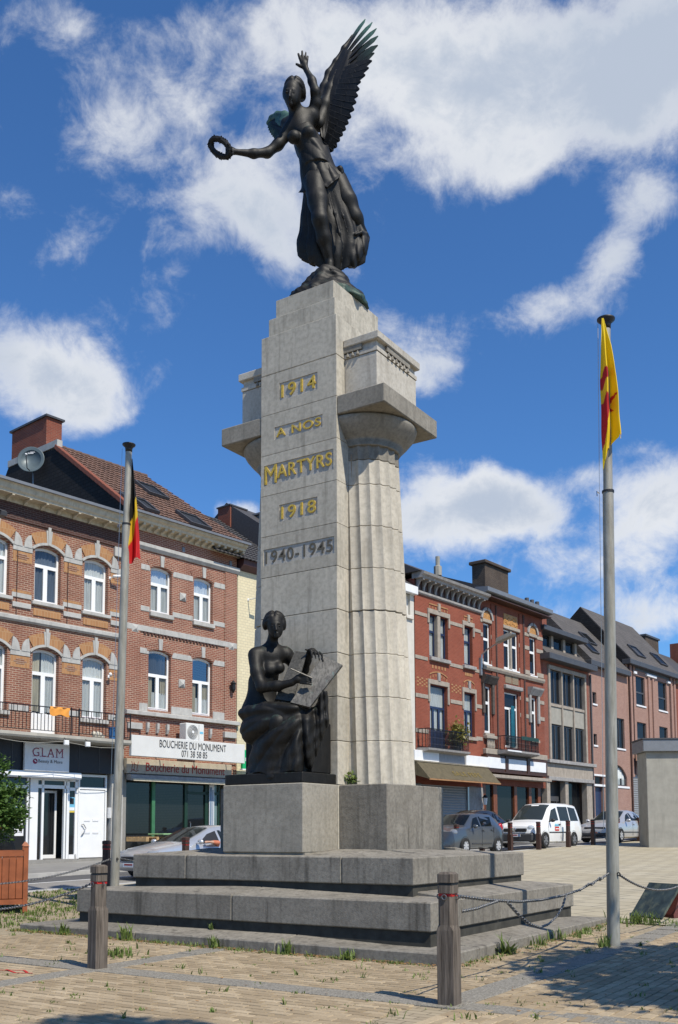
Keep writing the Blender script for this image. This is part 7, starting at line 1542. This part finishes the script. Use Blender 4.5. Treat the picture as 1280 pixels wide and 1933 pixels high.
def carwheels(t, xs, hw, r=.31, w=.19, at=None, spokes=6, cover=None):
    for x in xs:
        for s in (-1, 1):
            y = s*(hw-.055); a = B().lathe([(r*.62,-w/2),(r*.93,-w/2),(r,-w/2+.03),(r,w/2-.03),(r*.93,w/2),(r*.62,w/2)], 24, cap=False); M = Matrix.Translation((x, y, r)) @ Matrix.Rotation(-s*PI/2, 4, 'X'); a.xf(M); wh = obj('wheel', a, MA['tyre'], t, smooth=True); edge_smooth(wh, 40)
            d = B().lathe([(0,.045),(r*.62,.05)], 18)
            for k in range(spokes): an = 2*PI*k/spokes; q = B().box(-.028, .028, r*.10, r*.62, .05, .085); q.xf(Matrix.Rotation(an, 4, 'Z')); d.add(q.v, q.f)
            d.lathe([(r*.56,.0),(r*.63,.07),(r*.63,.09),(r*.66,.07)], 24, cap=False); d.lathe([(0,.09),(r*.16,.09),(r*.16,.05)], 10); d.xf(M); obj('rim', d, cover or MA['alloy'], wh)
            c = B().lathe([(0,-.14),(r*1.10,-.14),(r*1.10,.05),(r*1.06,.05),(r*1.06,-.10),(0,-.10)], 24); c.xf(Matrix.Translation((x, s*(hw-.05), r+.015)) @ Matrix.Rotation(-s*PI/2, 4, 'X')); obj('wheel_arch', c, MA['black'], t)
def sideglass(t, side, segs, mat='glass_c'):
    for s in (-1, 1):
        for (pts) in segs: obj('side_window', B().quad(*([side(x, v, s, .006) for x, v in pts] if s > 0 else [side(x, v, s, .006) for x, v in pts][::-1])), MA[mat], t)
def screen(t, at, x0, x1, name, ins=.10, e=.012, z0=None):
    vs = []; N = 10
    for i in range(N+1):
        x = x0+(x1-x0)*i/N; p = at(x); f_ = 1 if x0 > x1 else -1; ww = p[5]*.9
        for q, dz_ in ((-1,-.014),(-.55,.004),(0,.014),(.55,.004),(1,-.014)): vs.append((x+f_*.014, q*ww, p[3]+dz_+.012))
    obj(name, B().add(vs, [(i*5+k, i*5+k+1, i*5+k+6, i*5+k+5) for i in range(N) for k in range(4)]), MA['glass_c'], t, smooth=True)
def mirror(t, x, z, hw, mat): 
    for s in (-1, 1): obj('mirror', B().ell((x, s*(hw+.11), z), (.07,.11,.075), 10, 6).tube([(x, s*(hw-.06), z-.05),(x, s*(hw+.06), z-.02)], .02, 6), MA[mat], t, smooth=True)
def lights(t, x, y, z, r, mat, name, sx=.05):
    for s in (-1, 1): obj(name, B().ell((x, s*y, z), (sx, r[0], r[1]), 12, 7), MA[mat], t, smooth=True)
def plate_(t, x, z, w=.52):
    p = obj('number_plate', B().box(x-.01, x+.01, -w/2, w/2, z-.055, z+.055), MA['whitep'], t); obj('plate_band', B().box(x+(.011 if x > 0 else -.015), x+(.015 if x > 0 else -.011), w/2-.07, w/2-.005, z-.05, z+.05), MA['blue_p'], p); obj('plate_mark', B().box(x+(.011 if x > 0 else -.014), x+(.014 if x > 0 else -.011), -.2, .14, z-.012, z+.03), MA['red_t'], p)
def head(f): return math.atan2(f[1], f[0])
DIRR = (-.1016, -.9948); DIRL = (-.127, -.992)
# white van
lx, ly = -7.72, 27.3
t, at, side, hw = car('white_van', 'white panel sided van with black lower bumper and small red door sticker', 'van', 'car_w', (lx, ly, gz(lx, ly)-.02), head(DIRR)+.02, 4.5, 1.79, 1.83,
  [(2.26,.24,.62,.70,.66,.50),(2.20,.20,.74,.86,.78,.62),(1.95,.18,.90,.99,.86,.70),(1.40,.18,.98,1.07,.895,.74),(1.12,.18,1.0,1.13,.895,.74),(.55,.18,1.02,1.62,.895,.66),(.25,.18,1.03,1.78,.895,.66),(-.2,.18,1.03,1.83,.895,.68),(-1.2,.18,1.03,1.83,.895,.68),(-1.9,.18,1.03,1.78,.89,.68),(-2.12,.2,1.03,1.62,.88,.66),(-2.2,.24,.98,1.25,.86,.62),(-2.24,.28,.8,.95,.80,.5)])
carwheels(t, (1.38, -1.32), hw, .32, cover=MA['zinc']); screen(t, at, 1.14, .30, 'windscreen')
sideglass(t, side, [[(.92,.12),(.02,.12),(.02,.86),(.42,.86)], [(-.12,.08),(-1.05,.08),(-1.05,.9),(-.12,.9)], [(-1.13,.08),(-1.92,.10),(-1.82,.88),(-1.13,.9)]])
obj('bumper', B().bbox(1.93, 2.31, -.84, .84, .22, .62, .09), MA['trim'], t); obj('grille', B().bbox(2.20, 2.30, -.52, .52, .64, .78, .03), MA['black'], t); obj('emblem', B().lathe([(0,0),(.075,0),(.075,.02),(.06,.025)], 16).xf(Matrix.Translation((2.30,0,.72)) @ Matrix.Rotation(PI/2, 4, 'Y')), MA['chrome'], t); lights(t, 2.12, .64, .80, (.17,.10), 'headl', 'headlight', .13); mirror(t, .90, 1.10, hw, 'black'); plate_(t, 2.32, .50)
obj('side_moulding', B().box(-1.0, 1.0, .893, .912, .60, .64).box(-1.0, 1.0, -.912, -.893, .60, .64), MA['black'], t); obj('rear_bumper', B().bbox(-2.30, -1.98, -.86, .86, .26, .56, .05), MA['trim'], t)
for s in (-1, 1):
    obj('door_seam', B().box(-.075, -.065, s*.893, s*.901, .35, 1.05).box(1.05, 1.06, s*.893, s*.901, .45, 1.0), MA['black'], t); obj('door_handle', B().box(-.02, .14, s*.895, s*.925, .92, .96), MA['black'], t); st_ = obj('sticker', B().box(.10, .48, s*.897, s*.904, .68, .84), MA['redp'], t); obj('sticker_print', B().box(.14, .44, s*.904, s*.908, .74, .78), MA['whitep'], st_); obj('sticker_top', B().prism([(.12,.88),(.5,.88),(.42,.98),(.3,.93),(.2,.98)], min(s*.897,s*.905), max(s*.897,s*.905), 'y'), skyb, t, fix=True)
obj('screen_strip', B().quad((.47,-.17,1.712),(.47,.17,1.712),(.40,.17,1.752),(.40,-.17,1.752)), MA['whitep'], t)
# pale silver saloon
lx, ly = -6.55, 33.5
t, at, side, hw = car('silver_saloon', 'pale silver five door saloon parked behind the white van', 'car', 'car_s2', (lx, ly, gz(lx, ly)-.02), head(DIRR), 4.3, 1.77, 1.48,
  [(2.18,.28,.48,.58,.60,.45),(2.10,.2,.62,.72,.74,.6),(1.8,.17,.78,.86,.85,.68),(1.1,.17,.88,.96,.885,.7),(.95,.17,.9,1.0,.885,.68),(.1,.17,.93,1.42,.885,.58),(-.35,.17,.93,1.47,.885,.58),(-.9,.17,.94,1.45,.885,.57),(-1.75,.18,.95,1.05,.86,.58),(-2.05,.24,.85,.96,.78,.55),(-2.14,.32,.6,.7,.7,.5)])
carwheels(t, (1.33, -1.28), hw, .31); screen(t, at, .96, .12, 'windscreen'); screen(t, at, -1.72, -.95, 'rear_window')
sideglass(t, side, [[(.72,.12),(.0,.10),(.0,.88),(.22,.85)], [(-.07,.10),(-.85,.10),(-.80,.88),(-.07,.9)], [(-.92,.10),(-1.45,.2),(-.9,.88)]]); lights(t, 1.93, .62, .72, (.22,.10), 'headl', 'headlight', .16); mirror(t, .7, .98, hw, 'car_s2'); plate_(t, 2.17, .42); obj('grille', B().bbox(2.02, 2.17, -.5, .5, .58, .68, .02), MA['black'], t); obj('bumper', B().bbox(1.9, 2.2, -.74, .74, .24, .46, .06), MA['trim'], t)
for s in (-1, 1): obj('side_moulding', B().box(-1.0, 1.0, s*.882, s*.895, .42, .47), MA['trim'], t); obj('door_seam', B().box(-.05, -.04, s*.88, s*.889, .3, .93), MA['black'], t); obj('door_handle', B().box(-.28, -.12, s*.885, s*.905, .80, .835).box(-1.1, -.94, s*.885, s*.905, .80, .835), MA['car_s2'], t)
lights(t, -2.02, .60, .82, (.14,.09), 'redl', 'tail_light')
# dark blue car behind the pavilion edge
lx, ly = -6.1, 39.3
t, at, side, hw = car('dark_blue_car', 'dark blue car partly hidden by the pavilion at the right', 'car', 'car_b', (lx, ly, gz(lx, ly)-.02), head(DIRR), 4.2, 1.75, 1.5,
  [(2.1,.28,.6,.7,.7,.5),(1.9,.18,.8,.88,.84,.66),(1.1,.17,.9,.98,.87,.68),(.9,.17,.92,1.02,.87,.66),(.1,.17,.95,1.44,.87,.58),(-.9,.17,.95,1.49,.87,.58),(-1.7,.18,.95,1.30,.85,.55),(-2.0,.25,.9,1.0,.8,.55),(-2.08,.3,.6,.7,.7,.5)])
carwheels(t, (1.3, -1.25), hw); screen(t, at, .92, .12, 'windscreen'); sideglass(t, side, [[(.7,.12),(-.0,.1),(.0,.88),(.2,.86)], [(-.07,.1),(-1.2,.12),(-1.2,.86),(-.07,.9)]]); lights(t, 1.92, .62, .76, (.2,.1), 'headl', 'headlight', .12); mirror(t, .7, 1.0, hw, 'car_b'); plate_(t, 2.08, .5); lights(t, -2.0, .66, .9, (.12,.14), 'redl', 'tail_light')
# blue grey hatchback
lx, ly = -8.45, 21.35
t, at, side, hw = car('grey_hatchback', 'blue grey small hatchback parked nearest to the memorial', 'car', 'car_g', (lx, ly, gz(lx, ly)-.02), head(DIRR)+.02, 3.7, 1.69, 1.5,
  [(1.86,.26,.56,.66,.62,.5),(1.78,.18,.72,.82,.76,.62),(1.45,.17,.86,.95,.835,.68),(.98,.17,.92,1.02,.845,.68),(.82,.17,.93,1.06,.845,.66),(.28,.17,.95,1.44,.845,.60),(-.2,.17,.96,1.5,.845,.60),(-1.1,.17,.97,1.48,.845,.59),(-1.52,.18,.97,1.36,.83,.57),(-1.72,.2,.96,1.06,.80,.56),(-1.82,.26,.8,.9,.74,.5)])
carwheels(t, (1.18, -1.20), hw, .30, spokes=7); screen(t, at, .84, .30, 'windscreen'); screen(t, at, -1.71, -1.50, 'rear_window', e=.014)
sideglass(t, side, [[(.66,.10),(.0,.10),(.0,.90),(.30,.86)], [(-.09,.10),(-.86,.10),(-.98,.88),(-.09,.9)]]); mirror(t, .64, 1.0, hw, 'car_g'); lights(t, 1.62, .62, .78, (.16,.13), 'headl', 'headlight', .14); lights(t, -1.68, .70, .96, (.09,.18), 'redl', 'tail_light', .14); plate_(t, -1.84, .60)
for s in (-1, 1): obj('door_seam', B().box(-.05, -.04, s*.84, s*.850, .3, .96).box(-.92, -.91, s*.83, s*.850, .5, .97), MA['black'], t); obj('door_handle', B().box(-.24, -.10, s*.845, s*.87, .84, .875).box(-.84, -.72, s*.845, s*.87, .86, .895), MA['car_g'], t)
obj('side_moulding', B().box(-.75, .7, .842, .856, .36, .40).box(-.75, .7, -.856, -.842, .36, .40), MA['trim'], t)
# black hatchback farther over
lx, ly = -11.35, 29.3
t, at, side, hw = car('black_hatchback', 'black rounded hatchback parked on the far side behind the grey one', 'car', 'car_k', (lx, ly, gz(lx, ly)-.08), head(DIRR)+PI, 4.1, 1.75, 1.56,
  [(2.0,.28,.6,.7,.7,.5),(1.8,.18,.82,.92,.84,.66),(1.1,.17,.95,1.05,.87,.68),(.9,.17,.97,1.08,.87,.66),(.25,.17,.99,1.50,.87,.60),(-.3,.17,1.0,1.56,.87,.60),(-1.0,.17,1.0,1.53,.87,.58),(-1.6,.18,1.0,1.36,.84,.54),(-1.9,.22,.98,1.08,.80,.55),(-2.02,.3,.7,.8,.7,.5)])
carwheels(t, (1.3, -1.25), hw); screen(t, at, .92, .27, 'windscreen'); screen(t, at, -1.88, -1.58, 'rear_window'); sideglass(t, side, [[(.7,.12),(.0,.1),(.0,.88),(.3,.86)], [(-.07,.1),(-.95,.1),(-.9,.88),(-.07,.9)], [(-1.02,.12),(-1.5,.2),(-1.0,.86)]]); mirror(t, .75, 1.05, hw, 'car_k'); lights(t, -1.9, .68, .95, (.12,.14), 'redl', 'tail_light'); lights(t, 1.8, .62, .8, (.18,.1), 'headl', 'headlight', .12)
# silver car going left, driver's arm on the sill
lx, ly = -10.75, 9.05
t, at, side, hw = car('silver_car', 'silver car driving left behind the memorial steps with an arm at its window', 'car', 'car_s', (lx, ly, gz(lx, ly)-.11), head(DIRL), 4.5, 1.75, 1.42,
  [(2.20,.30,.50,.58,.58,.45),(2.12,.2,.60,.68,.72,.6),(1.8,.17,.72,.80,.84,.68),(1.1,.17,.84,.92,.875,.7),(.92,.17,.87,.97,.875,.68),(-.05,.17,.9,1.36,.875,.56),(-.5,.17,.9,1.41,.875,.56),(-1.3,.17,.91,1.38,.875,.55),(-2.0,.2,.9,1.02,.82,.55),(-2.22,.3,.6,.7,.7,.5)])
carwheels(t, (1.35, -1.3), hw, .31); screen(t, at, .94, -.02, 'windscreen'); sideglass(t, side, [[(-.28,.10),(-1.15,.1),(-1.2,.86),(-.28,.9)]]); mirror(t, .66, .96, hw, 'car_s'); lights(t, 1.96, .60, .66, (.2,.09), 'headl', 'headlight', .16); lights(t, -2.05, .6, .8, (.16,.1), 'redl', 'tail_light'); obj('bumper', B().bbox(1.95, 2.26, -.72, .72, .22, .46, .08), MA['car_s'], t); obj('grille', B().bbox(2.12, 2.26, -.4, .4, .46, .58, .02), MA['black'], t); plate_(t, 2.27, .36)
for s in (-1, 1): obj('window_opening', B().quad(*[side(x, v, s, .005) for x, v in ((.60,.10),(-.20,.10),(-.20,.88),(.12,.84))][::s]), MA['black'], t, label=None) if False else None
obj('window_opening', B().quad(side(.60,.10,1,.005), side(-.20,.10,1,.005), side(-.20,.88,1,.005), side(.12,.84,1,.005)), MA['black'], t); sideglass(t, lambda x, v, s, e: side(x, v, -1, e), [[(.60,.10),(-.20,.10),(-.20,.88),(.12,.84)]])
P = thing('person', 'driver in a salmon sleeve resting an arm on the silver car window', 'person', (lx, ly, gz(lx, ly)-.11), head(DIRL))
S = SDF((-.75,-.05,.5), (.65,1.12,1.42), .02); S.ell((-.16,.40,1.18), (.095,.085,.115), .03).cap((-.17,.40,1.08), (-.18,.40,1.0), .05, .055, .04).cap((-.2,.26,.93), (-.2,.56,.93), .085, .085, .06).cap((-.2,.40,.9), (-.24,.40,.62), .15, .14, .08).ell((-.06,.40,1.17), (.03,.02,.025), .02)
S.path([(-.2,.57,.93),(-.12,.80,.86),(-.02,.935,.93)], [.065,.055,.05], .04).path([(-.02,.935,.93),(.20,.945,.945),(.30,.945,.955)], [.048,.04,.03], .03).ell((.36,.945,.955), (.05,.022,.035), .02)
for k in range(4): S.cap((.38,.93+.012*k-.02,.975-.012*k), (.46,.935+.01*k-.02,.965-.014*k), .012, .010, .006)
S.cap((.34,.925,.965), (.40,.91,.99), .013, .011, .008); link('body', S.mesh('body', MA['skin']), P)
obj('sleeve', B().tube([(-.2,.56,.93),(-.12,.80,.86),(-.02,.94,.93),(.16,.95,.945)], [.085,.07,.062,.056], 12), MA['shirt'], P, smooth=True); obj('shirt', B().lathe([(.16,.60),(.175,.75),(.19,.88),(.12,.98),(.07,1.0)], 16, -.215, .40), MA['shirt'], P, smooth=True); obj('hair', B().ell((-.19,.40,1.225), (.10,.095,.09), 12, 8), MA['hair'], P, smooth=True)

# ------------------------------------------------------------------ trees: one shading the corner, others round the square
def tree(name, label, x, y, h, cr, cz, n, leafm, group=None, trunk_r=.14, lsize=.22, lobes=16, seed=1, cat='tree'):
    rg = random.Random(seed); z0 = gz(x, y); t = thing(name, label, cat, (x, y, z0), 0, group); b = B(); tip = (rg.gauss(0,.15), rg.gauss(0,.15), h*.55)
    b.tube([(0,0,-.2),(0.02,0.01,h*.25),tip], [trunk_r*1.15, trunk_r, trunk_r*.7], 10); L = []
    for i in range(lobes):
        a = i*2.4; rr = math.sqrt((i+.5)/lobes)*cr; zz = cz+(1-(rr/cr)**2)*cr*.55*rg.uniform(.3,1)-(rr/cr)*cr*.18+rg.gauss(0, cr*.16); p = (rr*math.cos(a), rr*math.sin(a), zz); L.append((p, cr*rg.uniform(.22,.40)))
        m = (p[0]*.45+tip[0]*.5, p[1]*.45+tip[1]*.5, tip[2]+(zz-tip[2])*.35); b.tube([tip, m, p], [trunk_r*.42, trunk_r*.25, trunk_r*.07], 6)
    obj('trunk', b, MA['bark'], t)
    c = B()
    for p, r_ in L:
        for _ in range(int(n/lobes)):
            u = Vector((rg.gauss(0,1), rg.gauss(0,1), rg.gauss(0,.8))); u = u.normalized()*r_*rg.uniform(.35,1.12); q = Vector(p)+u; d = Vector((rg.gauss(0,1), rg.gauss(0,1), rg.gauss(-.2,.6))).normalized(); s_ = d.cross(Vector((rg.gauss(0,.6), rg.gauss(0,.6), 1))).normalized(); l = lsize*rg.uniform(.6,1.25)
            c.add([q, q+d*l*.5+s_*l*.3, q+d*l, q+d*l*.5-s_*l*.3], [(0,1,2,3)])
    obj('crown', c, leafm, t); return t
tree('leafy_tree', 'leafy tree standing right of the square that throws the dappled shade', 10.55, -2.3, 8.2, 2.5, 6.1, 7000, MA['leaf'], None, .16, .26, 22, 3)
tree('leafy_tree', 'second leafy tree near the viewer that shades the bottom of the scene', 9.8, -10.05, 11.2, 1.65, 9.2, 4600, MA['leaf'], None, .17, .26, 18, 8)
# clipped tree by the beauty shop
px, py = -8.6, .55
t = thing('small_tree', 'bushy lime green clipped tree at the left edge before the beauty shop', 'tree', (px, py, gz(px, py))); b = B().tube([(0,0,0),(.02,0,1.0),(0,.02,1.7)], [.06,.05,.04], 8); rg = random.Random(5); L = []
for i in range(26):
    u = Vector((rg.gauss(0,1), rg.gauss(0,1), rg.gauss(0,1))).normalized()*rg.uniform(.25,.78); L.append((u.x*.95, u.y*.95, 1.95+u.z*1.05)); b.tube([(0,0,1.4),L[-1]], [.025,.008], 5)
obj('trunk', b, MA['bark'], t); c = B()
for p in L:
    for _ in range(300):
        u = Vector((rg.gauss(0,1), rg.gauss(0,1), rg.gauss(0,1))).normalized()*.27*rg.uniform(.3,1.1); q = Vector(p)+u; d = Vector((rg.gauss(0,1), rg.gauss(0,1), rg.gauss(.1,.6))).normalized(); s_ = d.cross(Vector((rg.gauss(0,.6), rg.gauss(0,.6), 1))).normalized(); l = .10*rg.uniform(.6,1.25); c.add([q, q+d*l*.5+s_*l*.28, q+d*l, q+d*l*.5-s_*l*.28], [(0,1,2,3)])
obj('crown', c, MA['leaf2'], t)
# ------------------------------------------------------------------ weeds and litter in the joints
def blades(b, x, y, z, n, h, spread, lean=.5, w=.010):
    for _ in range(n):
        a = random.uniform(0, 2*PI); r_ = abs(random.gauss(0, spread)); p = Vector((x+r_*math.cos(a), y+r_*math.sin(a), z)); a2 = random.uniform(0, 2*PI); hh = h*random.uniform(.4, 1.15); l = lean*hh*random.uniform(.2, 1); d = Vector((math.cos(a2), math.sin(a2), 0)); s_ = Vector((-d.y, d.x, 0))*w*random.uniform(.6,1.4); m = p+d*l*.35+Vector((0,0,hh*.62)); e = p+d*l+Vector((0,0,hh))
        b.add([p-s_, p+s_, m+s_*.8, e, m-s_*.8], [(0,1,2,4),(4,2,3)])
def tuft(x, y, z, h, n, sp, label, broad=False):
    b = B(); blades(b, 0, 0, 0, n, h, sp, .7, .012)
    if broad:
        for _ in range(14):
            a = random.uniform(0, 2*PI); d = Vector((math.cos(a), math.sin(a), random.uniform(.3, 1.4))).normalized(); s_ = d.cross(Vector((0,0,1))).normalized()*.035; l = h*random.uniform(.6, 1.0); b.add([(0,0,0), d*l*.5+s_, d*l, d*l*.5-s_], [(0,1,2,3)])
    o = obj('weed', b, MA['weed']); o.location = (x, y, z); return tag(o, label, 'weed', 'weeds at the foot of the steps')
for x, y, h, n, sp, l, br in ((2.93,-.72,.24,16,.05,'broad leaved weed at the right foot of the lowest step','1'),(2.95,.35,.17,20,.08,'tall weed tuft by the right side of the lowest step nearest the wooden post',''),(2.98,1.05,.17,24,.12,'tall clump of grass in the middle of the right side of the lowest step',''),(3.02,1.8,.11,26,.16,'wide low weed clump toward the far right end of the lowest step',''),
      (-3.4,-2.12,.20,26,.06,'weed at the left front of the lowest step beside the grey band',''),(-2.15,-2.14,.24,34,.05,'weed in the front joint of the lowest step left of centre',''),(-.55,-2.14,.17,30,.06,'low weed before the front of the lowest step near its middle',''),(.62,-2.12,.18,30,.05,'weed tuft before the front of the lowest step near the seated bronze side',''),(1.55,-2.16,.15,22,.06,'spreading weed before the front of the lowest step toward its right corner','1'),
      (3.72,.60,.18,22,.07,'weed growing at the foot of the yellow flag pole',''),(3.3,3.6,.20,90,.26,'bushy weed growth behind the yellow flag pole near the tilted plaque',''),(-1.05,-3.35,.12,80,.18,'yellow grass patch right behind the left wooden post',''),(-1.02,-1.62,.16,16,.02,'small weed sprouting from the joint of the middle step','')):
    z = gz(x, y) if y > -2 or y < -2.05 else 0
    o = tuft(x, y, .1297 if y == -1.62 else gz(x, y)-.01, h, n, sp, l, bool(br))
b = B(); bd = B()
for _ in range(1500):
    x, y = random.uniform(-7.5, 7), random.uniform(-8.5, 3.6)
    if (stepbox[0] < x < stepbox[1] and stepbox[2] < y < stepbox[3]) or not seen(x, y): continue
    dens_ = .5+.5*math.sin(x*1.7+1)*math.cos(y*1.3)
    if random.random() > .25+.5*dens_: continue
    s_ = random.choice((.02,.03,.05,.09)); blades(b, x, y, gz(x, y)-.008, random.randint(4, 14), random.choice((.025,.035,.05,.07)), s_, 1.1, .006)
for _ in range(420):     # along the steps and band edges
    e = random.random(); x, y = (random.uniform(-4.5, 2.85), -2.10-abs(random.gauss(0,.06))) if e < .5 else ((2.88+abs(random.gauss(0,.10)), random.uniform(-2, 3.6)) if e < .8 else (random.uniform(2.9, 4.4), random.uniform(3.2, 4.4)))
    blades(b, x, y, gz(x, y)-.008, random.randint(4, 10), random.choice((.03,.04,.06)), .05, 1.2, .006)
for _ in range(700): x, y = random.uniform(-10.5, -4.6), random.uniform(-2.5, 3.4); (blades(b, x, y, gz(x, y)-.008, 8, .06, .10, 1.0, .010) if x > edgeX(y)+.1 else None)
stuff(tag(obj('weeds', b, MA['weed']), 'small weeds and moss in the joints of the buff paving', 'weeds'))
for _ in range(1300):
    e = random.random(); x, y = (random.uniform(-4.5, 2.85), -2.08-abs(random.gauss(0,.10))) if e < .55 else ((2.86+abs(random.gauss(0,.12)), random.uniform(-2, 3.6)) if e < .75 else (random.uniform(-6, 6), random.uniform(-8, 3)))
    if (stepbox[0] < x < stepbox[1] and stepbox[2] < y < stepbox[3]): continue
    a = random.uniform(0, 6.28); r_ = random.uniform(.008, .028); z = gz(x, y)+.006; bd.add([(x+r_*math.cos(a), y+r_*math.sin(a), z+random.uniform(0,.012)), (x+r_*.5*math.cos(a+1.6), y+r_*.5*math.sin(a+1.6), z), (x-r_*math.cos(a), y-r_*math.sin(a), z+random.uniform(0,.01)), (x-r_*.5*math.cos(a+1.6), y-r_*.5*math.sin(a+1.6), z+.004)], [(0,1,2,3)])
stuff(tag(obj('leaf_litter', bd, MA['dry']), 'dry brown leaf litter scattered along the foot of the steps', 'leaf litter'))
b = leafcloud(60, lambda: (.07+random.gauss(0,.05), .26+random.gauss(0,.05), 2.25+abs(random.gauss(0,.06))), .08, 1); tag(obj('weed', b, MA['weed']), 'little plant rooted at the column foot beside the stele', 'weed')
for P in ([(-1.25,-4.95),(-.98,-4.80),(-.80,-4.90)], [(-1.2,-4.86),(-.9,-4.98),(-.72,-4.90)]):
    pb = B(); 
    for i in range(len(P)-1): a, c = Vector((*P[i],0)), Vector((*P[i+1],0)); s_ = (c-a).normalized().cross(Vector((0,0,1)))*.014; pb.quad(*(tuple(v+Vector((0,0,.0065))) for v in (a-s_, c-s_, c+s_, a+s_)))
    obj('spray_mark', pb, MA['redp'], plaza)
